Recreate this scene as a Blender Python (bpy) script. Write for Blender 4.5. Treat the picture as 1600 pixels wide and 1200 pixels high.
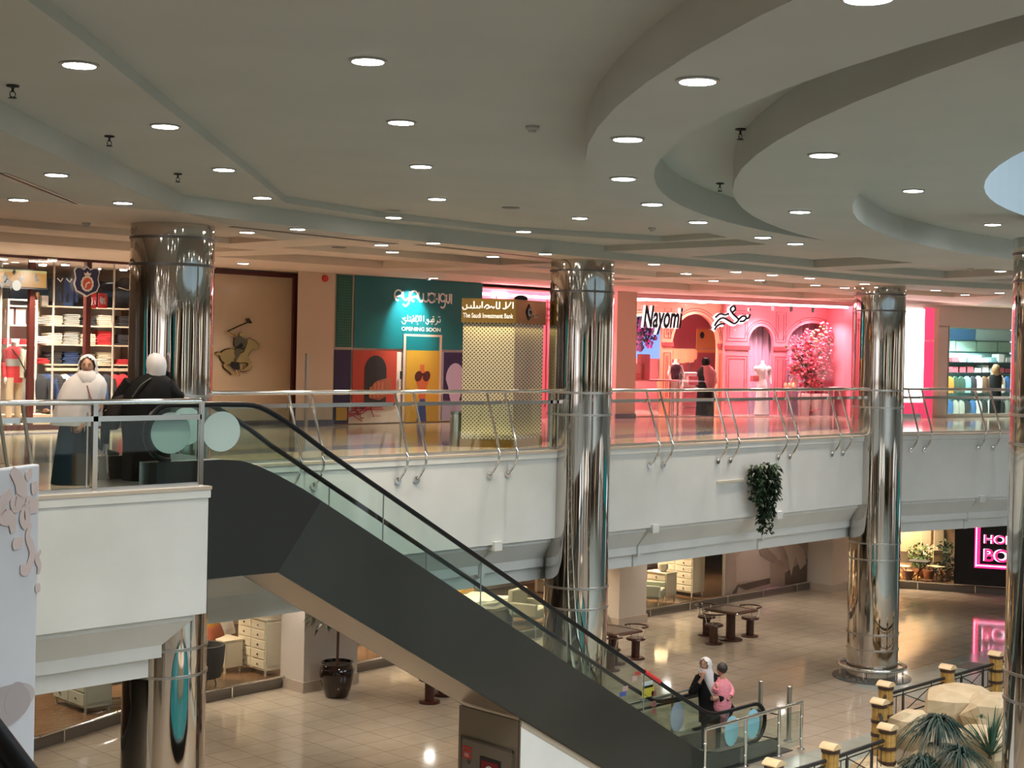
import bpy, math, random
from mathutils import Vector, Matrix
random.seed(7)
PI = math.pi
for o in list(bpy.data.objects): bpy.data.objects.remove(o)
SC = bpy.context.scene
COL = SC.collection
# ---------------------------------------------------------------- camera
# world axes: x along the shop fronts (to the right and away), y across the atrium (away), z up; z = 0 is the upper floor
F = 2300.0; ROLL = math.radians(1.21); PITCH = math.radians(0.35); SY = 38.0
CAM = (-9.903, -14.990, 1.7)
cr, sr = math.cos(ROLL), math.sin(ROLL); cp, sp = math.cos(PITCH), math.sin(PITCH); q = math.sqrt(.5)
FW = (q*cp, q*cp, -sp); _u = (q*sp, q*sp, cp); _r = (q, -q, 0)
RT = tuple(cr*_r[i]+sr*_u[i] for i in range(3)); UP = tuple(-sr*_r[i]+cr*_u[i] for i in range(3))
cd = bpy.data.cameras.new('camera'); cam = bpy.data.objects.new('camera', cd); COL.objects.link(cam)
cam.matrix_world = Matrix(((RT[0], UP[0], -FW[0], CAM[0]), (RT[1], UP[1], -FW[1], CAM[1]), (RT[2], UP[2], -FW[2], CAM[2]), (0, 0, 0, 1)))
cd.sensor_width = 36; cd.lens = 36*F/1600; cd.shift_y = -SY/1600; cd.clip_end = 300; cd.clip_start = .1
SC.camera = cam
# ---------------------------------------------------------------- daylight over the glass roof, exposure
w = bpy.data.worlds.new('sky'); SC.world = w; w.use_nodes = True
wn = w.node_tree.nodes['Background']; wn.inputs[0].default_value = (.84, .93, 1.0, 1); wn.inputs[1].default_value = 2.95
SC.view_settings.view_transform = 'Standard'; SC.view_settings.look = 'None'
SC.view_settings.exposure = 0.85; SC.view_settings.gamma = 1.0; SC.view_settings.use_curve_mapping = False
SC.cycles.max_bounces = 9; SC.cycles.diffuse_bounces = 5; SC.cycles.glossy_bounces = 5; SC.cycles.transparent_max_bounces = 16
SC.cycles.transmission_bounces = 6; SC.cycles.sample_clamp_indirect = 6.0; SC.cycles.caustics_reflective = False; SC.cycles.caustics_refractive = False
SC.cycles.use_denoising = True
LF = -5.4     # lower floor level
# ---------------------------------------------------------------- from a point of the photo to a point on a real surface
def ray(px, py):
    u = (px-800)/F; v = (600-SY-py)/F
    return tuple(FW[i]+u*RT[i]+v*UP[i] for i in range(3))
def pl(px, py, n, k):
    r = ray(px, py); t = (k-sum(CAM[i]*n[i] for i in range(3)))/sum(r[i]*n[i] for i in range(3))
    return tuple(CAM[i]+t*r[i] for i in range(3))
def onC(px, py, c): return pl(px, py, (0, 1, 0), c)
def onZ(px, py, z): return pl(px, py, (0, 0, 1), z)
def onD(px, py, d): return pl(px, py, (1, 0, 0), d)
class Wall:
    """a vertical wall plane through two floor points; s runs along it, o sticks out of it towards the atrium"""
    def __init__(s, p, q_):
        s.p = p; L = math.hypot(q_[0]-p[0], q_[1]-p[1]); s.L = L
        s.d = ((q_[0]-p[0])/L, (q_[1]-p[1])/L); s.n = (s.d[1], -s.d[0]); s.a = math.atan2(s.d[1], s.d[0])
    def at(s, px, py, o=0.0):
        k = (s.p[0]+s.n[0]*o)*s.n[0]+(s.p[1]+s.n[1]*o)*s.n[1]
        P = pl(px, py, (s.n[0], s.n[1], 0), k)
        return ((P[0]-s.p[0])*s.d[0]+(P[1]-s.p[1])*s.d[1], P[2])
    def P(s, t, o, z): return (s.p[0]+s.d[0]*t+s.n[0]*o, s.p[1]+s.d[1]*t+s.n[1]*o, z)
# ---------------------------------------------------------------- materials
MATS = {}
def mat(name, col, rough=.5, metal=0.0, emit=None, es=1.0, spec=None, alpha=None, coat=0.0):
    if name in MATS: return MATS[name]
    m = bpy.data.materials.new(name); m.use_nodes = True; MATS[name] = m
    b = m.node_tree.nodes['Principled BSDF']
    b.inputs['Base Color'].default_value = (*col, 1); b.inputs['Roughness'].default_value = rough; b.inputs['Metallic'].default_value = metal
    if spec is not None: b.inputs['Specular IOR Level'].default_value = spec
    if coat: b.inputs['Coat Weight'].default_value = coat; b.inputs['Coat Roughness'].default_value = .08
    if emit: b.inputs['Emission Color'].default_value = (*emit, 1); b.inputs['Emission Strength'].default_value = es
    if alpha is not None: b.inputs['Alpha'].default_value = alpha
    return m
def nodes(m): return m.node_tree.nodes, m.node_tree.links, m.node_tree.nodes['Principled BSDF']
def noisy(name, c1, c2, scale, rough=.5, metal=0.0, stretch=(1, 1, 1), bump=0.0, detail=4, coat=0.0, gen='Object'):
    if name in MATS: return MATS[name]
    m = mat(name, c1, rough, metal, coat=coat); N, L, b = nodes(m)
    tc = N.new('ShaderNodeTexCoord'); mp = N.new('ShaderNodeMapping'); mp.inputs['Scale'].default_value = stretch
    nz = N.new('ShaderNodeTexNoise'); nz.inputs['Scale'].default_value = scale; nz.inputs['Detail'].default_value = detail
    rp = N.new('ShaderNodeValToRGB'); rp.color_ramp.elements[0].color = (*c1, 1); rp.color_ramp.elements[1].color = (*c2, 1)
    rp.color_ramp.elements[0].position = .35; rp.color_ramp.elements[1].position = .65
    L.new(tc.outputs[gen], mp.inputs[0]); L.new(mp.outputs[0], nz.inputs['Vector']); L.new(nz.outputs['Fac'], rp.inputs[0]); L.new(rp.outputs[0], b.inputs['Base Color'])
    if bump:
        bp = N.new('ShaderNodeBump'); bp.inputs['Strength'].default_value = bump; bp.inputs['Distance'].default_value = .02
        L.new(nz.outputs['Fac'], bp.inputs['Height']); L.new(bp.outputs[0], b.inputs['Normal'])
    return m
def glassmat(name, tint, refl=1.0, haze=0.0, hcol=(.6, .7, .7)):
    """thin architectural glass: straight-through view with a clear mirror reflection"""
    if name in MATS: return MATS[name]
    m = bpy.data.materials.new(name); m.use_nodes = True; MATS[name] = m; N = m.node_tree.nodes; L = m.node_tree.links; N.clear()
    out = N.new('ShaderNodeOutputMaterial'); tr = N.new('ShaderNodeBsdfTransparent'); tr.inputs[0].default_value = (*tint, 1)
    gl = N.new('ShaderNodeBsdfGlossy'); gl.inputs['Roughness'].default_value = .02; gl.inputs['Color'].default_value = (1, 1, 1, 1)
    lw = N.new('ShaderNodeLayerWeight'); lw.inputs[0].default_value = .5
    pw = N.new('ShaderNodeMath'); pw.operation = 'POWER'; pw.inputs[1].default_value = 5; L.new(lw.outputs['Facing'], pw.inputs[0])
    mu = N.new('ShaderNodeMath'); mu.operation = 'MULTIPLY_ADD'; mu.inputs[1].default_value = .9*refl; mu.inputs[2].default_value = .035*refl; L.new(pw.outputs[0], mu.inputs[0])
    mx = N.new('ShaderNodeMixShader'); L.new(mu.outputs[0], mx.inputs[0]); L.new(tr.outputs[0], mx.inputs[1]); L.new(gl.outputs[0], mx.inputs[2])
    last = mx
    if haze:
        df = N.new('ShaderNodeBsdfDiffuse'); df.inputs[0].default_value = (*hcol, 1); m2 = N.new('ShaderNodeMixShader'); m2.inputs[0].default_value = haze
        L.new(mx.outputs[0], m2.inputs[1]); L.new(df.outputs[0], m2.inputs[2]); last = m2
    L.new(last.outputs[0], out.inputs[0]); return m
WHITE = noisy('painted plaster white', (.66, .68, .66), (.72, .735, .72), 1.2, .6)
CEIL = noisy('ceiling paint', (.50, .505, .465), (.53, .535, .49), .8, .7)
BEIGE = mat('beige render', (.60, .50, .38), .7)
CHROME = mat('polished chrome', (.78, .77, .75), .12, 1.0)
STEEL = mat('brushed steel', (.55, .54, .52), .32, 1.0)
DSTEEL = mat('dark steel band', (.20, .19, .18), .3, 1.0)
GLASS = glassmat('rail glass', (.86, .92, .90), 1.0)
SGLASS = glassmat('shop glass', (.95, .96, .96), .7)
FROST = mat('frosted sticker', (.50, .64, .62), .5)
BLUEST = mat('pale blue sticker', (.34, .66, .78), .4)
BLACK = mat('black rubber', (.008, .008, .009), .35, spec=.2)
BLK = mat('matt black', (.015, .015, .017), .6)
MIRROR = noisy('mirror polished column steel', (.60, .56, .52), (.66, .63, .59), 2.0, .045, 1.0, (3, 3, .15))
def _mir():
    N, L, b = nodes(MIRROR); nz = N.new('ShaderNodeTexNoise'); nz.inputs['Scale'].default_value = 1.6; nz.inputs['Detail'].default_value = 2
    tc = N.new('ShaderNodeTexCoord'); mp = N.new('ShaderNodeMapping'); mp.inputs['Scale'].default_value = (2.2, 2.2, .35)
    bp = N.new('ShaderNodeBump'); bp.inputs['Strength'].default_value = .35; bp.inputs['Distance'].default_value = .02
    L.new(tc.outputs['Object'], mp.inputs[0]); L.new(mp.outputs[0], nz.inputs['Vector']); L.new(nz.outputs['Fac'], bp.inputs['Height']); L.new(bp.outputs[0], b.inputs['Normal'])
_mir()
WOODD = noisy('dark stained wood', (.038, .010, .006), (.07, .02, .011), 9, .3, stretch=(1, 1, 6), coat=.15)
def tiles(name, c1, c2, grout, size, rough, gw=.006, rot=0.0, var=.5, coat=0.0):
    m = mat(name, c1, rough, coat=coat); N, L, b = nodes(m)
    tc = N.new('ShaderNodeTexCoord'); mp = N.new('ShaderNodeMapping'); mp.inputs['Rotation'].default_value = (0, 0, rot)
    br = N.new('ShaderNodeTexBrick'); br.offset = 0; br.squash = 1; br.inputs['Scale'].default_value = 1
    br.inputs['Brick Width'].default_value = size; br.inputs['Row Height'].default_value = size; br.inputs['Mortar Size'].default_value = gw
    br.inputs['Color1'].default_value = (*c1, 1); br.inputs['Color2'].default_value = (*c2, 1); br.inputs['Mortar'].default_value = (*grout, 1)
    nz = N.new('ShaderNodeTexNoise'); nz.inputs['Scale'].default_value = 3; nz.inputs['Detail'].default_value = 6
    mx = N.new('ShaderNodeMix'); mx.data_type = 'RGBA'; mx.blend_type = 'MULTIPLY'; mx.inputs[0].default_value = var
    L.new(tc.outputs['Object'], mp.inputs[0]); L.new(mp.outputs[0], br.inputs['Vector']); L.new(tc.outputs['Object'], nz.inputs['Vector'])
    rp = N.new('ShaderNodeValToRGB'); rp.color_ramp.elements[0].color = (.78, .76, .74, 1); rp.color_ramp.elements[1].color = (1, 1, 1, 1)
    rp.color_ramp.elements[0].position = .3; rp.color_ramp.elements[1].position = .7
    L.new(nz.outputs['Fac'], rp.inputs[0]); L.new(br.outputs['Color'], mx.inputs[6]); L.new(rp.outputs[0], mx.inputs[7]); L.new(mx.outputs[2], b.inputs['Base Color'])
    bp = N.new('ShaderNodeBump'); bp.inputs['Strength'].default_value = .25; bp.inputs['Distance'].default_value = .004; L.new(nz.outputs['Fac'], bp.inputs['Height'])
    return m
# ---------------------------------------------------------------- mesh helpers
def cross(a, b): return (a[1]*b[2]-a[2]*b[1], a[2]*b[0]-a[0]*b[2], a[0]*b[1]-a[1]*b[0])
class MB:
    def __init__(s): s.v = []; s.f = []
    def add(s, vs, fs):
        n = len(s.v); s.v += [tuple(v) for v in vs]; s.f += [tuple(n+i for i in f) for f in fs]; return s
    def box(s, x0, x1, y0, y1, z0, z1):
        return s.add([(x0, y0, z0), (x1, y0, z0), (x1, y1, z0), (x0, y1, z0), (x0, y0, z1), (x1, y0, z1), (x1, y1, z1), (x0, y1, z1)],
                     [(0, 3, 2, 1), (4, 5, 6, 7), (0, 1, 5, 4), (1, 2, 6, 5), (2, 3, 7, 6), (3, 0, 4, 7)])
    def hexa(s, p):  # 4 bottom + 4 top points
        return s.add(p, [(0, 3, 2, 1), (4, 5, 6, 7), (0, 1, 5, 4), (1, 2, 6, 5), (2, 3, 7, 6), (3, 0, 4, 7)])
    def wbox(s, W, t0, t1, o0, o1, z0, z1):  # box on a Wall frame
        return s.hexa([W.P(t0, o0, z0), W.P(t1, o0, z0), W.P(t1, o1, z0), W.P(t0, o1, z0), W.P(t0, o0, z1), W.P(t1, o0, z1), W.P(t1, o1, z1), W.P(t0, o1, z1)])
    def rbox(s, c, hx, hy, hz, a=0.0, tilt=0.0, rnd=0.0):  # rotated box, centre c, half sizes
        ca, sa = math.cos(a), math.sin(a); pts = []
        for z in (-hz, hz):
            for x, y in ((-hx, -hy), (hx, -hy), (hx, hy), (-hx, hy)):
                yy = y*math.cos(tilt)-z*math.sin(tilt); zz = y*math.sin(tilt)+z*math.cos(tilt)
                pts.append((c[0]+x*ca-yy*sa, c[1]+x*sa+yy*ca, c[2]+zz))
        return s.hexa(pts)
    def prism(s, poly, vec):  # planar polygon (3-D points) extruded by vec
        n = len(poly); top = [(p[0]+vec[0], p[1]+vec[1], p[2]+vec[2]) for p in poly]
        return s.add(list(poly)+top, [tuple(range(n-1, -1, -1)), tuple(range(n, 2*n))]+[(i, (i+1) % n, n+(i+1) % n, n+i) for i in range(n)])
    def strip(s, A, B):  # quads between two polylines
        n = len(A); return s.add(list(A)+list(B), [(i, i+1, n+i+1, n+i) for i in range(n-1)])
    def grid(s, rows, close=False):
        n = len(rows[0]); m = len(rows); vs = [p for r in rows for p in r]; fs = []
        for j in range(m-1):
            for i in range(n if close else n-1):
                a = j*n+i; b = j*n+(i+1) % n; fs.append((a, b, b+n, a+n))
        return s.add(vs, fs)
    def loft(s, rows):  # closed rings with end caps
        n = len(rows[0]); s.grid(rows, True); k = len(s.v)-n*len(rows)
        s.f.append(tuple(k+i for i in range(n-1, -1, -1))); s.f.append(tuple(len(s.v)-n+i for i in range(n))); return s
    def lathe(s, prof, c=(0, 0, 0), seg=24, sx=1.0, sy=1.0):
        return s.loft([[(c[0]+r*sx*math.cos(2*PI*i/seg), c[1]+r*sy*math.sin(2*PI*i/seg), c[2]+z) for i in range(seg)] for r, z in prof])
    def ell(s, c, r, seg=14, rings=8, a=0.0):
        R = []
        for j in range(rings+1):
            ph = -PI/2+PI*j/rings; k = max(math.cos(ph), .01)
            row = []
            for i in range(seg):
                x = r[0]*k*math.cos(2*PI*i/seg); y = r[1]*k*math.sin(2*PI*i/seg)
                row.append((c[0]+x*math.cos(a)-y*math.sin(a), c[1]+x*math.sin(a)+y*math.cos(a), c[2]+r[2]*math.sin(ph)))
            R.append(row)
        return s.loft(R)
    def tube(s, path, r, seg=8, flat=1.0, closed=False, up=(0, 0, 1)):
        P = [Vector(p) for p in path]; n = len(P); rows = []
        for i in range(n):
            a = P[(i-1) % n] if closed else P[max(i-1, 0)]; b = P[(i+1) % n] if closed else P[min(i+1, n-1)]
            t = (b-a).normalized() if (b-a).length > 1e-9 else Vector((0, 0, 1)); u = Vector(up)
            if abs(t.dot(u)) > .98: u = Vector((1, 0, 0)) if abs(t.x) < .9 else Vector((0, 1, 0))
            x = t.cross(u).normalized(); y = x.cross(t).normalized(); rr = r[i] if isinstance(r, (list, tuple)) else r
            rows.append([tuple(P[i]+x*rr*math.cos(2*PI*k/seg)+y*rr*flat*math.sin(2*PI*k/seg)) for k in range(seg)])
        if closed: rows.append(rows[0]); return s.grid(rows, True)
        return s.loft(rows)
    def build(s, name, m, parent=None, smooth=False, bevel=0.0, **tags):
        me = bpy.data.meshes.new(name); off = (0, 0, 0)
        if parent is not None:
            w_ = parent; off = Vector((0, 0, 0))
            while w_ is not None: off = off+w_.location; w_ = w_.parent
        org = Vector((0, 0, 0))
        if parent is None and s.v and not tags.get('keep'):
            xs = [v[0] for v in s.v]; ys = [v[1] for v in s.v]; zs = [v[2] for v in s.v]
            org = Vector(((min(xs)+max(xs))/2, (min(ys)+max(ys))/2, min(zs))); off = org
        me.from_pydata([(v[0]-off[0], v[1]-off[1], v[2]-off[2]) for v in s.v], [], s.f); me.update()
        import bmesh
        bm = bmesh.new(); bm.from_mesh(me); bmesh.ops.recalc_face_normals(bm, faces=bm.faces); bm.to_mesh(me); bm.free()
        o = bpy.data.objects.new(name, me); COL.objects.link(o); o.location = org
        for mm in (m if isinstance(m, (list, tuple)) else [m]): me.materials.append(mm)
        if parent is not None: o.parent = parent
        if smooth:
            me.shade_smooth()
            try: me.set_sharp_from_angle(angle=math.radians(40))
            except Exception: pass
        if bevel:
            b = o.modifiers.new('bevel', 'BEVEL'); b.width = bevel; b.segments = 2; b.limit_method = 'ANGLE'
        return o
def tag(o, label, cat, group=None):
    o['label'] = label; o['category'] = cat
    if group: o['group'] = group
    return o
def thing(name, label, cat, loc, group=None):
    o = bpy.data.objects.new(name, None); o.location = loc; COL.objects.link(o); return tag(o, label, cat, group)
def struct(name, mb, m, smooth=False, keep=True):
    o = mb.build(name, m, None, smooth, keep=keep); o['kind'] = 'structure'; return o
def dup(root, loc, rz=0.0, label=None, group=None, scale=None):
    r = root.copy(); COL.objects.link(r); r.location = loc; r.rotation_euler = (0, 0, rz)
    if label: r['label'] = label
    if group: r['group'] = group
    if scale: r.scale = scale
    for ch in root.children:
        c = ch.copy(); COL.objects.link(c); c.parent = r
        for g_ in ch.children:
            d_ = g_.copy(); COL.objects.link(d_); d_.parent = c
    return r
def lamp(kind, loc, power, col=(1, 1, 1), size=.2, parent=None, rot=(0, 0, 0), spot=None, name='lamp', sy=None):
    l = bpy.data.lights.new(name, kind); l.energy = power; l.color = col
    if kind == 'AREA':
        l.shape = 'DISK' if sy is None else 'RECTANGLE'; l.size = size; l.spread = math.radians(118)
        if sy: l.size_y = sy
    elif kind == 'SPOT': l.spot_size = spot or 1.2; l.spot_blend = .6; l.shadow_soft_size = size
    else: l.shadow_soft_size = size
    o = bpy.data.objects.new(name, l); COL.objects.link(o); o.location = loc; o.rotation_euler = rot
    if parent: o.parent = parent
    return o
def arc(cx, cz, r, a0, a1, n=8): return [(cx+r*math.cos(a0+(a1-a0)*i/n), cz+r*math.sin(a0+(a1-a0)*i/n)) for i in range(n+1)]
FONT_CACHE = {}
def text(body, name, m, o0, dx, height, width=None, depth=.01, parent=None, shear=0.0, bold=0.0, up=(0, 0, 1), mirror=False):
    """lettering as a mesh: o0 lower left corner, dx reading direction (2-D unit on the ground plane)"""
    cu = bpy.data.curves.new(name, 'FONT'); cu.body = body; cu.size = 1; cu.extrude = 0; cu.offset = bold; cu.shear = shear
    t = bpy.data.objects.new(name, cu); COL.objects.link(t); dg = bpy.context.evaluated_depsgraph_get()
    me = bpy.data.meshes.new_from_object(t.evaluated_get(dg)); bpy.data.objects.remove(t)
    xs = [v.co.x for v in me.vertices]; ys = [v.co.y for v in me.vertices]
    if not xs: return None
    x0, x1, y0, y1 = min(xs), max(xs), min(ys), max(ys); ky = height/(y1-y0); kx = (width/(x1-x0)) if width else ky
    nrm = (dx[1], -dx[0]); mb = MB(); n = len(me.vertices)
    P = [(o0[0]+dx[0]*(v.co.x-x0)*kx, o0[1]+dx[1]*(v.co.x-x0)*kx, o0[2]+(v.co.y-y0)*ky) for v in me.vertices]
    mb.v = P+[(p[0]+nrm[0]*depth, p[1]+nrm[1]*depth, p[2]) for p in P]
    mb.f = [tuple(p.vertices) for p in me.polygons]+[tuple(n+i for i in reversed(p.vertices)) for p in me.polygons]
    ed = {}
    for p in me.polygons:
        for a, b in p.edge_keys: ed[(a, b)] = ed.get((a, b), 0)+1
    mb.f += [(a, b, n+b, n+a) for (a, b), c in ed.items() if c == 1]
    return mb.build(name, m, parent)
def stroke(mb, pts, wd, o0, dx, sx, sz, depth=.01):
    """flat pen stroke through (x, z) points of a sign"""
    nrm = (dx[1], -dx[0]); P = [(p[0]*sx, p[1]*sz) for p in pts]; A = []; B = []
    for i in range(len(P)):
        a = P[max(i-1, 0)]; b = P[min(i+1, len(P)-1)]; l = math.hypot(b[0]-a[0], b[1]-a[1]) or 1; nx, nz = -(b[1]-a[1])/l, (b[0]-a[0])/l
        ww = wd[i] if isinstance(wd, (list, tuple)) else wd
        A.append((P[i][0]+nx*ww/2, P[i][1]+nz*ww/2)); B.append((P[i][0]-nx*ww/2, P[i][1]-nz*ww/2))
    g = lambda p, d: (o0[0]+dx[0]*p[0]+nrm[0]*d, o0[1]+dx[1]*p[0]+nrm[1]*d, o0[2]+p[1])
    for i in range(len(P)-1):
        mb.hexa([g(A[i], 0), g(A[i+1], 0), g(B[i+1], 0), g(B[i], 0), g(A[i], depth), g(A[i+1], depth), g(B[i+1], depth), g(B[i], depth)])
def smoothp(pts, k=4):
    out = []
    for i in range(len(pts)-1):
        p0 = pts[max(i-1, 0)]; p1 = pts[i]; p2 = pts[i+1]; p3 = pts[min(i+2, len(pts)-1)]
        for j in range(k):
            t = j/k; out.append(tuple(.5*((2*p1[d])+(-p0[d]+p2[d])*t+(2*p0[d]-5*p1[d]+4*p2[d]-p3[d])*t*t+(-p0[d]+3*p1[d]-3*p2[d]+p3[d])*t**3) for d in range(len(p1))))
    out.append(tuple(pts[-1])); return out
# ================================================================ SETTING
UTILE = tiles('upper floor marble tile', (.60, .49, .38), (.56, .45, .35), (.42, .35, .28), .6, .10, .004)
LTILE = tiles('lower floor beige tile', (.47, .405, .325), (.445, .38, .305), (.22, .17, .12), .6225, .07, .007)
for nd in LTILE.node_tree.nodes:
    if nd.type == 'MAPPING': nd.inputs['Location'].default_value = (-.06, -.40, 0)
GRAN = tiles('green grey granite', (.40, .43, .385), (.37, .40, .36), (.24, .26, .24), .6225, .12, .004)
BLUEB = mat('blue grey floor band', (.16, .17, .24), .1)
# floors -----------------------------------------------------------
EDGE = [(-34, 0), (0, 0), (0, 2.4), (19.2, 2.4), (24.5, 1.1), (30, -1.6), (36, -6), (40, -14), (40, -44)]
up_poly = EDGE+[(48, -44), (48, 18), (-34, 18)]
struct('floor', MB().prism([(p[0], p[1], -.03) for p in up_poly], (0, 0, .03)), UTILE)
fb = MB().box(-34, 23, 4.2, 5.0, 0, .004).box(-34, 10, 10.0, 10.35, 0, .004).box(-34, -.6, .25, .6, 0, .004).box(.6, 19, 2.75, 3.0, 0, .004)
struct('trim_1', fb, BLUEB)
struct('floor_11', MB().prism([(x, y, 0) for x, y in [(-34, -44), (-8.4, -44), (-8.4, 0), (-34, 0)]], (0, 0, -.04)), UTILE)
struct('floor_1', MB().prism([(x, y, -.04) for x, y in [(-34, -44), (-8.4, -44), (-8.4, 0), (-34, 0)]], (0, 0, -2.2)), WHITE)
struct('floor_2', MB().add([(-34, -46, LF), (48, -46, LF), (48, 18, LF), (-34, 18, LF)], [(0, 1, 2, 3)]), LTILE)
gr = MB().add([(8, -46, LF+.003), (17.9, -46, LF+.003), (17.9, -.19, LF+.003), (8, -.19, LF+.003)], [(0, 1, 2, 3)])
struct('floor_10', MB().add([(-34, -46, LF+.003), (8, -46, LF+.003), (8, -.19, LF+.003), (-34, -.19, LF+.003)], [(0, 1, 2, 3)]), mat('brown stone floor', (.30, .24, .18), .25))
gr.add([(17.9, -46, LF+.003), (48, -46, LF+.003), (48, 2.17, LF+.003), (17.9, 2.17, LF+.003)], [(0, 1, 2, 3)])
struct('floor_3', gr, GRAN)
struct('trim_2', MB().box(21.5, 22.3, 1.1, 1.75, LF+.003, LF+.012), mat('floor grille dark', (.12, .13, .12), .4))
# balcony edge with stepped cornice ---------------------------------
def offset_path(P, o):
    out = []
    for i, p in enumerate(P):
        ds = []
        if i > 0: ds.append((p[0]-P[i-1][0], p[1]-P[i-1][1]))
        if i < len(P)-1: ds.append((P[i+1][0]-p[0], P[i+1][1]-p[1]))
        ns = []
        for d in ds:
            l = math.hypot(*d); ns.append((-d[1]/l, d[0]/l))
        if len(ns) == 1: n = ns[0]; out.append((p[0]+n[0]*o, p[1]+n[1]*o))
        else:
            k = 1+ns[0][0]*ns[1][0]+ns[0][1]*ns[1][1]; out.append((p[0]+(ns[0][0]+ns[1][0])/k*o, p[1]+(ns[0][1]+ns[1][1])/k*o))
    return out
def profile(P, prof):
    mb = MB(); rows = [[(x, y, z) for x, y in offset_path(P, o)] for o, z in prof]
    for a, b in zip(rows, rows[1:]): mb.strip(a, b)
    return mb
PROF = [(0.02, -.03), (-.02, -.035), (-.02, -.13), (0, -.14), (0, -1.52), (.11, -1.52), (.11, -1.60), (.13, -1.62), (.37, -1.91), (.37, -2.06), (.48, -2.07), (.48, -2.30), (.9, -2.30)]
CORN = profile(EDGE, PROF)
def rib(D, dirx=(1, 0), base=None):
    b = base or (D, 2.4); n = (-dirx[1], dirx[0]); W = .09
    def g(t, o, z): return (b[0]+dirx[0]*t+n[0]*o, b[1]+dirx[1]*t+n[1]*o, z)
    CORN.hexa([g(-W, -.05, -1.62), g(W, -.05, -1.62), g(W, .1, -1.62), g(-W, .1, -1.62), g(-W, -.05, -1.47), g(W, -.05, -1.47), g(W, .1, -1.47), g(-W, .1, -1.47)])
    W = .05
    for a_, b_ in (((.07, -1.58), (.33, -1.90)), ((.33, -1.88), (.33, -2.1)), ((.44, -2.06), (.44, -2.30))):
        CORN.hexa([g(-W, b_[0], b_[1]), g(W, b_[0], b_[1]), g(W, b_[0]+.06, b_[1]), g(-W, b_[0]+.06, b_[1]), g(-W, a_[0], a_[1]), g(W, a_[0], a_[1]), g(W, a_[0]+.06, a_[1]), g(-W, a_[0]+.06, a_[1])])
for px, py in ((776, 842), (1022, 818)): rib(onC(px, py, 2.4)[0])
rib(onC(1216, 799, 2.4)[0]); 
E2 = Wall((19.2, 2.4), (24.5, 1.1)); rib(0, E2.d, E2.P(E2.at(1533, 775)[0], 0, 0)[:2])
for k in (-12, -8, -4): rib(k, (1, 0), (k, 0))
struct('wall_balcony', CORN, WHITE)
struct('trim_3', profile(EDGE, [(.12, .005), (-.03, .005), (-.03, -.035), (.0, -.036)]), mat('beige stone edging', (.55, .47, .38), .3))
# lower ceiling
lc = offset_path(EDGE, .85)
struct('ceiling_1', MB().prism([(x, y, -2.36) for x, y in lc]+[(48, -44, -2.36), (48, 18, -2.36), (-34, 18, -2.36)], (0, 0, .05)), mat('lower ceiling paint', (.62, .58, .52), .7))
# ---------------------------------------------------------------- stepped ceiling
from mathutils.geometry import delaunay_2d_cdt
def c2w(x, y): return (CAM[0]+(x+y)*q, CAM[1]+(y-x)*q)
def w2c(D, C): D -= CAM[0]; C -= CAM[1]; return ((D-C)*q, (D+C)*q)
CIRC = {'r1o': (17.65, 11.36, 17.1), 'r1i': (13.64, 12.02, 12.46), 'r2o': (18.28, 11.77, 16.37), 'r2i': (18.2, 12.3, 15.0), 'sky': (16.54, 12.52, 11.97)}
PA = [(-16.5, -18), (-5.5, -6.85), (1.3, .35), (3.5, .95), (6.0, 1.1), (8.7, .2), (8.4, -1.9), (10, -6), (8, -24), (-10, -28)]
PB = [(-24, -24.4), (-9.2, -8.9), (-.07, .58), (3.5, 1.45), (8, 1.65), (18, 1.5), (21.2, .45), (27, -2.2), (33, -6.5), (37, -14), (37, -40), (-20, -40)]
COF = [([(10.6, 1.15), (14.2, .95), (13.5, -2.3), (10.0, -2.2)], 3.57), ([(15.2, .9), (18.5, .55), (17.7, -2.0), (14.6, -2.2)], 3.57), ([(19.4, .25), (22.4, -.9), (21.2, -3.4), (18.7, -2.6)], 3.57), ([(23.3, -1.3), (26, -2.6), (24.6, -5), (22.2, -3.8)], 3.57)]
for a, b in ((-16, -9), (-8, -1.2), (-.2, 4.6), (5.6, 9.6), (10.6, 14.6), (15.6, 19.6), (20.6, 24.6), (25.6, 29.6)): COF.append(([(a, 5.6), (b, 5.6), (b-.4, 7.9), (a-.4, 7.9)], 3.46))
COF += [([(-20, 3.3), (3.4, 3.3), (3.4, 4.7), (-20, 4.7)], 3.40), ([(4.4, 3.2), (9.4, 3.2), (9.4, 4.7), (4.4, 4.7)], 3.42), ([(10.4, 3.2), (14.4, 3.2), (14.0, 4.7), (10.0, 4.7)], 3.42), ([(15.4, 3.2), (19.4, 3.2), (19.0, 4.7), (15.0, 4.7)], 3.42), ([(20.4, 2.6), (24, 1.9), (24.4, 3.6), (20.4, 4.5)], 3.42)]
def inpoly(x, y, P):
    c = False; j = len(P)-1
    for i in range(len(P)):
        if (P[i][1] > y) != (P[j][1] > y) and x < (P[j][0]-P[i][0])*(y-P[i][1])/(P[j][1]-P[i][1])+P[i][0]: c = not c
        j = i
    return c
def incirc(x, y, k): c = CIRC[k]; return math.hypot(x-c[0], y-c[1]) < c[2]
def zlev(D, C):
    x, y = w2c(D, C)
    if incirc(x, y, 'sky'): return None
    if incirc(x, y, 'r2i'): return 3.61
    if incirc(x, y, 'r2o'): return 3.3
    if incirc(x, y, 'r1i'): return 3.61
    if incirc(x, y, 'r1o'): return 3.3
    for P, z in COF:
        if inpoly(D, C, P): return z
    if inpoly(D, C, PA): return 3.61
    if inpoly(D, C, PB): return 3.52 if D < 8.9 else 3.42
    return 3.3
pts, eds = [], []
def addloop(P):
    n = len(pts); pts.extend(Vector(p) for p in P); eds.extend((n+i, n+(i+1) % len(P)) for i in range(len(P)))
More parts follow.
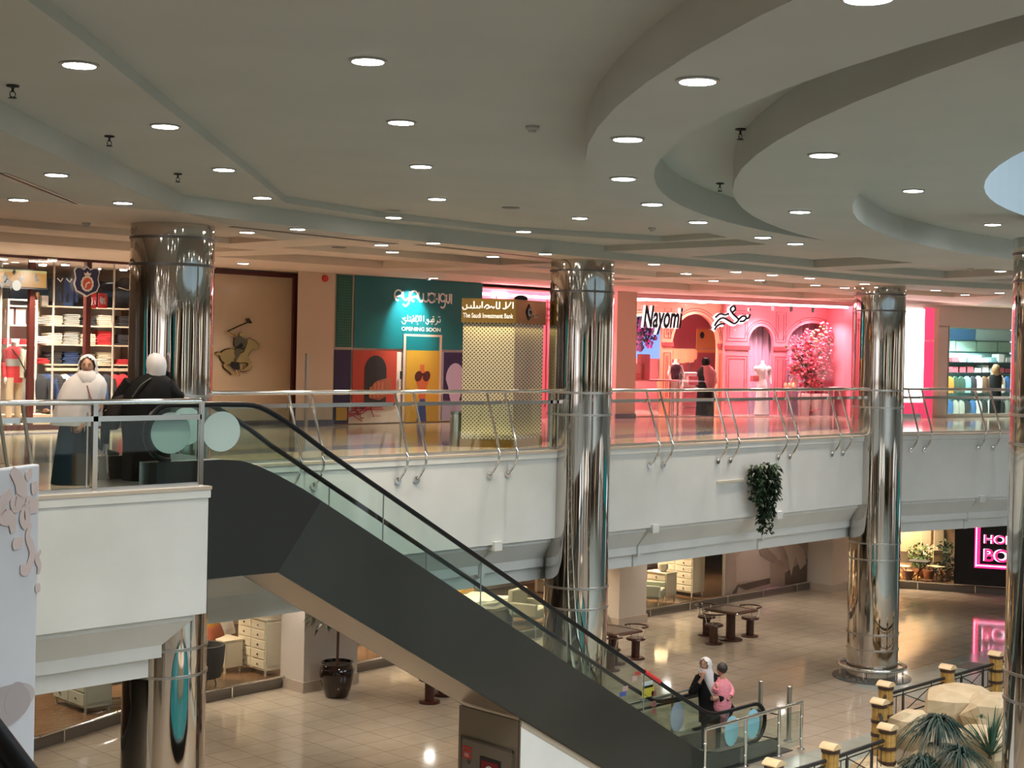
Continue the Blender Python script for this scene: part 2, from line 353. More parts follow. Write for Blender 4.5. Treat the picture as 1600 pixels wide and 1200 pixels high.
addloop([(-34, -46), (48, -46), (48, 18), (-34, 18)]); addloop(PA); addloop(PB)
for P, z in COF: addloop(P)
addloop([(8.9, -8), (8.9, 1.66), (8.95, 1.66), (8.95, -8)])
for k, (x, y, r) in CIRC.items(): addloop([c2w(x+r*math.cos(2*PI*i/120), y+r*math.sin(2*PI*i/120)) for i in range(120)])
vv, ee, ff, *_ = delaunay_2d_cdt(pts, eds, [], 0, 1e-5)
cm = MB(); cm2 = MB(); cm3 = MB(); lev = []; edge = {}
for f_ in ff:
    cx = sum(vv[i].x for i in f_)/len(f_); cy = sum(vv[i].y for i in f_)/len(f_); z = zlev(cx, cy); lev.append(z)
    for i in range(len(f_)): edge.setdefault(tuple(sorted((f_[i], f_[(i+1) % len(f_)]))), []).append(z)
    if z is not None: (cm2 if cy > 2.0 else cm).add([(vv[i].x, vv[i].y, z) for i in f_], [tuple(range(len(f_)))])
for (a, b), zs in edge.items():
    if len(zs) == 2 and zs[0] != zs[1]:
        z0, z1 = [5.3 if z is None else z for z in zs]
        (cm3 if None in zs else cm2 if min(vv[a].y, vv[b].y) > 2.0 else cm).add([(vv[a].x, vv[a].y, z0), (vv[b].x, vv[b].y, z0), (vv[b].x, vv[b].y, z1), (vv[a].x, vv[a].y, z1)], [(0, 1, 2, 3)])
struct('ceiling', cm, CEIL); struct('ceiling_7', cm3, mat('roof light drum paint', (.24, .30, .33), .6)); struct('ceiling_6', cm2, noisy('walkway ceiling bounce tint', (.68, .59, .50), (.72, .63, .54), .8, .7))  # walkway ceiling colour carries the warm light bounced up from the floor
# roof light: drum lip, glazing bars
sx, sy_, srad = CIRC['sky']; sc_ = c2w(sx, sy_)
rf = MB(); N_ = 96
for r0, z0, r1, z1 in ((srad, 5.3, srad-.7, 5.32), (srad-.7, 5.32, srad-.7, 5.6), (srad-.7, 5.6, srad+.9, 5.6), (srad+.3, 5.3, srad+.3, 5.6)):
    rf.strip([(sc_[0]+r0*math.cos(2*PI*i/N_), sc_[1]+r0*math.sin(2*PI*i/N_), z0) for i in range(N_+1)], [(sc_[0]+r1*math.cos(2*PI*i/N_), sc_[1]+r1*math.sin(2*PI*i/N_), z1) for i in range(N_+1)])
struct('ceiling_2', rf, mat('roof light lining', (.34, .42, .46), .6))
rb = MB()
for i in range(24):
    a = 2*PI*i/24; rb.tube([(sc_[0]+(srad-.6)*math.cos(a), sc_[1]+(srad-.6)*math.sin(a), 5.6), (sc_[0]+6*math.cos(a), sc_[1]+6*math.sin(a), 7.4), (sc_[0], sc_[1], 8.2)], .12, 6)
for r, z in ((10.2, 5.95), (6, 7.4), (3, 7.9)): rb.tube([(sc_[0]+r*math.cos(2*PI*i/32), sc_[1]+r*math.sin(2*PI*i/32), z) for i in range(32)], .09, 6, closed=True)
struct('trim_4', rb, mat('grey glazing bar', (.25, .27, .28), .5))
# ---------------------------------------------------------------- walls behind the camera and across the atrium (they show in the mirrors)
bw = MB().box(-34.4, -34, -46, 18, LF, 4).box(-34, 48, -46.4, -46, LF, 4).box(48, 48.4, -46, 18, LF, 4).box(-34, 48, 18, 18.4, LF, 4)
struct('wall_back', bw, BEIGE)
struct('wall_left', MB().box(-34, -8.45, -.2, -.05, LF, -2.3).box(-14, -13.8, -44, -.2, LF, -2.3), mat('teal hoarding board', (.01, .20, .22), .4))
# ================================================================ CEILING LIGHTS
LON = mat('lit diffuser', (1, 1, 1), .5, emit=(1, .97, .92), es=14)
def downlight(px, py, z, watt, col, r=.10, label='round recessed ceiling light', warm=False):
    P = onZ(px, py, z)
    t = thing('ceiling_light', label, 'ceiling light', (P[0], P[1], z), 'recessed ceiling lights')
    MB().lathe([(r*1.22, -.001), (r*1.22, -.010), (r*1.02, -.014), (r*1.02, -.002)], (P[0], P[1], z), 24).build('rim', mat('grey light rim', (.35, .35, .34), .4), t, True)
    MB().lathe([(r, -.004), (r, -.016)], (P[0], P[1], z), 24).build('diffuser', LON, t)
    lamp('AREA', (0, 0, -.03), watt, col, r*2, t)
    return t
WH = (1.0, .95, .86); WM = (1.0, .80, .58)
for i, (px, py) in enumerate([(124, 100), (258, 196), (350, 264), (410, 308), (615, 339)]):
    downlight(px, py, 3.52, 16, WH, .105, ['round ceiling light nearest the upper left corner of the view', 'round ceiling light, second along the left raised border', 'round ceiling light, third along the left raised border', 'round ceiling light by the inner corner of the left ceiling step', 'round ceiling light just right of the inner corner of the ceiling step'][i])
for i, (px, py) in enumerate([(88, 272), (29, 311), (192, 316)]):
    downlight(px, py, 3.3, 14, WM, .10, ['round ceiling light beside the long slot vent at left', 'round ceiling light left of the slot vent end', 'round ceiling light just above the left mirrored column'][i])
for i, (px, py) in enumerate([(575, 94), (627, 190), (658, 259), (683, 310), (906, 340)]):
    downlight(px, py, 3.61, 18, WH, .105, ['largest round light of the central flat ceiling', 'second light down the central ceiling row', 'third light down the central ceiling row', 'fourth light down the central ceiling row', 'small light at the right end of the central flat ceiling'][i])
for i, (px, py) in enumerate([(1090, 125), (981, 216), (974, 278), (1019, 318), (1091, 346), (1192, 370), (1357, -6)]):
    downlight(px, py, 3.3, 18, WH, .105, 'ceiling light on the outer curved band, number %s from its near end' % ['two', 'three', 'four', 'five', 'six', 'seven', 'one'][i])
for i, (px, py) in enumerate([(1287, 241), (1250, 330)]):
    downlight(px, py, 3.3, 18, WH, .105, ['larger light on the inner curved band', 'smaller light on the inner curved band'][i])
for i, (px, py) in enumerate([(1512, 207), (1427, 297), (1551, 350), (1243, 380)]):
    downlight(px, py, 3.61 if i < 3 else 3.3, 18, WH, .105, ['large ceiling light near the round roof light at right', 'middle ceiling light below the round roof light', 'ceiling light just below the roof light and left of the right edge column', 'ceiling light below the dark curved step'][i])
CL = [(465, 357, 3.3), (596, 382, 3.3), (613, 393, 3.3), (386, 362, 3.3), (677, 379, 3.3), (770, 400, 3.3), (818, 361, 3.42), (852, 396, 3.3), (380, 411, 3.3), (677, 434, 3.3),
      (1022, 412, 3.3), (1072, 427, 3.3), (1115, 438, 3.3), (1150, 424, 3.3), (1187, 437, 3.3), (1207, 429, 3.3), (1265, 434, 3.3), (1274, 445, 3.3), (1351, 443, 3.3), (1352, 397, 3.42), (1421, 380, 3.42), (1120, 465, 3.3), (1462, 453, 3.3), (1508, 460, 3.3), (1563, 423, 3.42), (1562, 457, 3.3), (1320, 449, 3.3)]
def _side(px): return 'left of the kiosk' if px < 720 else 'above the kiosk' if px < 870 else 'over the pink shop front' if px < 1340 else 'right of the third mirrored column'
def CLN(i): return sorted(c[0] for c in CL if _side(c[0]) == _side(CL[i][0])).index(CL[i][0])+1
for i, (px, py, z) in enumerate(CL):
    side = 'left of the kiosk' if px < 720 else 'above the kiosk' if px < 870 else 'over the pink shop front' if px < 1340 else 'right of the third mirrored column'
    downlight(px, py, z, 22 if z == 3.3 else 14, WM if px < 1100 else (1, .84, .74), .10, 'small round walkway light %s, number %d from the left' % (side, CLN(i)))
# lower storey ceiling lights, hidden by the balcony edge but lighting the tables and the shop fronts below
for D in (3, 7.5, 12, 16.5, 21, 25.5):
    for C in (5.6, 9.2):
        t = thing('ceiling_light', 'round light under the balcony above the lower walkway', 'ceiling light', (D, C, -2.36), 'lights under the balcony')
        MB().lathe([(.11, -.001), (.11, -.015)], (D, C, -2.36), 20).build('diffuser', LON, t)
        lamp('AREA', (0, 0, -.03), 16, (1, .86, .70), .22, t)
# sprinklers, detectors, slot vents
for i, (px, py, z) in enumerate([(20, 133, 3.52), (171, 212, 3.52), (278, 271, 3.52), (1327, 48, 3.61), (1157, 201, 3.61), (1125, 286, 3.61)]):
    P = onZ(px, py, z); lab = ['left raised border, nearest the frame edge', 'left raised border, middle one', 'left raised border, farthest one', 'recess between the curved bands, nearest', 'recess between the curved bands, middle', 'recess between the curved bands, farthest'][i]
    t = thing('fire_sprinkler', 'small dark fire sprinkler hanging from the '+lab, 'sprinkler', (P[0], P[1], z), 'ceiling sprinklers')
    MB().lathe([(.045, -.001), (.045, -.012), (.02, -.018)], P, 14).build('escutcheon', BLK, t)
    MB().tube([(P[0], P[1], z-.015), (P[0], P[1], z-.05)], .009, 6).build('pipe', BLK, t)
    MB().tube([(P[0]+.022*math.cos(a), P[1], z-.065+.022*math.sin(a)) for a in [2*PI*k/10 for k in range(10)]], .004, 5, closed=True).build('frame', BLK, t)
    MB().lathe([(.028, -.088), (.028, -.094)], P, 12).build('deflector', BLK, t)
DET = mat('detector plastic', (.42, .42, .40), .5)
for i, (px, py, z) in enumerate([(832, 197, 3.61), (135, 348, 3.3), (1019, 356, 3.61), (949, 442, 3.3), (1516, 419, 3.42), (1195, 440, 3.3)]):
    P = onZ(px, py, z); lab = ['central flat ceiling', 'ceiling just left of the left mirrored column', 'ceiling below the curved band', 'ceiling right of the kiosk', 'far ceiling near the right edge', 'ceiling above the pink shop'][i]
    t = thing('smoke_detector', 'small grey smoke detector on the '+lab, 'smoke detector', (P[0], P[1], z), 'smoke detectors')
    MB().lathe([(.06, 0), (.06, -.02), (.045, -.035)], P, 18).build('base', DET, t, True)
    MB().lathe([(.035, -.035), (.03, -.055), (.01, -.058)], P, 14).build('sensor', DET, t, True)
for i, (px, py) in enumerate([(798, 324), (530, 386)]):
    P = onZ(px, py, 3.61 if i == 0 else 3.3)
    tag(MB().lathe([(.12, 0), (.12, -.01), (.1, -.014)], P, 20).build('speaker_grille', mat('dim grille', (.2, .2, .19), .6)), ['flat round ceiling speaker in the central ceiling', 'flat round ceiling speaker over the walkway left of the kiosk'][i], 'ceiling speaker')
def slot(a, b, z, lab):
    A = onZ(*a, z); B = onZ(*b, z); d = Vector(B)-Vector(A); n = Vector((-d.y, d.x, 0)).normalized()
    t = thing('slot_vent', lab, 'air vent', ((A[0]+B[0])/2, (A[1]+B[1])/2, z))
    for k, mm in ((-.045, DSTEEL), (0, BLK), (.045, DSTEEL)):
        p = [Vector(A)+n*(k-.02), Vector(B)+n*(k-.02), Vector(B)+n*(k+.02), Vector(A)+n*(k+.02)]
        MB().prism([tuple(v) for v in p], (0, 0, -.006)).build('slat', mm, t)
slot((0, 270), (120, 318), 3.3, 'long dark slot vent in the ceiling at far left')
slot((362, 354), (618, 381), 3.3, 'thin slot vent line running right of the left mirrored column')
slot((652, 382), (862, 404), 3.3, 'thin slot vent line ending at the middle mirrored column')
# ================================================================ MIRRORED COLUMNS
RAD = .56
def column(D, C, label, base=True):
    t = thing('mirrored_column', label, 'column', (D, C, LF), 'mirror clad round columns')
    zt = zlev(D, C-.6) or 3.3
    MB().lathe([(RAD, LF+.02), (RAD, zt+.02)], (D, C, 0), 64).build('shaft', MIRROR, t, True)
    bands = [3.11, 2.75, 1.0, .62, -2.37, -2.73, -4.38, -4.72]
    for z in bands:
        MB().lathe([(RAD+.004, z-.02), (RAD+.014, z-.018), (RAD+.014, z+.018), (RAD+.004, z+.02)], (D, C, 0), 64).build('band', DSTEEL if z > 2 else STEEL, t, True)
    MB().tube([(D+(RAD+.16)*math.cos(2*PI*k/40), C+(RAD+.16)*math.sin(2*PI*k/40), LF+.27) for k in range(40)], .045, 10, closed=True).build('foot_rail', CHROME, t, True)
    br = MB()
    for k in range(6):
        a = 2*PI*k/6+.3; br.tube([(D+(RAD+.16)*math.cos(a), C+(RAD+.16)*math.sin(a), LF+.27), (D+(RAD+.14)*math.cos(a), C+(RAD+.14)*math.sin(a), LF+.05)], .02, 6)
    br.build('rail_bracket', CHROME, t)
    MB().lathe([(RAD+.30, LF+.004), (RAD+.30, LF+.03), (RAD+.02, LF+.035)], (D, C, 0), 48).build('plinth', mat('dark granite', (.10, .11, .11), .12), t)
    return t
column(.94, 2.4, 'mirrored column at left, beside the top of the escalator')
column(9.19, 2.4, 'mirrored column in the middle, right of the gold kiosk')
column(19.02, 2.4, 'mirrored column right of the pink shop front, its foot rail in view')
column(8.80, -6.38, 'mirrored column cut off by the right edge of the view')
# ================================================================ ESCALATOR
T = .57735
ES = thing('escalator', 'grey steel escalator with glass sides running down from the upper landing', 'escalator', (0, .8, LF))
SIDE = noisy('grey escalator cladding', (.046, .048, .044), (.058, .060, .055), .5, .30, .55, (1, 1, 1))
SIDE2 = noisy('darker landing cladding', (.028, .028, .026), (.035, .035, .032), .5, .34, .5)
SOFF = noisy('escalator underside', (.38, .31, .25), (.42, .35, .28), .7, .22, .6)
C0, C1 = .15, 1.49; ztop = lambda D: .3 if D < .78 else (.75-T*D if D < 10.14 else -5.1); zbot = lambda D: -1.15 if D < 1.13 else -.5-T*D
cur = smoothp([(-.0, .3), (.30, .3), (.62, .26), (1.0, .12), (1.5, -.12)], 5)
top = [(d, z) for d, z in cur]
for k, C in enumerate((C0, C1)):
    o = -1 if k == 0 else 1
    tp = [(d, C, z) for d, z in top]+[(1.79, C, .75-T*1.79)]
    MB().prism(tp+[(1.13, C, -1.15), (0.02, C, -1.13)], (0, .03*o, 0)).build('landing_cladding', SIDE2, ES)
    bt = smoothp([(9.4, .75-T*9.4), (9.9, -4.95), (10.4, -5.08), (11.0, -5.1)], 4)
    MB().prism([(1.79, C, .75-T*1.79)]+[(d, C, z) for d, z in bt]+[(11.0, C, LF+.002), (8.487, C, LF+.002), (1.13, C, -1.15)], (0, .03*o, 0)).build('side_cladding', SIDE, ES)
    MB().box(11.0, 12.1, min(C, C+.03*o), max(C, C+.03*o), LF+.002, -5.1).build('foot_cladding', mat('foot panel steel', (.20, .20, .19), .3, .8), ES)
MB().add([(0.02, C0, -1.14), (1.13, C0, -1.15), (1.13, C1, -1.15), (0.02, C1, -1.14)], [(0, 1, 2, 3)]).add([(1.13, C0, -1.15), (8.487, C0, LF), (8.487, C1, LF), (1.13, C1, -1.15)], [(0, 1, 2, 3)]).build('soffit', SOFF, ES)
# steps and landing plates
st = MB(); n = 27; sd = 9.36/n
for i in range(n):
    d = .8+i*sd; z = -.2*i; st.box(d, d+sd+.02, .32, 1.26, z-.4, z)
st.build('step_band', mat('ribbed step metal', (.25, .25, .25), .35, .8), ES)
MB().box(-1.1, .85, .32, 1.26, -.02, .012).build('landing_plate', STEEL, ES); MB().box(10.0, 12.5, .05, 1.6, LF+.002, LF+.02).build('landing_plate', mat('dark landing plate', (.12, .12, .12), .35, .7), ES)
def hpath(C, r0=0.0):
    R = .33-r0*0; A = [(-.42, .31)]+[(-.42+.33*math.cos(a), .64+.33*math.sin(a)) for a in [math.radians(270-k*15) for k in range(1, 13)]]
    A += smoothp([(0, .97), (.45, .968), (.85, .93), (1.35, .69), (1.9, .343)], 4)
    A += smoothp([(9.2, 1.44-T*9.2), (9.75, -4.17), (10.2, -4.385), (10.6, -4.43), (11.2, -4.43)], 4)
    A += [(11.5+.33*math.cos(a), -4.76+.33*math.sin(a)) for a in [math.radians(90-k*15) for k in range(0, 13)]]+[(11.3, -5.09)]
    return [(d, C, z) for d, z in A]
for k, C in enumerate((.2, 1.38)):
    nm = ['near', 'far'][k]; hp = hpath(C)
    h = MB().tube(hp, .036, 8, 1.0, up=(0, 1, 0)).build('handrail', BLACK, ES, True)
    gp = [p for p in hp]; low = [(10.9, C, -5.1), (10.14, C, -5.05), (9.9, C, -4.93), (.9, C, .2), (.45, C, .3), (-.3, C, .3)]
    g = MB().prism([(p[0], C-.006, p[2]) for p in gp[1:-1]]+[(p[0], C-.006, p[2]) for p in low], (0, .012, 0)).build('balustrade_glass', GLASS, ES)
    j = MB()
    for d in (2.9, 4.75, 6.6, 8.45): j.box(d-.005, d+.005, C-.008, C+.008, .78-T*d, 1.40-T*d)
    j.build('glass_joint', mat('joint grey', (.2, .24, .23), .5), g)
    deck = MB(); dk = [(-.75, .3), (.30, .3), (.62, .26), (1.0, .12), (1.5, -.12), (9.4, .75-T*9.4), (9.9, -4.95), (10.4, -5.08), (11.5, -5.1)]
    c0, c1 = (C0, .32) if k == 0 else (1.26, C1)
    deck.strip([(d, c0, z+.003) for d, z in dk], [(d, c1, z+.003) for d, z in dk]); deck.strip([(d, c0 if k else c1, z+.003) for d, z in dk], [(d, c0 if k else c1, z-.35) for d, z in dk])
    deck.build('skirt_deck', STEEL, ES)
    nb = MB().box(-.62, .0, c0, c1, .0, .3); nb.build('newel_base', mat('newel dark', (.03, .03, .035), .3, .3), ES)
    for dd, rr, m_ in ([(.29, .27, FROST), (-.42, .27, FROST)] if k == 0 else [(.55, .25, FROST)]):
        MB().prism([(dd+rr*math.cos(2*PI*i/32), C-.02, .64+.245*math.sin(2*PI*i/32)) for i in range(32)], (0, .006, 0)).build('frosted_disc', m_, g)
    for (px, py) in ([(1143, 1142), (1176, 1131)] if k == 0 else [(1058, 1120)]):
        P = onC(px, py, C-.015); MB().prism([(P[0]+.20*math.cos(2*PI*i/28), C-.02, P[2]+.26*math.sin(2*PI*i/28)) for i in range(28)], (0, .006, 0)).build('round_sticker', BLUEST if k == 0 else mat('grey blue sticker', (.38, .46, .55), .5), g)
# stickers of the far glass near the foot
def card(px0, py0, px1, py1, C, m, nm, par, off=-.03):
    A = onC(px0, py0, C+off); B = onC(px1, py1, C+off)
    return MB().box(min(A[0], B[0]), max(A[0], B[0]), C+off-.004, C+off, min(A[2], B[2]), max(A[2], B[2])).build(nm, m, par)
RED = mat('sign red', (.60, .03, .03), .5); YEL = mat('sign yellow', (.75, .55, .05), .5); PAPER = mat('sign white', (.75, .75, .73), .5); BLU = mat('sign blue', (.03, .10, .45), .5)
card(1004, 1066, 1020, 1073, 1.38, PAPER, 'white_notice', ES); c_ = card(1003, 1073, 1021, 1087, 1.38, YEL, 'caution_notice', ES); 
tx = onC(1000, 1098, 1.34)
text('تنبيه', 'notice_lettering', BLK, (tx[0], 1.34, tx[2]), (1, 0), .08, .34, .004, ES)
card(992, 1050, 1001, 1054, 1.38, RED, 'warning_sticker', ES); card(988, 1057, 995, 1063, 1.38, mat('sticker pink', (.7, .4, .38), .5), 'warning_sticker', ES); card(968, 1082, 978, 1087, 1.38, BLU, 'warning_sticker', ES); card(973, 1073, 981, 1079, 1.38, mat('sticker pink', (.7, .4, .38), .5), 'warning_sticker', ES)
for a in (1080, 1096, 1108): card(1018, a, 1025, a+7, 1.38, mat('sticker dull red', (.35, .12, .1), .5), 'warning_sticker', ES)
A = onC(1007, 1046, .2); B = onC(1030, 1064, .2)
MB().tube([(A[0], .2, 1.44-T*A[0]+.012), (B[0], .2, 1.44-T*B[0]+.012)], .042, 8).build('red_handrail_sleeve', RED, ES)
# pier under the escalator with its control box
PR = thing('support_pier', 'boxed pier under the escalator with a white side and a beige front', 'pier', (6.5, .8, LF))
pt = lambda d: -.5-T*d-.004
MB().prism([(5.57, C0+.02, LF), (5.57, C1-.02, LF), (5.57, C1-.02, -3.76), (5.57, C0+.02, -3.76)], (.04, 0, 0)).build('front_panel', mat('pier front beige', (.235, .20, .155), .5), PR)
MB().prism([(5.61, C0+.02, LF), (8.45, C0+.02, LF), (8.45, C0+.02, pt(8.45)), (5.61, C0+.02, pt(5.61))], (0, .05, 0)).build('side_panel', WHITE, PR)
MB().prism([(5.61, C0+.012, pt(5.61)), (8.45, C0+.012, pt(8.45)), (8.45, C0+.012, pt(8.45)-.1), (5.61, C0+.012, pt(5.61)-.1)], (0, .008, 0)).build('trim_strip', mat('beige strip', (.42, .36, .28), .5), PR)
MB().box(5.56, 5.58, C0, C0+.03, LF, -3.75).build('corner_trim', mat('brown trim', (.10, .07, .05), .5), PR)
CB = thing('control_panel', 'steel control panel with a red emergency stop button on the pier front', 'control panel', (5.56, .8, -5.2))
MB().box(5.535, 5.56, .26, 1.36, -5.3, -4.22).build('plate', mat('panel steel', (.26, .235, .20), .35, .5), CB)
MB().box(5.525, 5.535, .24, 1.38, -4.24, -4.21).box(5.525, 5.535, 1.355, 1.38, -5.3, -4.21).box(5.525, 5.535, .24, .265, -5.3, -4.21).build('frame', mat('panel frame', (.12, .10, .085), .4), CB)
sk = MB()
for i in range(4): sk.box(5.530, 5.535, 1.14+.0*i, 1.33, -4.37-.05*i, -4.34-.05*i)
sk.build('red_notice', RED, CB); MB().box(5.528, 5.533, 1.19, 1.29, -4.50, -4.44).build('notice_square', mat('notice pink', (.7, .3, .3), .5), CB)
MB().box(5.515, 5.535, .5, .94, -4.95, -4.42).build('button_housing', BLK, CB, bevel=.008); MB().box(5.508, 5.516, .54, .90, -4.9, -4.47).build('button_plate', mat('dark red plate', (.22, .01, .02), .3), CB)
MB().tube([(5.505, .72+.08*math.cos(2*PI*i/20), -4.62+.08*math.sin(2*PI*i/20)) for i in range(20)], .012, 6, closed=True).build('button_ring', PAPER, CB)
text('Q', 'panel_lettering', BLK, (5.530, 1.22, -4.60), (0, -1), .07, None, .003, CB)
# ================================================================ BALCONY RAILINGS
def railing(name, W, t0, t1, brk, joints, label, posts=(), rail_z=1.02, off=-.10, br_off=None):
    """W.P(t, o, z): o < 0 lies on the walkway side of the edge"""
    t = thing(name, label, 'railing', W.P((t0+t1)/2, off, 0))
    MB().tube([W.P(t0, off, rail_z), W.P(t1, off, rail_z)], .034, 10).build('handrail', CHROME, t, True)
    MB().wbox(W, t0, t1, off-.03, off+.03, .80, .86).build('lower_rail', CHROME, t)
    MB().wbox(W, t0, t1, off-.02, off+.02, .0, .05).build('base_shoe', STEEL, t)
    js = [t0]+sorted(joints)+[t1]
    for a, b in zip(js, js[1:]): MB().wbox(W, a+.008, b-.008, off-.006, off+.006, .05, .83).build('glass_panel', GLASS, t)
    for b in brk:
        path = smoothp([W.P(b, off, rail_z), W.P(b, off+.05, .86), W.P(b, off+.20, .45), W.P(b, off+.32, .10), W.P(b, off+.33, -.08), W.P(b, off+.24, -.24), W.P(b, .02, -.36)], 3)
        s_ = MB().tube(path, .021, 8).build('bracket', CHROME, t, True)
        pp = [W.P(b, .0, -.36), W.P(b, .035, -.36)]; MB().tube([pp[0], pp[1]], .06, 14).build('bracket_foot', CHROME, s_, True)
    for p in posts:
        MB().wbox(W, p-.03, p+.03, off-.03, off+.03, 0, rail_z-.0).build('post', CHROME, t)
    return t
WF = Wall((0, 2.4), (19.2, 2.4)); WN = Wall((-20, 0), (0, 0))
bt = lambda xs, W=WF, yy=612: [W.at(x, yy, -.10)[0] for x in xs]
b1 = bt([451, 486, 617, 646, 760, 788]); railing('glass_railing', WF, 1.3, 8.72, b1, bt([512, 630, 775]), 'glass and chrome railing between the left and middle mirrored columns', [8.55])
b2 = bt([1010, 1031, 1116, 1135, 1210, 1228, 1294, 1311]); railing('glass_railing', WF, 9.75, 18.5, b2, bt([1025, 1130, 1222, 1306]), 'glass and chrome railing in front of the pink shop')
b3 = bt([1419, 1440, 1524, 1547], E2); railing('glass_railing', E2, .45, 6.0, b3, bt([1430, 1540], E2), 'glass and chrome railing right of the third mirrored column')
rn = railing('glass_railing', WN, 11.0, 19.93, bt([-3, 35], WN, 632), bt([10], WN, 632)+[17.55], 'glass and chrome railing in front of the two women', [WN.at(147, 700, -.1)[0], WN.at(313, 700, -.1)[0]])
MB().tube([(-.07, .1, 1.02), (-.07, .1, .02)], .03, 10).build('end_post', CHROME, rn, True)
MB().tube([WN.P(WN.at(136, 700, -.1)[0], -.1, z) for z in (.02, .9)], .012, 8).build('thin_post', CHROME, rn, True)
# ================================================================ RAILING AND BOLLARDS AT THE ESCALATOR FOOT
G2 = thing('floor_railing', 'low chrome and glass railing beside the escalator foot', 'railing', (11.2, 0, LF))
ps = [onC(x, 1150, 0)[0] for x in (1102, 1165, 1217, 1252)]
MB().tube([(ps[0], 0, -4.56), (ps[-1], 0, -4.54)], .032, 10).build('handrail', CHROME, G2, True)
for i, p in enumerate(ps):
    s_ = MB().tube([(p, 0, -4.56), (p, 0, LF+.01)], .026 if i in (0, 3) else .03, 10).build('post', CHROME, G2, True)
    MB().lathe([(.07, 0), (.07, .02), (.03, .03)], (p, 0, LF), 16).build('post_foot', CHROME, s_, True)
for a, b in zip(ps, ps[1:]): MB().box(a+.05, b-.05, -.006, .006, LF+.1, -4.68).build('glass_panel', GLASS, G2)
for p in ps:
    for z in (-4.8, -5.2): MB().ell((p, -.0, z), (.045, .03, .03), 10, 6).build('glass_clamp', CHROME, G2, True)
tb = MB()
for z in (-4.66, -5.1): tb.tube([(ps[2], 0, z), (ps[2]-.1, .55, z+.02)], .013, 6)
tb.build('tie_bar', BLACK, G2)
G3 = thing('floor_railing', 'low chrome railing on the far side of the escalator foot, behind the woman', 'railing', (11, 1.8, LF))
A = onZ(995, 1098, -4.5); B = onZ(1105, 1068, -4.5)
for z, m_, r in ((-4.5, CHROME, .03), (-4.64, BLACK, .025)): MB().tube([(9.8, 1.8, z), (12.6, 1.8, z)], r, 8).build('handrail' if z > -4.6 else 'lower_rail', m_, G3, True)
for p in (9.9, 11.2, 12.5): MB().tube([(p, 1.8, -4.5), (p, 1.8, LF)], .026, 8).build('post', CHROME, G3, True)
for a, b in ((9.95, 11.15), (11.25, 12.45)): MB().box(a, b, 1.795, 1.805, LF+.1, -4.7).build('glass_panel', GLASS, G3)
for i, (px, py, tp) in enumerate([(1187, 1150, 1065), (1232, 1158, 1073), (1124, 1147, 1090)]):
    P = onZ(px, py, LF); zt = onC(px, tp, P[1])[2]
    t = thing('bollard', ['slim steel bollard directly behind the end of the escalator handrail', 'slim steel bollard standing right of the escalator foot', 'slim steel bollard close behind the woman with the child'][i], 'bollard', P)
    MB().lathe([(.045, 0), (.045, zt-LF), (.03, zt-LF+.012)], P, 16).build('post', STEEL, t, True); MB().lathe([(.10, 0), (.10, .012), (.05, .03)], P, 20).build('base', STEEL, t, True)
# ================================================================ UPPER SHOP FRONTS
def plate(W, px0, py0, px1, py1, m, nm, par=None, o=0.0, th=.02, slope=True):
    """flat board on a wall frame between two corners of the photo"""
    a = W.at(px0, py0, o); b = W.at(px1, py1, o); t0, t1 = sorted((a[0], b[0])); z0, z1 = sorted((a[1], b[1]))
    return MB().wbox(W, t0, t1, o, o+th, z0, z1).build(nm, m, par)
def quadp(W, P, m, nm, par=None, o=0.0, th=.01):
    Q = [W.at(x, y, o) for x, y in P]
    return MB().prism([W.P(t, o, z) for t, z in Q], (W.n[0]*th, W.n[1]*th, 0)).build(nm, m, par)
WS = Wall((-12, 11.2), (10, 11.2)); WH_ = Wall((8.9, 10.4), (14.42, 10.4)); NW = Wall((19.6, 10.6), (26.9, 8.0)); RW = Wall((26.9, 7.3), (34.5, 5.3))
MAROON = mat('dark red mullion', (.085, .018, .014), .35); NAVY = mat('navy wall', (.015, .02, .032), .6); CREAM = mat('cream wall', (.62, .50, .38), .5)
SHELF = mat('pale shelf wood', (.62, .50, .36), .5); SHWHITE = mat('shop white', (.75, .70, .64), .5)
# walls, ceiling of the left shop, dividing walls
struct('wall_shop', MB().box(-12, 6.6, 17.6, 17.7, 0, 3.3).box(-12.1, -12, 11.2, 17.7, 0, 3.3).box(6.5, 6.6, 11.3, 17.7, 0, 3.3), mat('shop back wall', (.30, .24, .21), .7))
struct('ceiling_3', MB().box(-12, 6.6, 11.25, 17.7, 3.25, 3.28), mat('shop ceiling', (.78, .66, .58), .6))
struct('floor_4', MB().box(-12, 6.6, 11.2, 17.6, .0, .02), mat('shop floor tan', (.50, .38, .27), .15))
mu = MB().box(-12, 6.5, 11.14, 11.24, 3.25, 3.3).box(-12, 6.5, 11.14, 11.24, 0, .1)
for px in (47.5, 135): t_ = WS.at(px, 500)[0]-12; mu.box(t_-.05, t_+.05, 11.12, 11.24, .1, 3.25)
wn1 = struct('window_1', mu, MAROON); 
MB().box(-12, 6.5, 11.17, 11.18, .1, 3.25).build('glass_pane', SGLASS, wn1)
jb = MB()
for px in (0, 82, 176): t_ = WS.at(px, 500)[0]-12; jb.box(t_-.012, t_+.012, 11.15, 11.19, .1, 3.25)
jb.build('pane_joint', mat('pane joint', (.6, .55, .48), .3), wn1)
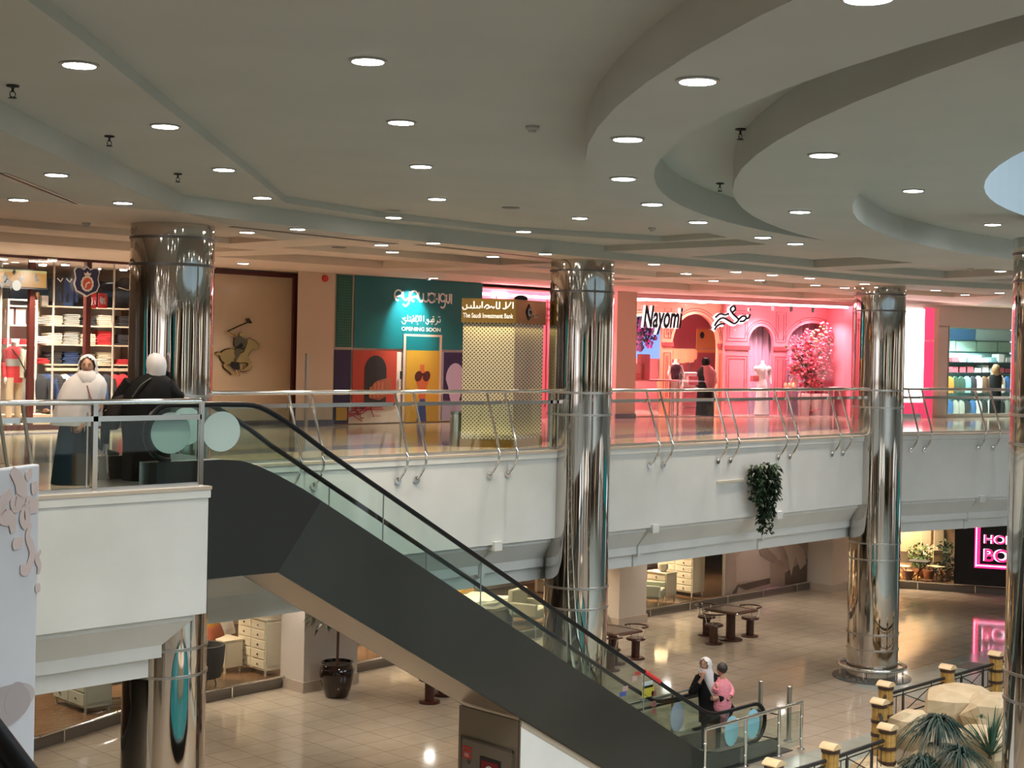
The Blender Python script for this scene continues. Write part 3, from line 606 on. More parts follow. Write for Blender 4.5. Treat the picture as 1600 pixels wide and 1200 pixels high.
for i, (px, py) in enumerate([(5, 402), (52, 405), (102, 411), (152, 417), (193, 419), (-20, 400), (82, 404)]):
    P = onZ(px, py, 3.22); t = thing('shop_spotlight', 'bright round spotlight in the ceiling of the left shop', 'spotlight', (P[0], P[1], 3.22), 'spotlights of the left shop')
    MB().lathe([(.09, 0), (.09, -.03), (.07, -.035)], P, 16).build('housing', SHWHITE, t); MB().lathe([(.075, -.03), (.07, -.05)], P, 16).build('lens', LON, t); lamp('AREA', (0, 0, -.07), 22, (1, .90, .76), .15, t)
for D in (-8, -4, 0, 4): 
    t = thing('shop_spotlight', 'bright round spotlight in the ceiling of the left shop', 'spotlight', (D, 12.0, 3.2), 'spotlights of the left shop'); MB().lathe([(.075, -.0), (.07, -.03)], (D, 12, 3.2), 16).build('lens', LON, t); lamp('AREA', (0, 0, -.05), 40, (1, .90, .76), .15, t)
# shelving with folded clothes
CB_ = 13.2
SHV = thing('display_shelving', 'white shelving stacked with folded clothes in the left shop', 'shelves', (3.5, CB_, 0))
xs0 = onC(56, 520, CB_)[0]; xs1 = onC(214, 520, CB_)[0]; sh = MB(); ys = [479, 508, 538, 569]; zs = [onC(120, y, CB_-.4)[2] for y in ys]
for z in zs: sh.box(xs0, xs1, CB_-.45, CB_+.1, z-.03, z)
sh.build('shelf_board', SHELF, SHV)
up_ = MB()
for px in (56, 135, 214): x = onC(px, 520, CB_)[0]; up_.box(x-.02, x+.02, CB_-.1, CB_+.1, .02, zs[0])
up_.build('upright', SHWHITE, SHV); MB().box(xs0-.5, xs1, CB_+.16, CB_+.2, zs[0]-.2, onC(110, 436, CB_)[2]).build('navy_panel', NAVY, SHV); MB().box(xs0, xs1, CB_+.1, CB_+.14, .02, zs[0]).build('back_panel', SHWHITE, SHV)
MB().box(xs0, xs1, CB_-.5, CB_-.42, zs[3]-.14, zs[3]-.08).build('hanging_rail', SHELF, SHV)
FC = {'cream': (.70, .62, .48), 'grey': (.38, .37, .34), 'white': (.78, .76, .73), 'black': (.03, .03, .035), 'red': (.55, .03, .04), 'navy': (.03, .06, .16), 'olive': (.20, .18, .12), 'blue': (.05, .14, .35)}
FM = {k: mat('cloth '+k, v, .85) for k, v in FC.items()}
fold0 = {}
def folded(kind, x, y, z, a, label, group, wd=.17, th=.035):
    key = (kind, wd)
    if key not in fold0:
        rows = []
        for s_, zz in ((.94, .0), (1.0, .012), (1.0, .026), (.93, th)):
            rows.append([(wd*s_*cx_, .15*s_*cy_, zz) for cx_, cy_ in ((-1, -.8), (-.8, -1), (.8, -1), (1, -.8), (1, .8), (.8, 1), (-.8, 1), (-1, .8))])
        fold0[key] = MB().loft(rows).build('folded_garment', FM[kind], None, True, keep=True); o = fold0[key]
    else: o = fold0[key].copy(); COL.objects.link(o)
    o.location = (x, y, z); o.rotation_euler = (0, 0, a); return tag(o, label, 'clothing', group)
random.seed(3)
rowsK = [[('grey', 4), ('cream', 5), ('grey', 6), ('black', 5), ('cream', 6), ('black', 6)], [('white', 4), ('cream', 6), ('grey', 7), ('cream', 6), ('red', 8), ('black', 6)], [('red', 3), ('black', 7), ('navy', 7), ('olive', 6), ('cream', 7), ('red', 3)]]
pxs = [62, 80, 107, 133, 158, 191]
for r_, row in enumerate(rowsK):
    for k, (kc, n_) in enumerate(row):
        x = onC(pxs[k], 520, CB_-.2)[0]
        for j in range(n_):
            folded(kc, x+random.uniform(-.02, .02), CB_-.22, zs[r_+1]+j*.037, random.uniform(-.08, .08), 'folded %s garment in stack %s of the %s shelf, left shop' % (kc, ['one', 'two', 'three', 'four', 'five', 'six'][k], ['top', 'middle', 'bottom'][r_]), 'folded %s garments, stack %d of row %d' % (kc, k+1, r_+1))
# bags and jackets on the top shelf
def jacket(x, y, z, m, h, wd, label, group=None, hung=False, a=0.0):
    t = thing('hanging_jacket' if hung else 'display_jacket', label, 'jacket', (x, y, z), group)
    ca, sa = math.cos(a), math.sin(a); rows = []
    for f_, w_, d_ in ((0, .42, .5), (.25, .46, .6), (.55, .5, .7), (.8, .52, .7), (.93, .38, .5), (1, .14, .3)):
        rows.append([(x+(wd*w_*math.cos(u))*ca-(.11*d_*math.sin(u))*sa, y+(wd*w_*math.cos(u))*sa+.11*d_*math.sin(u)*ca, z+h*f_) for u in [2*PI*i/14 for i in range(14)]])
    MB().loft(rows).build('body', m, t, True)
    for s_ in (-1, 1):
        MB().tube([(x+s_*wd*.46*ca, y+s_*wd*.46*sa, z+h*.86), (x+s_*wd*.56*ca, y+s_*wd*.56*sa-.03, z+h*.5), (x+s_*wd*.54*ca, y+s_*wd*.54*sa-.06, z+h*.16)], [.05, .045, .035], 8).build('sleeve', m, t, True)
    return t
for i, (px, k, lab) in enumerate([(90, 'black', 'black jacket standing on the top shelf behind the left shop window'), (104, 'navy', 'navy jacket with white collar on the top shelf, left shop')]):
    P = onC(px, 479, CB_-.2); j_ = jacket(P[0], CB_-.2, zs[0], FM[k], .60, .34, lab)
    MB().tube([(P[0]-.06, CB_-.28, zs[0]+.57), (P[0], CB_-.31, zs[0]+.5), (P[0]+.06, CB_-.28, zs[0]+.57)], .014, 6).build('collar', FM['white'], j_)
P = onC(192, 479, CB_-.2); bg = thing('black_backpack', 'black bag with white piping on the top shelf beside the column', 'bag', (P[0], P[1], zs[0]))
MB().ell((P[0], CB_-.2, zs[0]+.25), (.27, .14, .25), 16, 10).build('body', FM['black'], bg, True); MB().ell((P[0]+.02, CB_-.24, zs[0]+.52), (.17, .12, .14), 14, 8).build('hood', FM['black'], bg, True)
MB().tube([(P[0]-.2, CB_-.36, zs[0]+.44), (P[0], CB_-.38, zs[0]+.39), (P[0]+.2, CB_-.36, zs[0]+.44)], .01, 6).build('piping', FM['white'], bg)
P = onC(61, 479, CB_-.2); tr_ = thing('trophy_stand', 'small figure trophy beside a white box on the top shelf', 'ornament', (P[0], CB_-.2, zs[0]))
MB().lathe([(.05, 0), (.05, .05), (.015, .08), (.02, .14), (.05, .2), (.04, .26)], (P[0]-.04, CB_-.2, zs[0]), 12).build('cup', mat('brass', (.6, .38, .12), .3, 1), tr_, True); MB().box(P[0]+.02, P[0]+.16, CB_-.28, CB_-.12, zs[0], zs[0]+.2).build('box', SHWHITE, tr_)
# hanging jackets under the shelves
hk = ['black', 'navy', 'black', 'white', 'navy', 'black', 'black', 'navy', 'black', 'red', 'red', 'black']
zr = zs[3]-.14
for i, px in enumerate(range(60, 210, 13)):
    P = onC(px, 600, CB_-.46); kc = hk[i % 12]
    jacket(P[0], CB_-.46+.02*(i % 2), zr-.78, FM[kc], .72, .36, '%s jacket hanging %s on the rail of the left shop' % (kc, ['first', 'second', 'third', 'fourth', 'fifth', 'sixth', 'seventh', 'eighth', 'ninth', 'tenth', 'eleventh', 'twelfth'][i]), 'jackets on the rail', True, -.35)
# low tables with shoes / boxes in the window
lt = MB().box(2.6, 6.2, 12.0, 12.5, .02, .25); tag(lt.build('display_plinth', SHELF, None), 'low pale plinth inside the left shop window', 'plinth')
for i, px in enumerate([70, 88, 112, 131, 160, 178, 196]):
    P = onC(px, 650, 12.2); s_ = thing('display_shoe', 'brown shoe on the low plinth, shoe %d counted from the mullion' % (i+1), 'shoe', (P[0], 12.2, .25), 'shoes on the plinth')
    MB().ell((P[0], 12.15, .31), (.05, .13, .055), 10, 6).build('upper', mat('shoe brown', (.12, .05, .025), .4), s_, True); MB().box(P[0]-.045, P[0]+.045, 12.03, 12.27, .252, .272).build('sole', BLK, s_)
# white cabinet at far left
CBN = thing('open_cabinet', 'white open cabinet holding two pink boxes at far left', 'cabinet', (2.6, 13.0, 0))
a_ = onC(3, 467, 13.0); b_ = onC(45, 560, 13.0)
MB().box(a_[0], b_[0], 13.02, 13.06, .02, a_[2]).build('back', mat('cabinet grey', (.35, .33, .31), .6), CBN); cbm = MB()
for x in (a_[0], b_[0]): cbm.box(x-.02, x+.02, 12.7, 13.06, .02, a_[2])
for y in (467, 477, 507, 538): z = onC(20, y, 12.8)[2]; cbm.box(a_[0], b_[0], 12.7, 13.06, z-.03, z)
cbm.build('carcass', SHWHITE, CBN)
for i, (u0, u1) in enumerate([(8, 21), (25, 40)]):
    A = onC(u0, 482, 12.75); B = onC(u1, 505, 12.75); tag(MB().box(A[0], B[0], 12.75, 12.95, onC(20, 507, 12.8)[2], A[2]).build('gift_box', mat('pale pink box', (.62, .45, .44), .6), None), ['left', 'right'][i]+' pale pink box in the white cabinet', 'box')
for i, (u, kc) in enumerate([(8, 'red'), (20, 'white'), (34, 'red')]):
    A = onC(u, 536, 12.8); 
    for j in range(3): folded(kc, A[0], 12.85, onC(20, 538, 12.8)[2]+j*.037, .05*j, 'folded %s garment in the bottom of the white cabinet, pile %s' % (kc, ['one', 'two', 'three'][i]), 'folded garments in the white cabinet, pile %d' % (i+1), .11)
# display screen, shield badge, sale posters
SCN = thing('display_screen', 'hanging screen showing riders on horses on a yellow field', 'screen', WS.P(WS.at(30, 450)[0], .1, 2.7))
A = WS.at(-40, 411, .1); B = WS.at(72.5, 453, .1)
MB().wbox(WS, A[0], B[0], .1, .15, B[1], A[1]-.05).build('bezel', BLK, SCN)
def emat(nm, c, s_): return mat(nm, (.01, .01, .01), .5, emit=c, es=s_)
MB().wbox(WS, A[0]+.02, B[0]-.03, .15, .155, B[1]+.03, A[1]-.08).build('picture_field', emat('screen field', (.62, .30, .07), .42), SCN)
MB().wbox(WS, A[0]+.02, B[0]-.03, .155, .158, B[1]+.30, A[1]-.08).build('picture_sky', emat('screen sky', (.55, .42, .16), .5), SCN)
random.seed(5)
for (cx_, cy_, rx, ry) in [(8, 434, 5, 8), (12, 441, 8, 6), (22, 425, 3, 5), (3, 445, 4, 6), (56, 432, 2.5, 5), (58, 438, 4, 3), (17, 448, 2, 5), (33, 436, 3.5, 8)]:
    c = WS.at(cx_, cy_, .158); e_ = WS.at(cx_+rx, cy_+ry, .158); rx_ = abs(e_[0]-c[0]); rz_ = abs(e_[1]-c[1])
    MB().prism([WS.P(c[0]+rx_*math.cos(2*PI*k/12)*(1-.3*(k % 3)), .158, c[1]+rz_*math.sin(2*PI*k/12)) for k in range(12)], (WS.n[0]*.003, WS.n[1]*.003, 0)).build('picture_rider', mat('picture dark', (.03, .03, .03), .5), SCN)
c = WS.at(26, 446, .16); MB().prism([WS.P(c[0]+.09*math.cos(2*PI*k/16), .16, c[1]+.10*math.sin(2*PI*k/16)) for k in range(16)], (0, -.003, 0)).build('picture_ball', emat('ball', (.7, .66, .55), .5), SCN)
def shield(s_, o_, c, m, nm, par):
    P = [(-.5, .36), (-.42, .47), (-.28, .47), (-.14, .40), (0, .5), (.14, .40), (.28, .47), (.42, .47), (.5, .36), (.44, .1), (.5, -.1), (.4, -.32), (.15, -.42), (0, -.5), (-.15, -.42), (-.4, -.32), (-.5, -.1), (-.44, .1)]
    return MB().prism([WS.P(c[0]+x*s_, o_, c[1]+z*s_*1.08) for x, z in P], (WS.n[0]*.01, WS.n[1]*.01, 0)).build(nm, m, par)
c = WS.at(136, 440, .12); BD = thing('shield_sign', 'navy shield sign with white border and a red crowned crest', 'sign', WS.P(c[0], .12, c[1]-.3))
shield(.56, .10, c, PAPER, 'border', BD); shield(.50, .112, c, mat('badge navy', (.025, .03, .10), .5), 'field', BD)
crest = mat('badge red', (.65, .10, .05), .5)
MB().prism([WS.P(c[0]+(.13+.012*(k % 2))*math.cos(2*PI*k/24), .125, c[1]-.04+(.15+.012*(k % 2))*math.sin(2*PI*k/24)) for k in range(24)], (0, -.006, 0)).build('crest_wreath', PAPER, BD)
MB().prism([WS.P(c[0]+.095*math.cos(2*PI*k/20), .133, c[1]-.04+.115*math.sin(2*PI*k/20)) for k in range(20)], (0, -.005, 0)).build('crest_disc', crest, BD)
MB().prism([WS.P(c[0]+x, .133, c[1]+.12+z) for x, z in ((-.06, 0), (.06, 0), (.08, .06), (.04, .03), (0, .08), (-.04, .03), (-.08, .06))], (0, -.005, 0)).build('crown', PAPER, BD)
hr = MB(); stroke(hr, [(-.04, -.07), (-.03, 0), (.03, .04), (.05, .02)], .03, WS.P(c[0], .142, c[1]-.05), WS.d, 1, 1, .003); hr.build('crest_figure', PAPER, BD)
mb_ = MB().box(2.6, 6.2, 12.98, 13.05, 1.95, 2.05)
for i, (u0, u1, s_) in enumerate([(137, 150, '0.'), (153, 167, 'Flat')]):
    A = WS.at(u0, 458, -.35); B = WS.at(u1, 482, -.35); t = thing('sale_poster', ['left red sale poster in the left shop window', 'right red sale poster reading Flat 40%'][i], 'poster', WS.P((A[0]+B[0])/2, -.35, B[1]))
    MB().wbox(WS, A[0], B[0], -.35, -.34, B[1], A[1]).build('sheet', RED, t)
    text('Flat' if i else '0.', 'poster_word', PAPER, WS.P(A[0]+.04, -.338, A[1]-.18 if i else A[1]-.24), WS.d, .11 if i else .16, (B[0]-A[0])-.1, .004, t)
    text('40%' if i else '%', 'poster_figure', PAPER, WS.P(A[0]+(.04 if i else .14), -.338, B[1]+.08), WS.d, .13 if i else .07, (B[0]-A[0])-(.08 if i else .16), .004, t)
# mannequins --------------------------------------------------------
SKINW = mat('mannequin white', (.80, .72, .68), .4)
def oval(cx, cy, z, rx, ry, a=0.0, n=16): return [(cx+rx*math.cos(2*PI*i/n)*math.cos(a)-ry*math.sin(2*PI*i/n)*math.sin(a), cy+rx*math.cos(2*PI*i/n)*math.sin(a)+ry*math.sin(2*PI*i/n)*math.cos(a), z) for i in range(n)]
def body(mb, c, a, rows):
    return mb.loft([oval(c[0]+(r[3] if len(r) > 3 else 0), c[1]+(r[4] if len(r) > 4 else 0), c[2]+r[0], r[1], r[2], a) for r in rows])
P = onC(20, 668, 11.9); P = (P[0], 11.9, .04); a0 = -.15
MN = thing('mannequin', 'headless white mannequin in red and beige sweater and beige trousers', 'mannequin', P)
MB().lathe([(.2, 0), (.2, .02)], (P[0], P[1], .02), 24).build('base', STEEL, MN)
for s_ in (-1, 1):
    MB().loft([oval(P[0]+s_*.10, P[1]+.02*s_, z, rx, ry) for z, rx, ry in ((.16, .055, .06), (.45, .06, .07), (.75, .085, .09), (.98, .10, .11))]).build('trouser_leg', mat('beige trousers', (.60, .47, .32), .8), MN, True)
    MB().ell((P[0]+s_*.10, P[1]-.05, .08), (.045, .12, .05), 10, 6).build('shoe', PAPER, MN, True)
body(MB(), (P[0], P[1], 0), 0, [(.88, .17, .12), (1.02, .185, .13), (1.25, .17, .125), (1.42, .20, .12), (1.52, .19, .10), (1.58, .10, .08)]).build('sweater', mat('red sweater', (.62, .04, .05), .85), MN, True)
body(MB(), (P[0]-.01, P[1]-.004, 0), 0, [(1.20, .176, .130), (1.27, .178, .130), (1.34, .186, .130)]).build('grey_stripe', FM['grey'], MN, True)
body(MB(), (P[0]+.1, P[1]-.012, 0), 0, [(.98, .085, .125), (1.25, .08, .125), (1.42, .10, .115), (1.53, .08, .09)]).build('beige_panel', FM['cream'], MN, True)
for s_ in (-1, 1): MB().tube([(P[0]+s_*.18, P[1], 1.50), (P[0]+s_*.24, P[1]-.02, 1.26), (P[0]+s_*.22, P[1]-.08, .99)], [.06, .055, .04], 10).build('sleeve', mat('red sweater', (.6, 0, 0)) if s_ < 0 else FM['cream'], MN, True)
for s_ in (-1, 1): MB().ell((P[0]+s_*.22, P[1]-.1, .93), (.03, .035, .07), 10, 6).build('hand', SKINW, MN, True)
MB().lathe([(.06, 1.55), (.055, 1.66), (.045, 1.67)], (P[0], P[1], 0), 14).build('neck', SKINW, MN, True)
MB().tube([(P[0]-.1, P[1]-.1, 1.54), (P[0]+.02, P[1]-.15, 1.36), (P[0]+.17, P[1]-.13, 1.12)], .012, 6).build('bag_strap', BLK, MN); MB().ell((P[0]+.22, P[1]-.1, 1.05), (.06, .05, .1), 10, 6).build('bag', BLK, MN, True)
# -------- framed advertising wall with the gold rider
PN = thing('advert_panel', 'glossy beige wall panel framed in dark wood carrying a golden horse rider', 'wall panel', (8, 11.1, 0))
pa = WS.at(300, 424, .08)[0]-12; pb = WS.at(457, 424, .08)[0]-12
MB().box(pa, pb, 11.12, 11.2, .08, 3.18).build('sheet', noisy('glossy beige laminate', (.56, .44, .31), (.60, .48, .35), .6, .08), PN)
frw = MB().box(pa-.2, pb+.16, 11.05, 11.2, 3.18, 3.28).box(pb, pb+.06, 11.05, 11.2, 0, 3.18).box(pb+.1, pb+.16, 11.03, 11.2, 0, 3.28).box(pa, pb, 11.06, 11.2, .02, .09).box(pa, pb+.1, 11.02, 11.2, 3.2, 3.24)
frw.build('frame', MAROON, PN)
struct('wall_panel_back', MB().box(6.6, 10.2, 11.2, 11.3, 0, 3.3), CREAM)
EM = thing('rider_emblem', 'gold and black emblem of a polo rider on a galloping horse', 'emblem', (8, 11.09, 1))
GOLD = mat('gold relief', (.55, .38, .16), .22, 1.0); GOLDD = mat('dark bronze edge', (.05, .035, .02), .4, .6)
def emb(P, m, nm, th, sc=1.0, tube_=None):
    Q = [onC(320+x/10, 480+y/10, 11.08) for x, y in P]
    if tube_: return MB().tube([(p[0], 11.09-th, p[2]) for p in Q], tube_, 6).build(nm, m, EM, True)
    return MB().prism([(p[0], 11.1, p[2]) for p in Q], (0, -th, 0)).build(nm, m, EM, False, .006)
HB = [(160, 720), (200, 702), (255, 712), (275, 688), (330, 662), (400, 645), (470, 668), (560, 720), (602, 700), (625, 650), (648, 590), (664, 545), (660, 500), (700, 488), (728, 508), (764, 520), (802, 552), (838, 592), (852, 625), (836, 655), (790, 666), (752, 652), (722, 662), (700, 692), (682, 722), (664, 770), (702, 812), (732, 856), (724, 925), (676, 985), (612, 1008), (538, 992), (596, 958), (655, 925), (676, 885), (640, 866), (590, 862), (540, 872), (470, 866), (400, 872), (376, 892), (336, 900), (356, 940), (424, 990), (456, 1040), (420, 1052), (376, 1008), (298, 945), (280, 905), (306, 868), (276, 850), (248, 808), (232, 762), (170, 748)]
emb([(x-9 if x < 500 else x+9, y+9 if y > 750 else y-9) for x, y in HB], GOLDD, 'horse_outline', .015); emb(HB, GOLD, 'horse_body', .04)
emb([(452, 480), (500, 450), (560, 465), (612, 492), (622, 560), (600, 600), (612, 660), (590, 665), (565, 630), (500, 645), (446, 590)], mat('steel relief', (.16, .14, .10), .3, 1), 'rider_body', .055); emb([(480, 640), (560, 640), (548, 730), (500, 800), (476, 860), (440, 850), (468, 780), (450, 700)], mat('steel relief', (0, 0, 0)), 'rider_leg', .058)
emb([(520, 420), (550, 385), (590, 395), (605, 440), (570, 465), (530, 455)], GOLD, 'rider_head', .06)
emb([(480, 620), (560, 550), (590, 600), (560, 640), (500, 650)], BLK, 'rider_shirt', .06); emb([(400, 850), (530, 860), (545, 970), (480, 985), (420, 940)], BLK, 'saddle_cloth', .05)
emb([(470, 455), (400, 430), (335, 385)], GOLD, 'rider_arm', .05, tube_=.022); emb([(335, 380), (500, 300), (680, 225)], GOLDD, 'mallet_shaft', .05, tube_=.016)
emb([(640, 185), (680, 170), (735, 245), (700, 255)], GOLDD, 'mallet_head', .05)
for pth in ([(480, 975), (500, 1040), (530, 1072)], [(620, 890), (590, 930), (585, 975)]): emb(pth, GOLD, 'horse_leg', .04, tube_=.02)
# -------- beige corner pier, alarm bell, pole
struct('wall_pier', MB().prism([(9.0, 10.4, 0), (10.0, 10.4, 0), (10.0, 11.25, 0), (9.72, 11.25, 0)], (0, 0, 3.3)), CREAM); struct('baseboard_1', MB().box(8.98, 10.02, 10.37, 10.4, 0, .12), BLUEB)
P = onC(508, 435, 10.38); AB = thing('alarm_bell', 'round red fire alarm bell high on the beige pier', 'alarm bell', (P[0], 10.36, P[2]))
MB().prism([(P[0]+.075*math.cos(2*PI*k/20), 10.4, P[2]+.075*math.sin(2*PI*k/20)) for k in range(20)], (0, -.05, 0)).build('gong', RED, AB, False, .01); MB().prism([(P[0]+.02*math.cos(2*PI*k/10), 10.35, P[2]+.02*math.sin(2*PI*k/10)) for k in range(10)], (0, -.02, 0)).build('boss', RED, AB)
P = onC(480.5, 552, 10.1); tag(MB().box(P[0]-.03, P[0]+.03, 10.08, 10.14, 0, P[2]).build('barrier_post', STEEL, None), 'slim steel post standing against the beige pier', 'post')
# -------- hoarding with the teal top and picture squares
HO = thing('shop_hoarding', 'teal hoarding with white lettering and colourful picture squares, door in the middle', 'hoarding', (12.2, 10.4, 0))
MB().box(10.02, 14.42, 10.42, 10.6, .02, 3.3).build('board', mat('hoarding pale', (.66, .56, .50), .5), HO)
TEAL = mat('hoarding teal', (.004, .14, .16), .35)
hp_ = lambda x0, y0, x1, y1, m, nm, o=.0: plate(WH_, x0, y0, x1, y1, m, nm, HO, o, .012)
def hz(px, py): return WH_.at(px, py)
def hbox(px0, px1, z0, z1, m, nm, o=.0, th=.012): return MB().wbox(WH_, hz(px0, 500)[0], hz(px1, 500)[0], o, o+th, z0, z1).build(nm, m, HO)
hbox(525, 549.5, 1.70, 3.28, noisy('green board', (.005, .09, .06), (.008, .11, .08), 4, .5), 'green_panel')
dt = MB()
for i in range(7):
    for j in range(26): 
        t_ = hz(527, 500)[0]+.05+i*.057; z = 1.75+j*.058; dt.prism([WH_.P(t_+.012*math.cos(k*PI/2), .013, z+.012*math.sin(k*PI/2)) for k in range(4)], (0, -.002, 0))
dt.build('dot_pattern', mat('dot green', (.10, .30, .22), .5), HO)
hbox(553, 752.5, 1.69, 3.29, TEAL, 'teal_panel')
NV = mat('hoarding navy', (.02, .012, .06), .5); YL = mat('hoarding yellow', (.47, .26, .025), .5); OR = mat('hoarding red orange', (.40, .045, .025), .5); LIL = mat('hoarding lilac', (.42, .38, .52), .5)
hbox(523.5, 549.5, .42, 1.64, NV, 'navy_square'); hbox(523.5, 547, .02, .44, NV, 'navy_square'); hbox(527, 544, .10, .38, YL, 'yellow_square', .013)
hbox(552, 621, .42, 1.64, OR, 'red_square')
arch_ = [WH_.P(hz(581, 0)[0], .014, .42)]+[WH_.P((hz(581, 0)[0]+hz(615, 0)[0])/2-(hz(615, 0)[0]-hz(581, 0)[0])/2*math.cos(PI*k/14), .014, 1.2+.33*math.sin(PI*k/14)) for k in range(15)]+[WH_.P(hz(615, 0)[0], .014, .42)]
MB().prism(arch_, (0, -.005, 0)).build('arch_shape', BLK, HO)
HAND = mat('printed hand brown', (.30, .08, .04), .6); hm = MB()
P0 = WH_.P(hz(578, 500)[0], .022, .58)
hm.prism([(P0[0]+x, P0[1], P0[2]+z) for x, z in [(0, 0), (.02, .16), (.10, .30), (.22, .38), (.40, .42), (.62, .46), (.66, .2), (.5, .04), (.3, -.05)]], (0, -.004, 0)); hm.build('printed_palm', HAND, HO)
fg = MB()
for x, z, x2, z2 in ((.05, .25, .03, .02), (.16, .33, .14, .0), (.27, .36, .25, .02), (.38, .36, .36, .06)): stroke(fg, [(x, z), (x-.01, (z+z2)/2), (x2, z2)], .075, (P0[0], P0[1]-.005, P0[2]), (1, 0), 1, 1, .004)
fg.build('printed_fingers', mat('printed finger', (.42, .13, .07), .6), HO)
sq = MB(); random.seed(9)
for k in range(9):
    p0_ = (random.uniform(-.2, .9), random.uniform(.25, .5)); stroke(sq, smoothp([p0_, (p0_[0]+random.uniform(-.4, .4), p0_[1]-random.uniform(.0, .15)), (p0_[0]+random.uniform(-.5, .5), p0_[1]-random.uniform(-.1, .2)), (p0_[0]+random.uniform(-.3, .5), p0_[1]-random.uniform(.0, .2))], 4), .022, (WH_.P(hz(562, 500)[0], .015, .0)), (1, 0), 1, 1, .003)
sq.build('red_squiggles', mat('squiggle red', (.5, .02, .03), .5), HO)
# door
hbox(630, 690, .02, 2.03, mat('door frame beige', (.55, .42, .33), .5), 'door_frame', .0, .03); hbox(634, 686, .04, 1.98, TEAL, 'door_top', .03, .006); dr = hbox(634, 686, .02, 1.66, YL, 'door_leaf', .03, .012)
MB().wbox(WH_, hz(635, 0)[0], hz(637, 0)[0]+.02, .042, .06, 1.0, 1.18).build('door_handle', BLK, dr)
pc = WH_.P(hz(660, 500)[0], .044, 0); px_ = MB()
for s_ in (-1, 1): px_.prism([(pc[0]+s_*(.125+.115*math.cos(2*PI*k/16)), pc[1], 1.07+.12*math.sin(2*PI*k/16)+.02*s_*math.cos(2*PI*k/16)) for k in range(16)], (0, -.004, 0))
px_.prism([(pc[0]+x, pc[1], z) for x, z in [(-.06, 1.14), (.06, 1.14), (.06, 1.08), (-.06, 1.08)]], (0, -.004, 0)); 
MB().prism([(pc[0]+x, pc[1]+.003, z) for x, z in [(-.19, .95), (-.12, .78), (-.1, .55), (.1, .55), (.12, .78), (.19, .95), (.14, 1.15), (.05, 1.2), (.05, 1.34), (-.07, 1.34), (-.07, 1.2), (-.14, 1.15)]], (0, -.004, 0)).build('printed_face', mat('print orange', (.48, .10, .03), .6), HO)
px_.build('printed_sunglasses', mat('print dark red', (.07, .012, .01), .4), HO)
MB().prism([(pc[0]+x, pc[1], z) for x, z in [(-.07, .55), (.09, .55), (.14, .03), (-.16, .03)]], (0, -.004, 0)).build('printed_tie', mat('print blue', (.03, .05, .20), .5), HO)
hbox(693, 752.5, .04, 1.64, LIL, 'lilac_square'); hbox(694, 752, .5, 1.63, NV, 'navy_square', .013)
pe = WH_.P(hz(712, 500)[0], .026, 0); MB().prism([(pe[0]+.30*math.cos(2*PI*k/20)*(1 if math.sin(2*PI*k/20) > 0 else .75), pe[1], 1.0+(.38 if math.sin(2*PI*k/20) > 0 else .62)*math.sin(2*PI*k/20)) for k in range(20)], (0, -.004, 0)).build('lilac_drop', LIL, HO)
LET = mat('hoarding lettering', (.80, .80, .78), .5)
# brand word drawn with rounded pen strokes
lt_ = MB(); o0 = WH_.P(hz(614, 500)[0], .013, hz(614, 484)[1]); W_ = hz(702, 500)[0]-hz(614, 500)[0]; ux = W_/88
def pen(P, wd=2.0): stroke(lt_, smoothp(P, 5), wd*ux, o0, (1, 0), ux, ux*1.0, .006)
def ring(cx, cy, rx, ry, a0=0, a1=360, wd=2.0): pen([(cx+rx*math.cos(math.radians(a0+(a1-a0)*k/12)), cy+ry*math.sin(math.radians(a0+(a1-a0)*k/12))) for k in range(13)], wd)
ring(7, 17, 6, 6, -30, 270); pen([(2, 15), (12, 17)]); pen([(14, 22), (14, 15), (18, 12), (23, 15)]); pen([(24, 22), (23, 10), (18, 5), (14, 7)])
ring(31, 17, 5.5, 6, -30, 270); pen([(26, 15), (36, 17)]); pen([(38, 22), (38, 14), (42, 11), (45, 14), (45, 21)]); pen([(45, 14), (49, 11), (53, 14), (53, 22)]); ring(58.5, 16, 5, 5.5); pen([(63.5, 22), (63.5, 11)])
ring(66.5, 15, .6, .6, 0, 360, 1.4); pen([(70, 22), (70, 10)]); ring(76, 17, 4, 4.6); pen([(80, 20), (80, 9), (77, 5), (73, 6)]); pen([(82, 21), (82, 14), (85, 11), (87, 14), (87, 22)]); pen([(90, 22), (90, 10)])
lt_.build('brand_lettering', LET, HO)
text('OPENING SOON', 'english_lettering', LET, WH_.P(hz(627, 500)[0], .013, hz(627, 516.5)[1]), (1, 0), .088, hz(688, 500)[0]-hz(627, 500)[0], .005, HO, bold=.01)
# arabic line, strokes right to left drawn as seen
ar = MB(); o0 = WH_.P(hz(627, 500)[0], .013, hz(627, 502)[1]); ux = (hz(688, 500)[0]-hz(627, 500)[0])/61
for P_ in ([(0, 0), (2, -3), (5, -3), (6, 0), (3, 3), (1, 4), (6, 5)], [(6, 1), (9, 1), (9, 9)], [(10, 1), (13, 1), (13, 4)], [(13, 1), (16, 1), (16, 4)], [(16, 1), (20, 1), (20, 5), (18, 5), (18, 2)], [(22, 9), (22, 1), (25, 1), (28, 9)], [(24, 9), (28, 1)], [(30, 9), (30, 1)], [(34, 9), (34, 1)], [(37, 0), (40, -3), (42, 1), (41, 4), (39, 3), (41, 1), (44, 1)], [(44, 1), (46, 1), (46, 4)], [(46, 1), (50, 1), (50, 5), (48, 5), (48, 2)], [(52, -3), (55, -1), (56, 3)], [(56, 1), (60, 1), (60, 5)]):
    stroke(ar, smoothp(P_, 3), 1.0*ux, o0, (1, 0), ux, ux*.85, .005)
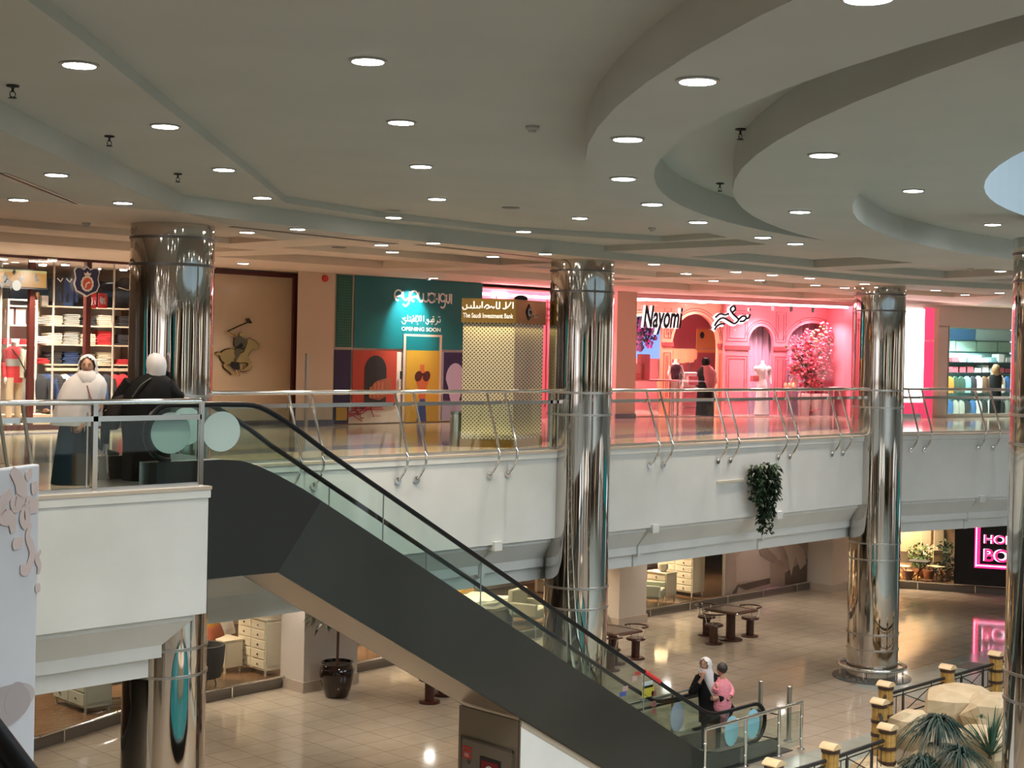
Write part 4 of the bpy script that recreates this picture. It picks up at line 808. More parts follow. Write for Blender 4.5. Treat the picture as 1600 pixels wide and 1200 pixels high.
for (x, y) in ((12.5, 6), (14, 6), (15.5, -1.5), (17.5, 8), (47, -2), (48.5, 8), (50, 8), (57.5, 8), (59.5, 8), (24.5, -3)): stroke(ar, [(x-.6, y), (x+.6, y)], 1.2*ux, o0, (1, 0), ux, ux*.85, .005)
ar.build('arabic_lettering', LET, HO)
P = onC(667, 436, 9.8); sl = thing('spotlight', 'small spotlight above the teal hoarding washing its lettering', 'spotlight', (P[0], 9.75, 3.28)); MB().lathe([(.05, 0), (.05, -.05), (.04, -.06)], (P[0], 9.75, 3.3), 14).build('housing', STEEL, sl)
lamp('SPOT', (0, 0, -.08), 160, (.85, 1, 1), .03, sl, (math.radians(40), 0, 0), 1.25)
# -------- gold kiosk
KP = [(7.70, 3.84), (8.32, 3.18), (9.50, 3.62), (9.5, 4.5), (8.62, 4.78)]
KI = thing('bank_kiosk', 'gold patterned kiosk with a gold header and bank lettering, standing by the railing', 'kiosk', (8.6, 4.0, 0))
def grow(P, g):
    cx = sum(p[0] for p in P)/len(P); cy = sum(p[1] for p in P)/len(P); return [(cx+(x-cx)*g, cy+(y-cy)*g) for x, y in P]
KM = mat('gold mesh panel', (.52, .40, .20), .35, .35)
def _km():
    N, L, b = nodes(KM); tc = N.new('ShaderNodeTexCoord'); mp = N.new('ShaderNodeMapping'); mp.inputs['Scale'].default_value = (1, 1, 1)
    sx_ = N.new('ShaderNodeSeparateXYZ'); L.new(tc.outputs['Object'], sx_.inputs[0])
    ad = N.new('ShaderNodeMath'); ad.operation = 'SUBTRACT'; L.new(sx_.outputs[0], ad.inputs[0]); L.new(sx_.outputs[1], ad.inputs[1])
    def wv(sig):
        m1 = N.new('ShaderNodeMath'); m1.operation = 'MULTIPLY'; m1.inputs[1].default_value = 66 if sig > 0 else 0; L.new(ad.outputs[0], m1.inputs[0])
        m2 = N.new('ShaderNodeMath'); m2.operation = 'MULTIPLY'; m2.inputs[1].default_value = 0 if sig > 0 else 92; L.new(sx_.outputs[2], m2.inputs[0])
        m3 = N.new('ShaderNodeMath'); m3.operation = 'ADD'; L.new(m1.outputs[0], m3.inputs[0]); L.new(m2.outputs[0], m3.inputs[1]); s = N.new('ShaderNodeMath'); s.operation = 'SINE'; L.new(m3.outputs[0], s.inputs[0]); return s
    a, b2 = wv(1), wv(-1); mm = N.new('ShaderNodeMath'); mm.operation = 'MULTIPLY'; L.new(a.outputs[0], mm.inputs[0]); L.new(b2.outputs[0], mm.inputs[1])
    rp = N.new('ShaderNodeValToRGB'); rp.color_ramp.elements[0].position = .12; rp.color_ramp.elements[1].position = .40; rp.color_ramp.elements[0].color = (.50, .46, .33, 1); rp.color_ramp.elements[1].color = (.07, .055, .025, 1)
    L.new(mm.outputs[0], rp.inputs[0]); L.new(rp.outputs[0], b.inputs['Base Color'])
_km()
MB().prism([(x, y, .12) for x, y in KP], (0, 0, 2.08)).build('body', KM, KI); GL = mat('gold laminate', (.33, .20, .05), .16, .8)
MB().prism([(x, y, 0) for x, y in grow(KP, 1.03)], (0, 0, .14)).build('plinth', GL, KI); MB().prism([(x, y, 2.18) for x, y in grow(KP, 1.05)], (0, 0, .42)).build('header', GL, KI)
KW = Wall(grow(KP, 1.055)[0], grow(KP, 1.055)[1]); KV = Wall(grow(KP, 1.055)[1], grow(KP, 1.055)[2])
text('The Saudi Investment Bank', 'english_lettering', LET, KW.P(.03, .005, 2.26), KW.d, .085, KW.L*.92, .008, KI, bold=.012)
kb = MB(); u_ = KW.L*.94/50
for P_ in ([(0, 2), (1, -1), (4, 0), (4, 5)], [(4, 1), (8, 1), (8, 4)], [(8, 1), (11, 1), (11, 9)], [(11, 1), (14, 1), (14, 4)], [(14, 1), (17, 1), (17, 4)], [(19, 9), (19, 1)], [(21, 1), (24, 5), (26, 2), (23, 0)], [(26, 1), (28, 3), (30, 1), (31, 3)], [(33, 9), (33, 1), (36, 1)], [(36, 9), (36, 1)], [(39, 1), (42, 1), (42, 9)], [(42, 1), (45, 4), (47, 9)], [(49, 9), (49, 1)]): stroke(kb, smoothp(P_, 3), 1.2*u_, KW.P(.02, .005, 2.42), KW.d, u_, u_*.8, .006)
kb.build('arabic_lettering', LET, KI)
lg = MB(); c = KV.P(KV.L*.42, .005, 2.39); lg.prism([(c[0]+KV.d[0]*x, c[1]+KV.d[1]*x, c[2]+z) for x, z in ((-.13, 0), (0, -.15), (.13, 0), (0, .15))], (KV.n[0]*.006, KV.n[1]*.006, 0)); lg.build('logo_diamond', BLK, KI)
c = KV.P(KV.L*.42, .013, 2.39); MB().tube([(c[0]+KV.d[0]*.055*math.cos(a), c[1]+KV.d[1]*.055*math.cos(a), c[2]+.06*math.sin(a)) for a in [math.radians(30+25*k) for k in range(13)]], .014, 6).build('logo_ring', LET, KI)
text('SAIB', 'logo_lettering', LET, KV.P(KV.L*.58, .005, 2.30), KV.d, .05, .16, .006, KI)
for W_ in (KW, KV):
    for z, rx in ((2.16, 0), (.16, PI)):
        p = W_.P(W_.L/2, .03, z); lamp('AREA', (p[0]-8.6, p[1]-4.0, z), 1.6 if z > 1 else .9, (1, .80, .35), W_.L*.95, KI, (rx, 0, W_.a), sy=.03)
P = onC(820, 468, 4.0); tag(MB().ell((P[0], 4.1, 2.66), (.13, .13, .07), 16, 8).build('dome_camera', mat('dome dark blue', (.02, .02, .05), .2), None, True), 'dark dome on top of the gold kiosk', 'security camera')
P = onZ(711, 697, 0); BN = thing('steel_bin', 'cylindrical steel bin beside the gold kiosk', 'bin', P); MB().lathe([(.10, 0), (.10, .60), (.095, .61)], P, 24).build('body', STEEL, BN, True); MB().lathe([(.105, .56), (.105, .615)], P, 24).build('rim', CHROME, BN, True)
# ================================================================ PINK SHOP
PINK = mat('pink panelling', (.72, .22, .27), .5); PINKD = mat('pink moulding line', (.30, .06, .07), .5); PINKO = mat('salmon panelling', (.80, .36, .24), .5); PINKL = mat('light pink', (.80, .45, .45), .5)
LAV = mat('lavender drape', (.50, .40, .52), .8); PTUBE = mat('pink white light strip', (1, .8, .85), .5, emit=(1, .50, .58), es=9)
struct('wall_pink', MB().wbox(NW, -.4, NW.L+.2, -4.2, -4.1, 0, 3.3).box(14.42, 19.6, 11.2, 11.3, 0, 3.3), PINK)
pw = MB().box(14.42, 18.9, 10.4, 10.45, 0, .35)
struct('floor_5', MB().wbox(NW, -.3, NW.L, -4.1, -.02, .0, .015), mat('pink shop floor', (.62, .42, .40), .12))
struct('ceiling_4', MB().wbox(NW, -.4, NW.L, -4.1, -.05, 3.18, 3.22).box(14.42, 19.6, 10.5, 11.3, 3.18, 3.22), PINKL)
# bay behind the kiosk
pnl = MB().box(14.42, 18.9, 10.7, 10.78, 0, 3.18); t = thing('panelled_wall', 'pink panelled wall with a light strip, seen behind the gold kiosk', 'wall panelling', (16.6, 10.7, 0)); pnl.build('panel', PINK, t)
ln = MB()
for z in (2.95, 2.78, 2.62, 2.5): ln.box(14.5, 18.8, 10.68, 10.70, z-.012, z+.012)
for x in (15.2, 16.1, 17.0, 17.9): ln.box(x-.012, x+.012, 10.68, 10.70, .3, 3.1)
ln.build('moulding', PINKD, t); MB().box(14.5, 18.85, 10.5, 10.56, 3.02, 3.08).build('light_strip', PTUBE, t)
for x in (15.3, 17.6): lamp('AREA', (x-16.6, -.35, 3.15), 50, (1, .42, .50), .5, t, sy=1.2)
struct('wall_pier_1', MB().box(18.9, 19.68, 10.0, 10.8, 0, 3.3), mat('pier salmon', (.62, .47, .38), .6)); struct('baseboard_2', MB().box(18.88, 19.7, 9.97, 10.0, 0, .12), BLUEB)
wf = MB().wbox(NW, -.05, NW.L+.1, -.03, .03, 3.22, 3.3); wn2 = struct('window_2', wf, mat('pink header trim', (.80, .42, .42), .4)); js = [NW.at(x, 550)[0] for x in (1087, 1128, 1198, 1246, 1290)]
for a, b in zip([0]+js, js+[NW.L]): MB().wbox(NW, a+.006, b-.006, -.008, .008, .0, 3.22).build('glass_pane', SGLASS, wn2)
tag(MB().wbox(NW, .02, NW.L-.1, -.16, -.10, 3.12, 3.17).build('light_strip', mat('white pink strip', (1, .9, .95), .5, emit=(1, .62, .68), es=15)), 'long white-pink light strip along the top of the pink shop window', 'light strip')
# panelled backdrop with arches ---------------------------------------------------
def arch_panel(W, o, x0, x1, ztop, arches, m, par, spring, th=.12, lines=True):
    """wall panel from t=x0 to x1 pierced by arches (t0, t1, spring z, crown z)"""
    mb = MB(); ml = MB(); xs = [x0]
    for (a, b, zs_, zc) in arches: mb.wbox(W, xs[-1], a, o, o+th, .0, ztop); xs.append(b)
    mb.wbox(W, xs[-1], x1, o, o+th, .0, ztop)
    for (a, b, zs_, zc) in arches:
        n = 18; c = (a+b)/2; r = (b-a)/2; pts_ = [(c-r*math.cos(PI*k/n), zs_+(zc-zs_)*math.sin(PI*k/n)) for k in range(n+1)]
        for p_, q_ in zip(pts_, pts_[1:]): mb.hexa([W.P(p_[0], o+th, p_[1]), W.P(q_[0], o+th, q_[1]), W.P(q_[0], o, q_[1]), W.P(p_[0], o, p_[1]), W.P(p_[0], o+th, ztop), W.P(q_[0], o+th, ztop), W.P(q_[0], o, ztop), W.P(p_[0], o, ztop)])
        for g_ in (.09, .16):
            ml.tube([W.P(c-(r+g_)*math.cos(PI*k/n), o+th+.004, zs_+(zc-zs_+g_)*math.sin(PI*k/n)) for k in range(1, n)], .011, 4)
    bounds = [x0]+[v for a in arches for v in (a[0], a[1])]+[x1]
    for a, b in zip(bounds[::2], bounds[1::2]):
        for g_ in (.06, .14):
            if b-a > 2*g_+.05:
                for (z0, z1) in ((.35, spring-.25), (spring+.05, ztop-.12)):
                    R = [(a+g_, z0+g_), (b-g_, z0+g_), (b-g_, z1-g_), (a+g_, z1-g_)]; ml.tube([W.P(t_, o+th+.004, z) for t_, z in R], .011, 4, closed=True)
        ml.wbox(W, a-.03, b+.03, o+th, o+th+.03, spring-.14, spring-.02) if b-a > .1 else None
    r_ = mb.build('panel', m, par)
    if lines: ml.build('moulding', PINKD, par)
    return r_
AT = lambda px, o: NW.at(px, 550, o)[0]; AZ = lambda px, py, o: NW.at(px, py, o)[1]
bd = thing('arched_backdrop', 'pink panelled window backdrop with arches and lavender drapes', 'backdrop', NW.P(5, -1.2, 0)); o_ = -1.3
A_ = [(AT(1166, o_), AT(1205, o_), 2.05, 2.56), (AT(1226, o_), AT(1306, o_), 2.0, 2.70), (AT(1325, o_), AT(1350, o_), 2.05, 2.5)]
arch_panel(NW, o_, AT(1129, o_), AT(1352, o_), 3.16, A_, PINK, bd, 2.0)
dr_ = MB(); nn = 160; t0, t1 = AT(1150, o_-.35), AT(1352, o_-.35)
dr_.strip([NW.P(t0+(t1-t0)*i/nn, o_-.35+.05*math.sin(i*.9)+.03*math.sin(i*.37), .02) for i in range(nn+1)], [NW.P(t0+(t1-t0)*i/nn, o_-.35+.05*math.sin(i*.9)+.03*math.sin(i*.37), 3.1) for i in range(nn+1)])
dr_.build('drape', LAV, bd)
ca = thing('arched_partition', 'salmon arched partition inside the pink shop, left half of its window', 'partition', NW.P(2, -1.0, 0)); o2 = -1.5
arch_panel(NW, o2, AT(975, o2), AT(1130, o2), 3.16, [(AT(970, o2), AT(1031, o2), 2.35, 2.75), (AT(1047, o2), AT(1118, o2), 1.95, 2.85)], PINKO, ca, 2.05)
# picture of sky and purple blossom behind the left arch
o3 = -2.2; sk_ = thing('backlit_picture', 'glowing picture of blue sky and purple blossom inside the pink shop', 'picture', NW.P(.4, o3, 1.4))
MB().wbox(NW, AT(975, o3), AT(1036, o3), o3-.02, o3, AZ(1010, 560, o3), AZ(1010, 490, o3)).build('sky_sheet', emat('picture sky blue', (.20, .36, .85), .9), sk_)
random.seed(11); bl = [MB(), MB(), MB()]
for k in range(230):
    u = random.random(); px = 990+u*u*32+random.uniform(-2, 8); py = random.uniform(496, 552-u*14); c = NW.P(AT(px, o3), o3+.01+random.random()*.05, AZ(px, py, o3)); r = random.uniform(.03, .075)
    bl[random.choice((0, 0, 1, 2))].ell(c, (r, r*.5, r), 6, 4)
for b_, m_, n_ in zip(bl, (mat('blossom dark', (.05, .02, .08), .7), mat('blossom purple', (.28, .03, .30), .7), mat('blossom magenta', (.60, .08, .55), .7)), ('dark_leaves', 'purple_blossom', 'magenta_blossom')): b_.build(n_, m_, sk_)['kind'] = 'stuff'
# sign letters ------------------------------------------------------------------
SG = thing('shop_sign', 'black letters Nayomi with white edges on the pink shop window', 'sign', NW.P(1.0, .1, 2.6)); a = NW.at(1005, 497, .08); b = NW.at(1066, 497, .08)
WLT = mat('lit letter edge', (.9, .9, .9), .5, emit=(1, .95, 1), es=.7)
for dz, dt_, m_, off_, bo in ((0.0, -.05, WLT, .05, .045), (0, 0, BLK, .09, .018)):
    text('Nayomi', 'lettering_edge' if off_ < .08 else 'lettering', m_, NW.P(a[0]+dt_, off_, NW.at(1035, 523 if 1 else 0, .08)[1]), NW.d, NW.at(1035, 475, .08)[1]-NW.at(1035, 523, .08)[1]-.05, b[0]-a[0], .02, SG, shear=.25, bold=bo)
SG2 = thing('shop_sign', 'black flowing Arabic sign with white edges on the pink shop window', 'sign', NW.P(3.5, .1, 2.6)); a = NW.at(1115, 500, .08); b = NW.at(1172, 500, .08); u_ = (b[0]-a[0])/57
for m_, off_, wd, sh_ in ((WLT, .05, 6.5, -1.2), (BLK, .09, 3.0, 0)):
    s_ = MB()
    for P_ in ([(1, -3), (6, 4), (14, 8), (24, 4), (32, 1), (38, 6), (34, 10), (29, 14), (25, 20), (30, 24), (33, 20), (29, 16)], [(2, 8), (9, 13), (17, 12), (23, 14)], [(38, 6), (44, 11), (50, 10), (47, 5), (40, 4)], [(50, 8), (54, 9), (56, 14)], [(1, -8), (5, -3), (11, 0), (17, 0)]): stroke(s_, smoothp(P_, 4), wd*u_*.8, NW.P(a[0]+sh_*u_, off_, a[1]-.10+sh_*u_), NW.d, u_, u_, .02)
    stroke(s_, [(55, 20), (57, 20)], 2.4*u_ if m_ is BLK else 4*u_, NW.P(a[0]+sh_*u_, off_, a[1]-.10), NW.d, u_, u_, .02)
    s_.build('lettering' if m_ is BLK else 'lettering_edge', m_, SG2)
for i, px in enumerate((1206, 1235, 1269, 1321)):
    c = NW.P(AT(px, -.5), -.5, 3.0); t = thing('track_spotlight', 'small dark track spotlight, the %s of four above the pink window' % ['first', 'second', 'third', 'last'][i], 'spotlight', c); MB().lathe([(.035, -.02), (.045, .1), (.03, .12)], c, 12).build('housing', BLK, t, True); MB().tube([(c[0], c[1], 3.1), (c[0], c[1], 3.18)], .01, 6).build('stem', BLK, t)
for (tt, o, e_, c_) in ((1.2, -.9, 60, (1, .60, .46)), (3.2, -.9, 60, (1, .52, .46)), (5.2, -.55, 70, (1, .50, .54)), (7.0, -.55, 65, (1, .50, .54)), (2.5, -2.9, 60, (1, .65, .48)), (1.0, .8, 0, (1, .4, .5))):
    if e_: 
        c = NW.P(tt, o, 3.14); t = thing('shop_spotlight', 'hidden ceiling light of the pink shop', 'spotlight', c, 'ceiling lights of the pink shop'); MB().lathe([(.12, .03), (.12, .0)], c, 16).build('diffuser', LON, t); lamp('AREA', (0, 0, -.04), e_, c_, .5, t)
# mannequins and goods -----------------------------------------------------------
def mann(px, o, label, top, skirt, h=1.55, sh=1.0, base=True):
    tt = AT(px, o); c = NW.P(tt, o, 0); t = thing('mannequin', label, 'mannequin', (c[0], c[1], .015)); MB().lathe([(.18, .015), (.18, .03)], c, 20).build('base', PAPER, t)
    if skirt is None:
        for s_ in (-1, 1): MB().loft([oval(c[0]+s_*.09*NW.d[0], c[1]+s_*.09*NW.d[1], z, r, r) for z, r in ((.03, .045), (.12, .035), (.45, .05), (.72, .07), (.88, .085))]).build('leg', SKINW, t, True)
        body(MB(), c, NW.a, [(.86, .17, .11), (.95, .165, .11)]).build('hips', SKINW, t, True)
    else: body(MB(), c, NW.a, [(.05, .23, .20), (.4, .19, .16), (.75, .17, .14), (.95, .15, .12), (1.05, .115, .09)]).build('skirt', skirt, t, True)
    body(MB(), c, NW.a, [(.93, .14, .10), (1.08, .12, .09), (1.25, .15, .11), (1.36, .17, .10), (1.42, .12, .08)]).build('bodice', top, t, True)
    body(MB(), c, NW.a, [(1.36, .165, .095), (1.44, .10, .07), (1.48, .05, .05), (1.56, .048, .048), (1.57, .04, .04)]).build('neck', SKINW, t, True)
    for s_ in (-1, 1): MB().tube([(c[0]+s_*.17*NW.d[0], c[1]+s_*.17*NW.d[1], 1.38), (c[0]+s_*.24*NW.d[0], c[1]+s_*.24*NW.d[1]-.02, 1.15), (c[0]+s_*.2*NW.d[0], c[1]+s_*.2*NW.d[1]-.1, .92)], [.045, .04, .028], 8).build('arm', SKINW, t, True)
    return t, c
WDRESS = mat('white satin dress', (.80, .84, .86), .5)
m1, c = mann(1192, -.6, 'white mannequin in a long white dress holding a pink parcel', WDRESS, WDRESS)
for s_ in (-1, 1): MB().ell((c[0]+s_*.21*NW.d[0], c[1]+s_*.21*NW.d[1], 1.34), (.09, .07, .08), 10, 6).build('puff_sleeve', WDRESS, m1, True)
pc_ = NW.P(AT(1180, -.45), -.45, 0); MB().box(pc_[0]-.14, pc_[0]+.14, pc_[1]-.05, pc_[1]+.05, .98, 1.14).build('pink_parcel', mat('parcel pink', (.65, .12, .15), .5), m1)
m2, c = mann(1056, -.7, 'pale mannequin torso wearing a dark plunging bodysuit', mat('dark bodysuit', (.05, .01, .03), .5), None)
def table(px, o, wd, zt, label, m=PINKL):
    c = NW.P(AT(px, o), o, 0); t = thing('display_table', label, 'table', (c[0], c[1], .015)); MB().rbox((c[0], c[1], zt), wd, .28, .02, NW.a).build('tabletop', m, t)
    for sx_ in (-1, 1):
        for sy2 in (-1, 1): MB().tube([(c[0]+sx_*(wd-.05)*NW.d[0]-sy2*.22*NW.d[1], c[1]+sx_*(wd-.05)*NW.d[1]+sy2*.22*NW.d[0], z) for z in (.015, zt)], .02, 6).build('leg', m, t)
    return c
ct = table(1015, -.45, .85, .98, 'pink display counter with boxes at the left end of the pink window', PINK)
for i, (px, w_, h_, m_) in enumerate([(997, .14, .42, mat('coral box', (.75, .12, .10), .5)), (1006, .13, .68, mat('rose box', (.70, .14, .20), .5))]):
    c = NW.P(AT(px, -.45), -.45, 0); tag(MB().rbox((c[0], c[1], 1.0+h_/2), w_, .12, h_/2, NW.a).build('gift_box', m_), ['short coral', 'tall rose'][i]+' gift box on the pink counter', 'box')
tc_ = table(1235, -.5, .28, .78, 'small pink table holding glass jars beside the white dress'); td = table(1309, -.5, .33, .80, 'pink table with an open book in front of the right arch')
for i in range(3):
    c = (tc_[0]+(-.14+.14*i)*NW.d[0], tc_[1]+(-.14+.14*i)*NW.d[1], .80); tag(MB().lathe([(.035, 0), (.05, .03), (.05, .12), (.03, .15), (.035, .17)], c, 12).build('candle_jar', mat('amber jar', (.70, .50, .30), .2), None, True), ['left', 'middle', 'right'][i]+' glass jar on the small pink table', 'jar')
tag(MB().rbox((td[0], td[1], .835), .2, .14, .015, NW.a+.2).build('open_book', PAPER), 'open white book on the pink table', 'book')
for i, (px, s_) in enumerate(((1243, .16), (1318, .19))):
    c = NW.P(AT(px, -.75), -.75, .80+s_); t = thing('round_mirror', ['small white round ornament behind the jars', 'white round ornament standing behind the open book'][i], 'ornament', (c[0], c[1], .8)); mbx = MB(); mbx.prism([(c[0]+s_*.8*math.cos(2*PI*k/20)*NW.d[0], c[1]+s_*.8*math.cos(2*PI*k/20)*NW.d[1], c[2]+s_*math.sin(2*PI*k/20)) for k in range(20)], (-NW.n[0]*.03, -NW.n[1]*.03, 0)); mbx.build('disc', PINKL, t)
# blossom arrangement
BA = thing('blossom_tree', 'spreading arrangement of red and pink blossom in white tubs', 'flower arrangement', NW.P(AT(1268, -.8), -.8, 0)); random.seed(21)
br_ = [[(1275, 612), (1278, 585), (1283, 560), (1290, 530), (1289, 520)], [(1275, 608), (1262, 585), (1248, 560), (1244, 535)], [(1278, 590), (1268, 560), (1262, 535), (1268, 524)], [(1278, 588), (1262, 580), (1246, 582), (1240, 570)], [(1262, 600), (1272, 625), (1272, 640), (1266, 647)], [(1278, 570), (1268, 570), (1290, 575)]]
tw = MB(); fl = [MB(), MB(), MB()]; P3 = lambda px, py, oo: NW.P(AT(px, oo), oo, AZ(px, py, oo))
for B_ in br_:
    pts3 = [P3(x, y, -.8+random.uniform(-.1, .1)) for x, y in B_]; tw.tube(smoothp(pts3, 3), .012, 5)
    for p in smoothp(pts3, 8):
        for k in range(9):
            r = random.uniform(.025, .055); sp_ = .17; fl[random.choice((0, 0, 1, 1, 2))].ell((p[0]+random.gauss(0, sp_)*.8, p[1]+random.gauss(0, sp_)*.5, p[2]+random.gauss(0, sp_)*.75), (r, r, r*.8), 6, 4)
tw.build('branches', mat('twig', (.12, .05, .03), .7), BA)
for b_, m_, n_ in zip(fl, (mat('petal red', (.62, .05, .10), .6), mat('petal pink', (.80, .22, .28), .6), mat('leaf olive', (.16, .12, .04), .6)), ('red_blossom', 'pink_blossom', 'leaves')): b_.build(n_, m_, BA)['kind'] = 'stuff'
for i, px in enumerate((1258, 1276, 1290)):
    c = NW.P(AT(px, -.7), -.7, .015); tag(MB().lathe([(.15, 0), (.19, .5), (.17, .62), (.15, .63)], c, 18).build('white_tub', mat('tub white', (.78, .66, .62), .5), None, True), ['left', 'middle', 'right'][i]+' tall white tub under the blossom arrangement', 'tub')
# stacked goods further back: racks of clothes
random.seed(4); rk = [(1050, 1112, 583, 'black', 12), (1050, 1085, 545, 'cream', 8), (1100, 1125, 575, 'black', 6), (1032, 1052, 590, 'cream', 4)]
NM = {'black': FM['black'], 'cream': mat('lingerie peach', (.80, .45, .25), .8)}
for r_, (x0, x1, y0, kc, n_) in enumerate(rk):
    for i in range(n_):
        px = x0+(x1-x0)*(i+.5)/n_; c = P3(px, y0, -2.4); jk = MB(); h_ = random.uniform(.28, .42)
        jk.loft([oval(c[0], c[1], c[2]-h_+z, rx, .05, NW.a-.2, 10) for z, rx in ((0, .12), (h_*.5, .14), (h_*.85, .13), (h_, .03))]); tag(jk.build('hanging_garment', NM[kc], None, True), '%s garment hanging in the %s rack inside the pink shop' % ('dark' if kc == 'black' else 'peach', ['long middle', 'upper', 'right', 'left'][r_]), 'clothing', '%s rack in the pink shop' % ['long middle', 'upper', 'right', 'left'][r_])
rr_ = thing('clothes_rack', 'shop racks and drawers in the middle of the pink shop', 'rack', NW.P(2.6, -2.4, 0)); 
for y in (545, 583): 
    a, b = P3(1030, y, -2.4), P3(1126, y, -2.4); MB().tube([a, b], .012, 6).build('rail', STEEL, rr_)
for px in (1030, 1078, 1126): a = P3(px, 545, -2.4); MB().tube([a, (a[0], a[1], .015)], .015, 6).build('upright', STEEL, rr_)
DW = thing('drawer_cabinet', 'pink drawer cabinet low in the pink shop window', 'cabinet', NW.P(AT(1078, -1.0), -1.0, .015)); ta, tb_ = AT(1064, -1.0), AT(1088, -1.0)
MB().wbox(NW, ta, tb_, -1.3, -.9, .015, .80).build('carcass', PINKL, DW)
for k in range(4): MB().wbox(NW, ta+.03, tb_-.03, -.9, -.885, .06+k*.185, .21+k*.185).build('drawer', PINK, DW)
pi_ = P3(1078, 590, -.9); tag(MB().rbox((pi_[0], pi_[1], 1.0), .2, .05, .2, NW.a, .2).ell((pi_[0], pi_[1], 1.0), (.17, .1, .17)).build('white_cushion', mat('cushion white', (.80, .70, .70), .8), None, True), 'white cushion standing on the drawer cabinet in the pink shop', 'cushion')
wp = P3(1101, 525, -2.6); PD = thing('lingerie_poster', 'yellow poster board with dark garment inside the pink shop', 'poster', wp); MB().wbox(NW, AT(1088, -2.6), AT(1127, -2.6), -2.62, -2.6, AZ(1100, 551, -2.6), AZ(1100, 514, -2.6)).build('board', mat('poster ochre', (.80, .42, .14), .6), PD)
for dx in (-.11, .11): MB().ell((wp[0]+dx, wp[1]+.0+.02, wp[2]+.02), (.10, .03, .10), 12, 6).build('printed_cup', FM['black'], PD, True)
# -------- wall right of the pink shop: light box, pink strip, window of a blue lit shop
struct('wall_shop_1', MB().wbox(RW, -.1, 8, -.06, .0, 2.66, 3.3).wbox(RW, RW.at(1455, 600)[0], RW.at(1481, 600)[0], -.06, .0, 0, 2.7).wbox(RW, RW.at(1481, 600)[0], 8, -.06, .0, 0, .12), mat('dusky pink wall', (.58, .46, .42), .6))
struct('wall_shop_2', MB().wbox(NW, NW.L-.02, NW.L+.05, -2, .0, 0, 3.3).hexa([(26.9, 8.0, 0), (26.95, 8.0, 0), (26.95, 7.3, 0), (26.9, 7.3, 0), (26.9, 8.0, 3.3), (26.95, 8.0, 3.3), (26.95, 7.3, 3.3), (26.9, 7.3, 3.3)]), PINK)
LB = thing('light_box', 'tall glowing white light box at the end of the pink shop', 'light box', RW.P(.6, .05, 0)); ta = RW.at(1398, 600)[0]; tb_ = RW.at(1440, 600)[0]
MB().wbox(RW, ta, tb_, .0, .06, .45, 3.16).build('lit_face', mat('lit white face', (1, 1, 1), .5, emit=(1, .93, .96), es=2.4), LB); HP = mat('hot pink panel', (.85, .05, .14), .4, emit=(.9, .05, .15), es=.55)
MB().wbox(RW, tb_, RW.at(1456, 600)[0], .0, .04, 0, 3.2).build('pink_panel', HP, LB); MB().wbox(RW, ta, tb_, .0, .05, .12, .45).build('pink_base', HP, LB)
text('nayomi', 'side_lettering', PAPER, RW.P(RW.at(1440, 600)[0]+.04, .045, RW.at(1448, 535)[1]), RW.d, .09, .36, .004, LB); MB().wbox(RW, RW.at(1456, 600)[0], RW.at(1463, 600)[0], .0, .05, 0, 3.2).build('salmon_jamb', mat('jamb salmon', (.80, .40, .34), .5), LB)
c = RW.P((ta+tb_)/2, .12, 1.8); lamp('AREA', tuple(Vector(c)-LB.location), 30, (1, .7, .8), .7, LB, (PI/2, 0, RW.a), sy=2.4)
wn3 = struct('window_3', MB().wbox(RW, RW.at(1481, 600)[0]-.02, RW.at(1481, 600)[0]+.01, -.02, .02, .1, 2.68), STEEL); MB().wbox(RW, RW.at(1481, 600)[0], 7.8, -.012, .0, .12, 2.66).build('glass_pane', SGLASS, wn3)
CY = mat('cyan lit wall', (.42, .72, .70), .6); struct('wall_shop_3', MB().wbox(RW, 1.5, 9, -3.1, -3.0, 0, 3.2).wbox(RW, 2.9, 3.0, -3, -.06, 0, 3.2), CY); struct('ceiling_5', MB().wbox(RW, 2.9, 9, -3.1, -.06, 3.16, 3.2), SHWHITE)
RA = lambda px, o: RW.at(px, 580, o)[0]; RZ = lambda px, py, o: RW.at(px, py, o)[1]; R3 = lambda px, py, o: RW.P(RA(px, o), o, RZ(px, py, o))
for tt in (4.2, 6.0): c = RW.P(tt, -1.6, 3.14); t = thing('shop_spotlight', 'ceiling light of the blue lit shop', 'spotlight', c, 'ceiling lights of the blue lit shop'); MB().lathe([(.12, .03), (.12, .0)], c, 16).build('diffuser', LON, t); lamp('AREA', (0, 0, -.04), 120, (.80, 1, 1), .6, t)
PB_ = thing('picture_frieze', 'picture frieze above pale panels in the blue lit shop', 'frieze', RW.P(4.6, -2.9, 2.2))
MB().wbox(RW, RA(1482, -2.9), RA(1522, -2.9), -2.95, -2.9, RZ(1500, 531, -2.9), RZ(1500, 514, -2.9)).build('photo_strip', mat('photo blue', (.10, .25, .50), .5), PB_); MB().wbox(RW, RA(1524, -2.9), RA(1600, -2.9), -2.95, -2.9, RZ(1500, 531, -2.9), RZ(1500, 514, -2.9)).build('pale_strip', mat('pale blue strip', (.60, .78, .80), .5), PB_)
for k, (x0, x1) in enumerate(((1482, 1491), (1492, 1523), (1525, 1556), (1558, 1590))): MB().wbox(RW, RA(x0, -2.9)+.01, RA(x1, -2.9), -2.95, -2.88, RZ(1500, 549, -2.9), RZ(1500, 533, -2.9)).build('pale_panel', mat('mint panel', (.55, .78, .66), .5), PB_)
random.seed(8)
SH2 = thing('display_shelving', 'shelving with folded goods and hanging clothes in the blue lit shop', 'shelves', RW.P(4.6, -2.4, .1)); s3 = MB(); ysr = [566, 582, 610]
for y in ysr: z = RZ(1530, y, -2.3); s3.wbox(RW, RA(1480, -2.3), RA(1600, -2.3), -2.7, -2.1, z-.02, z)
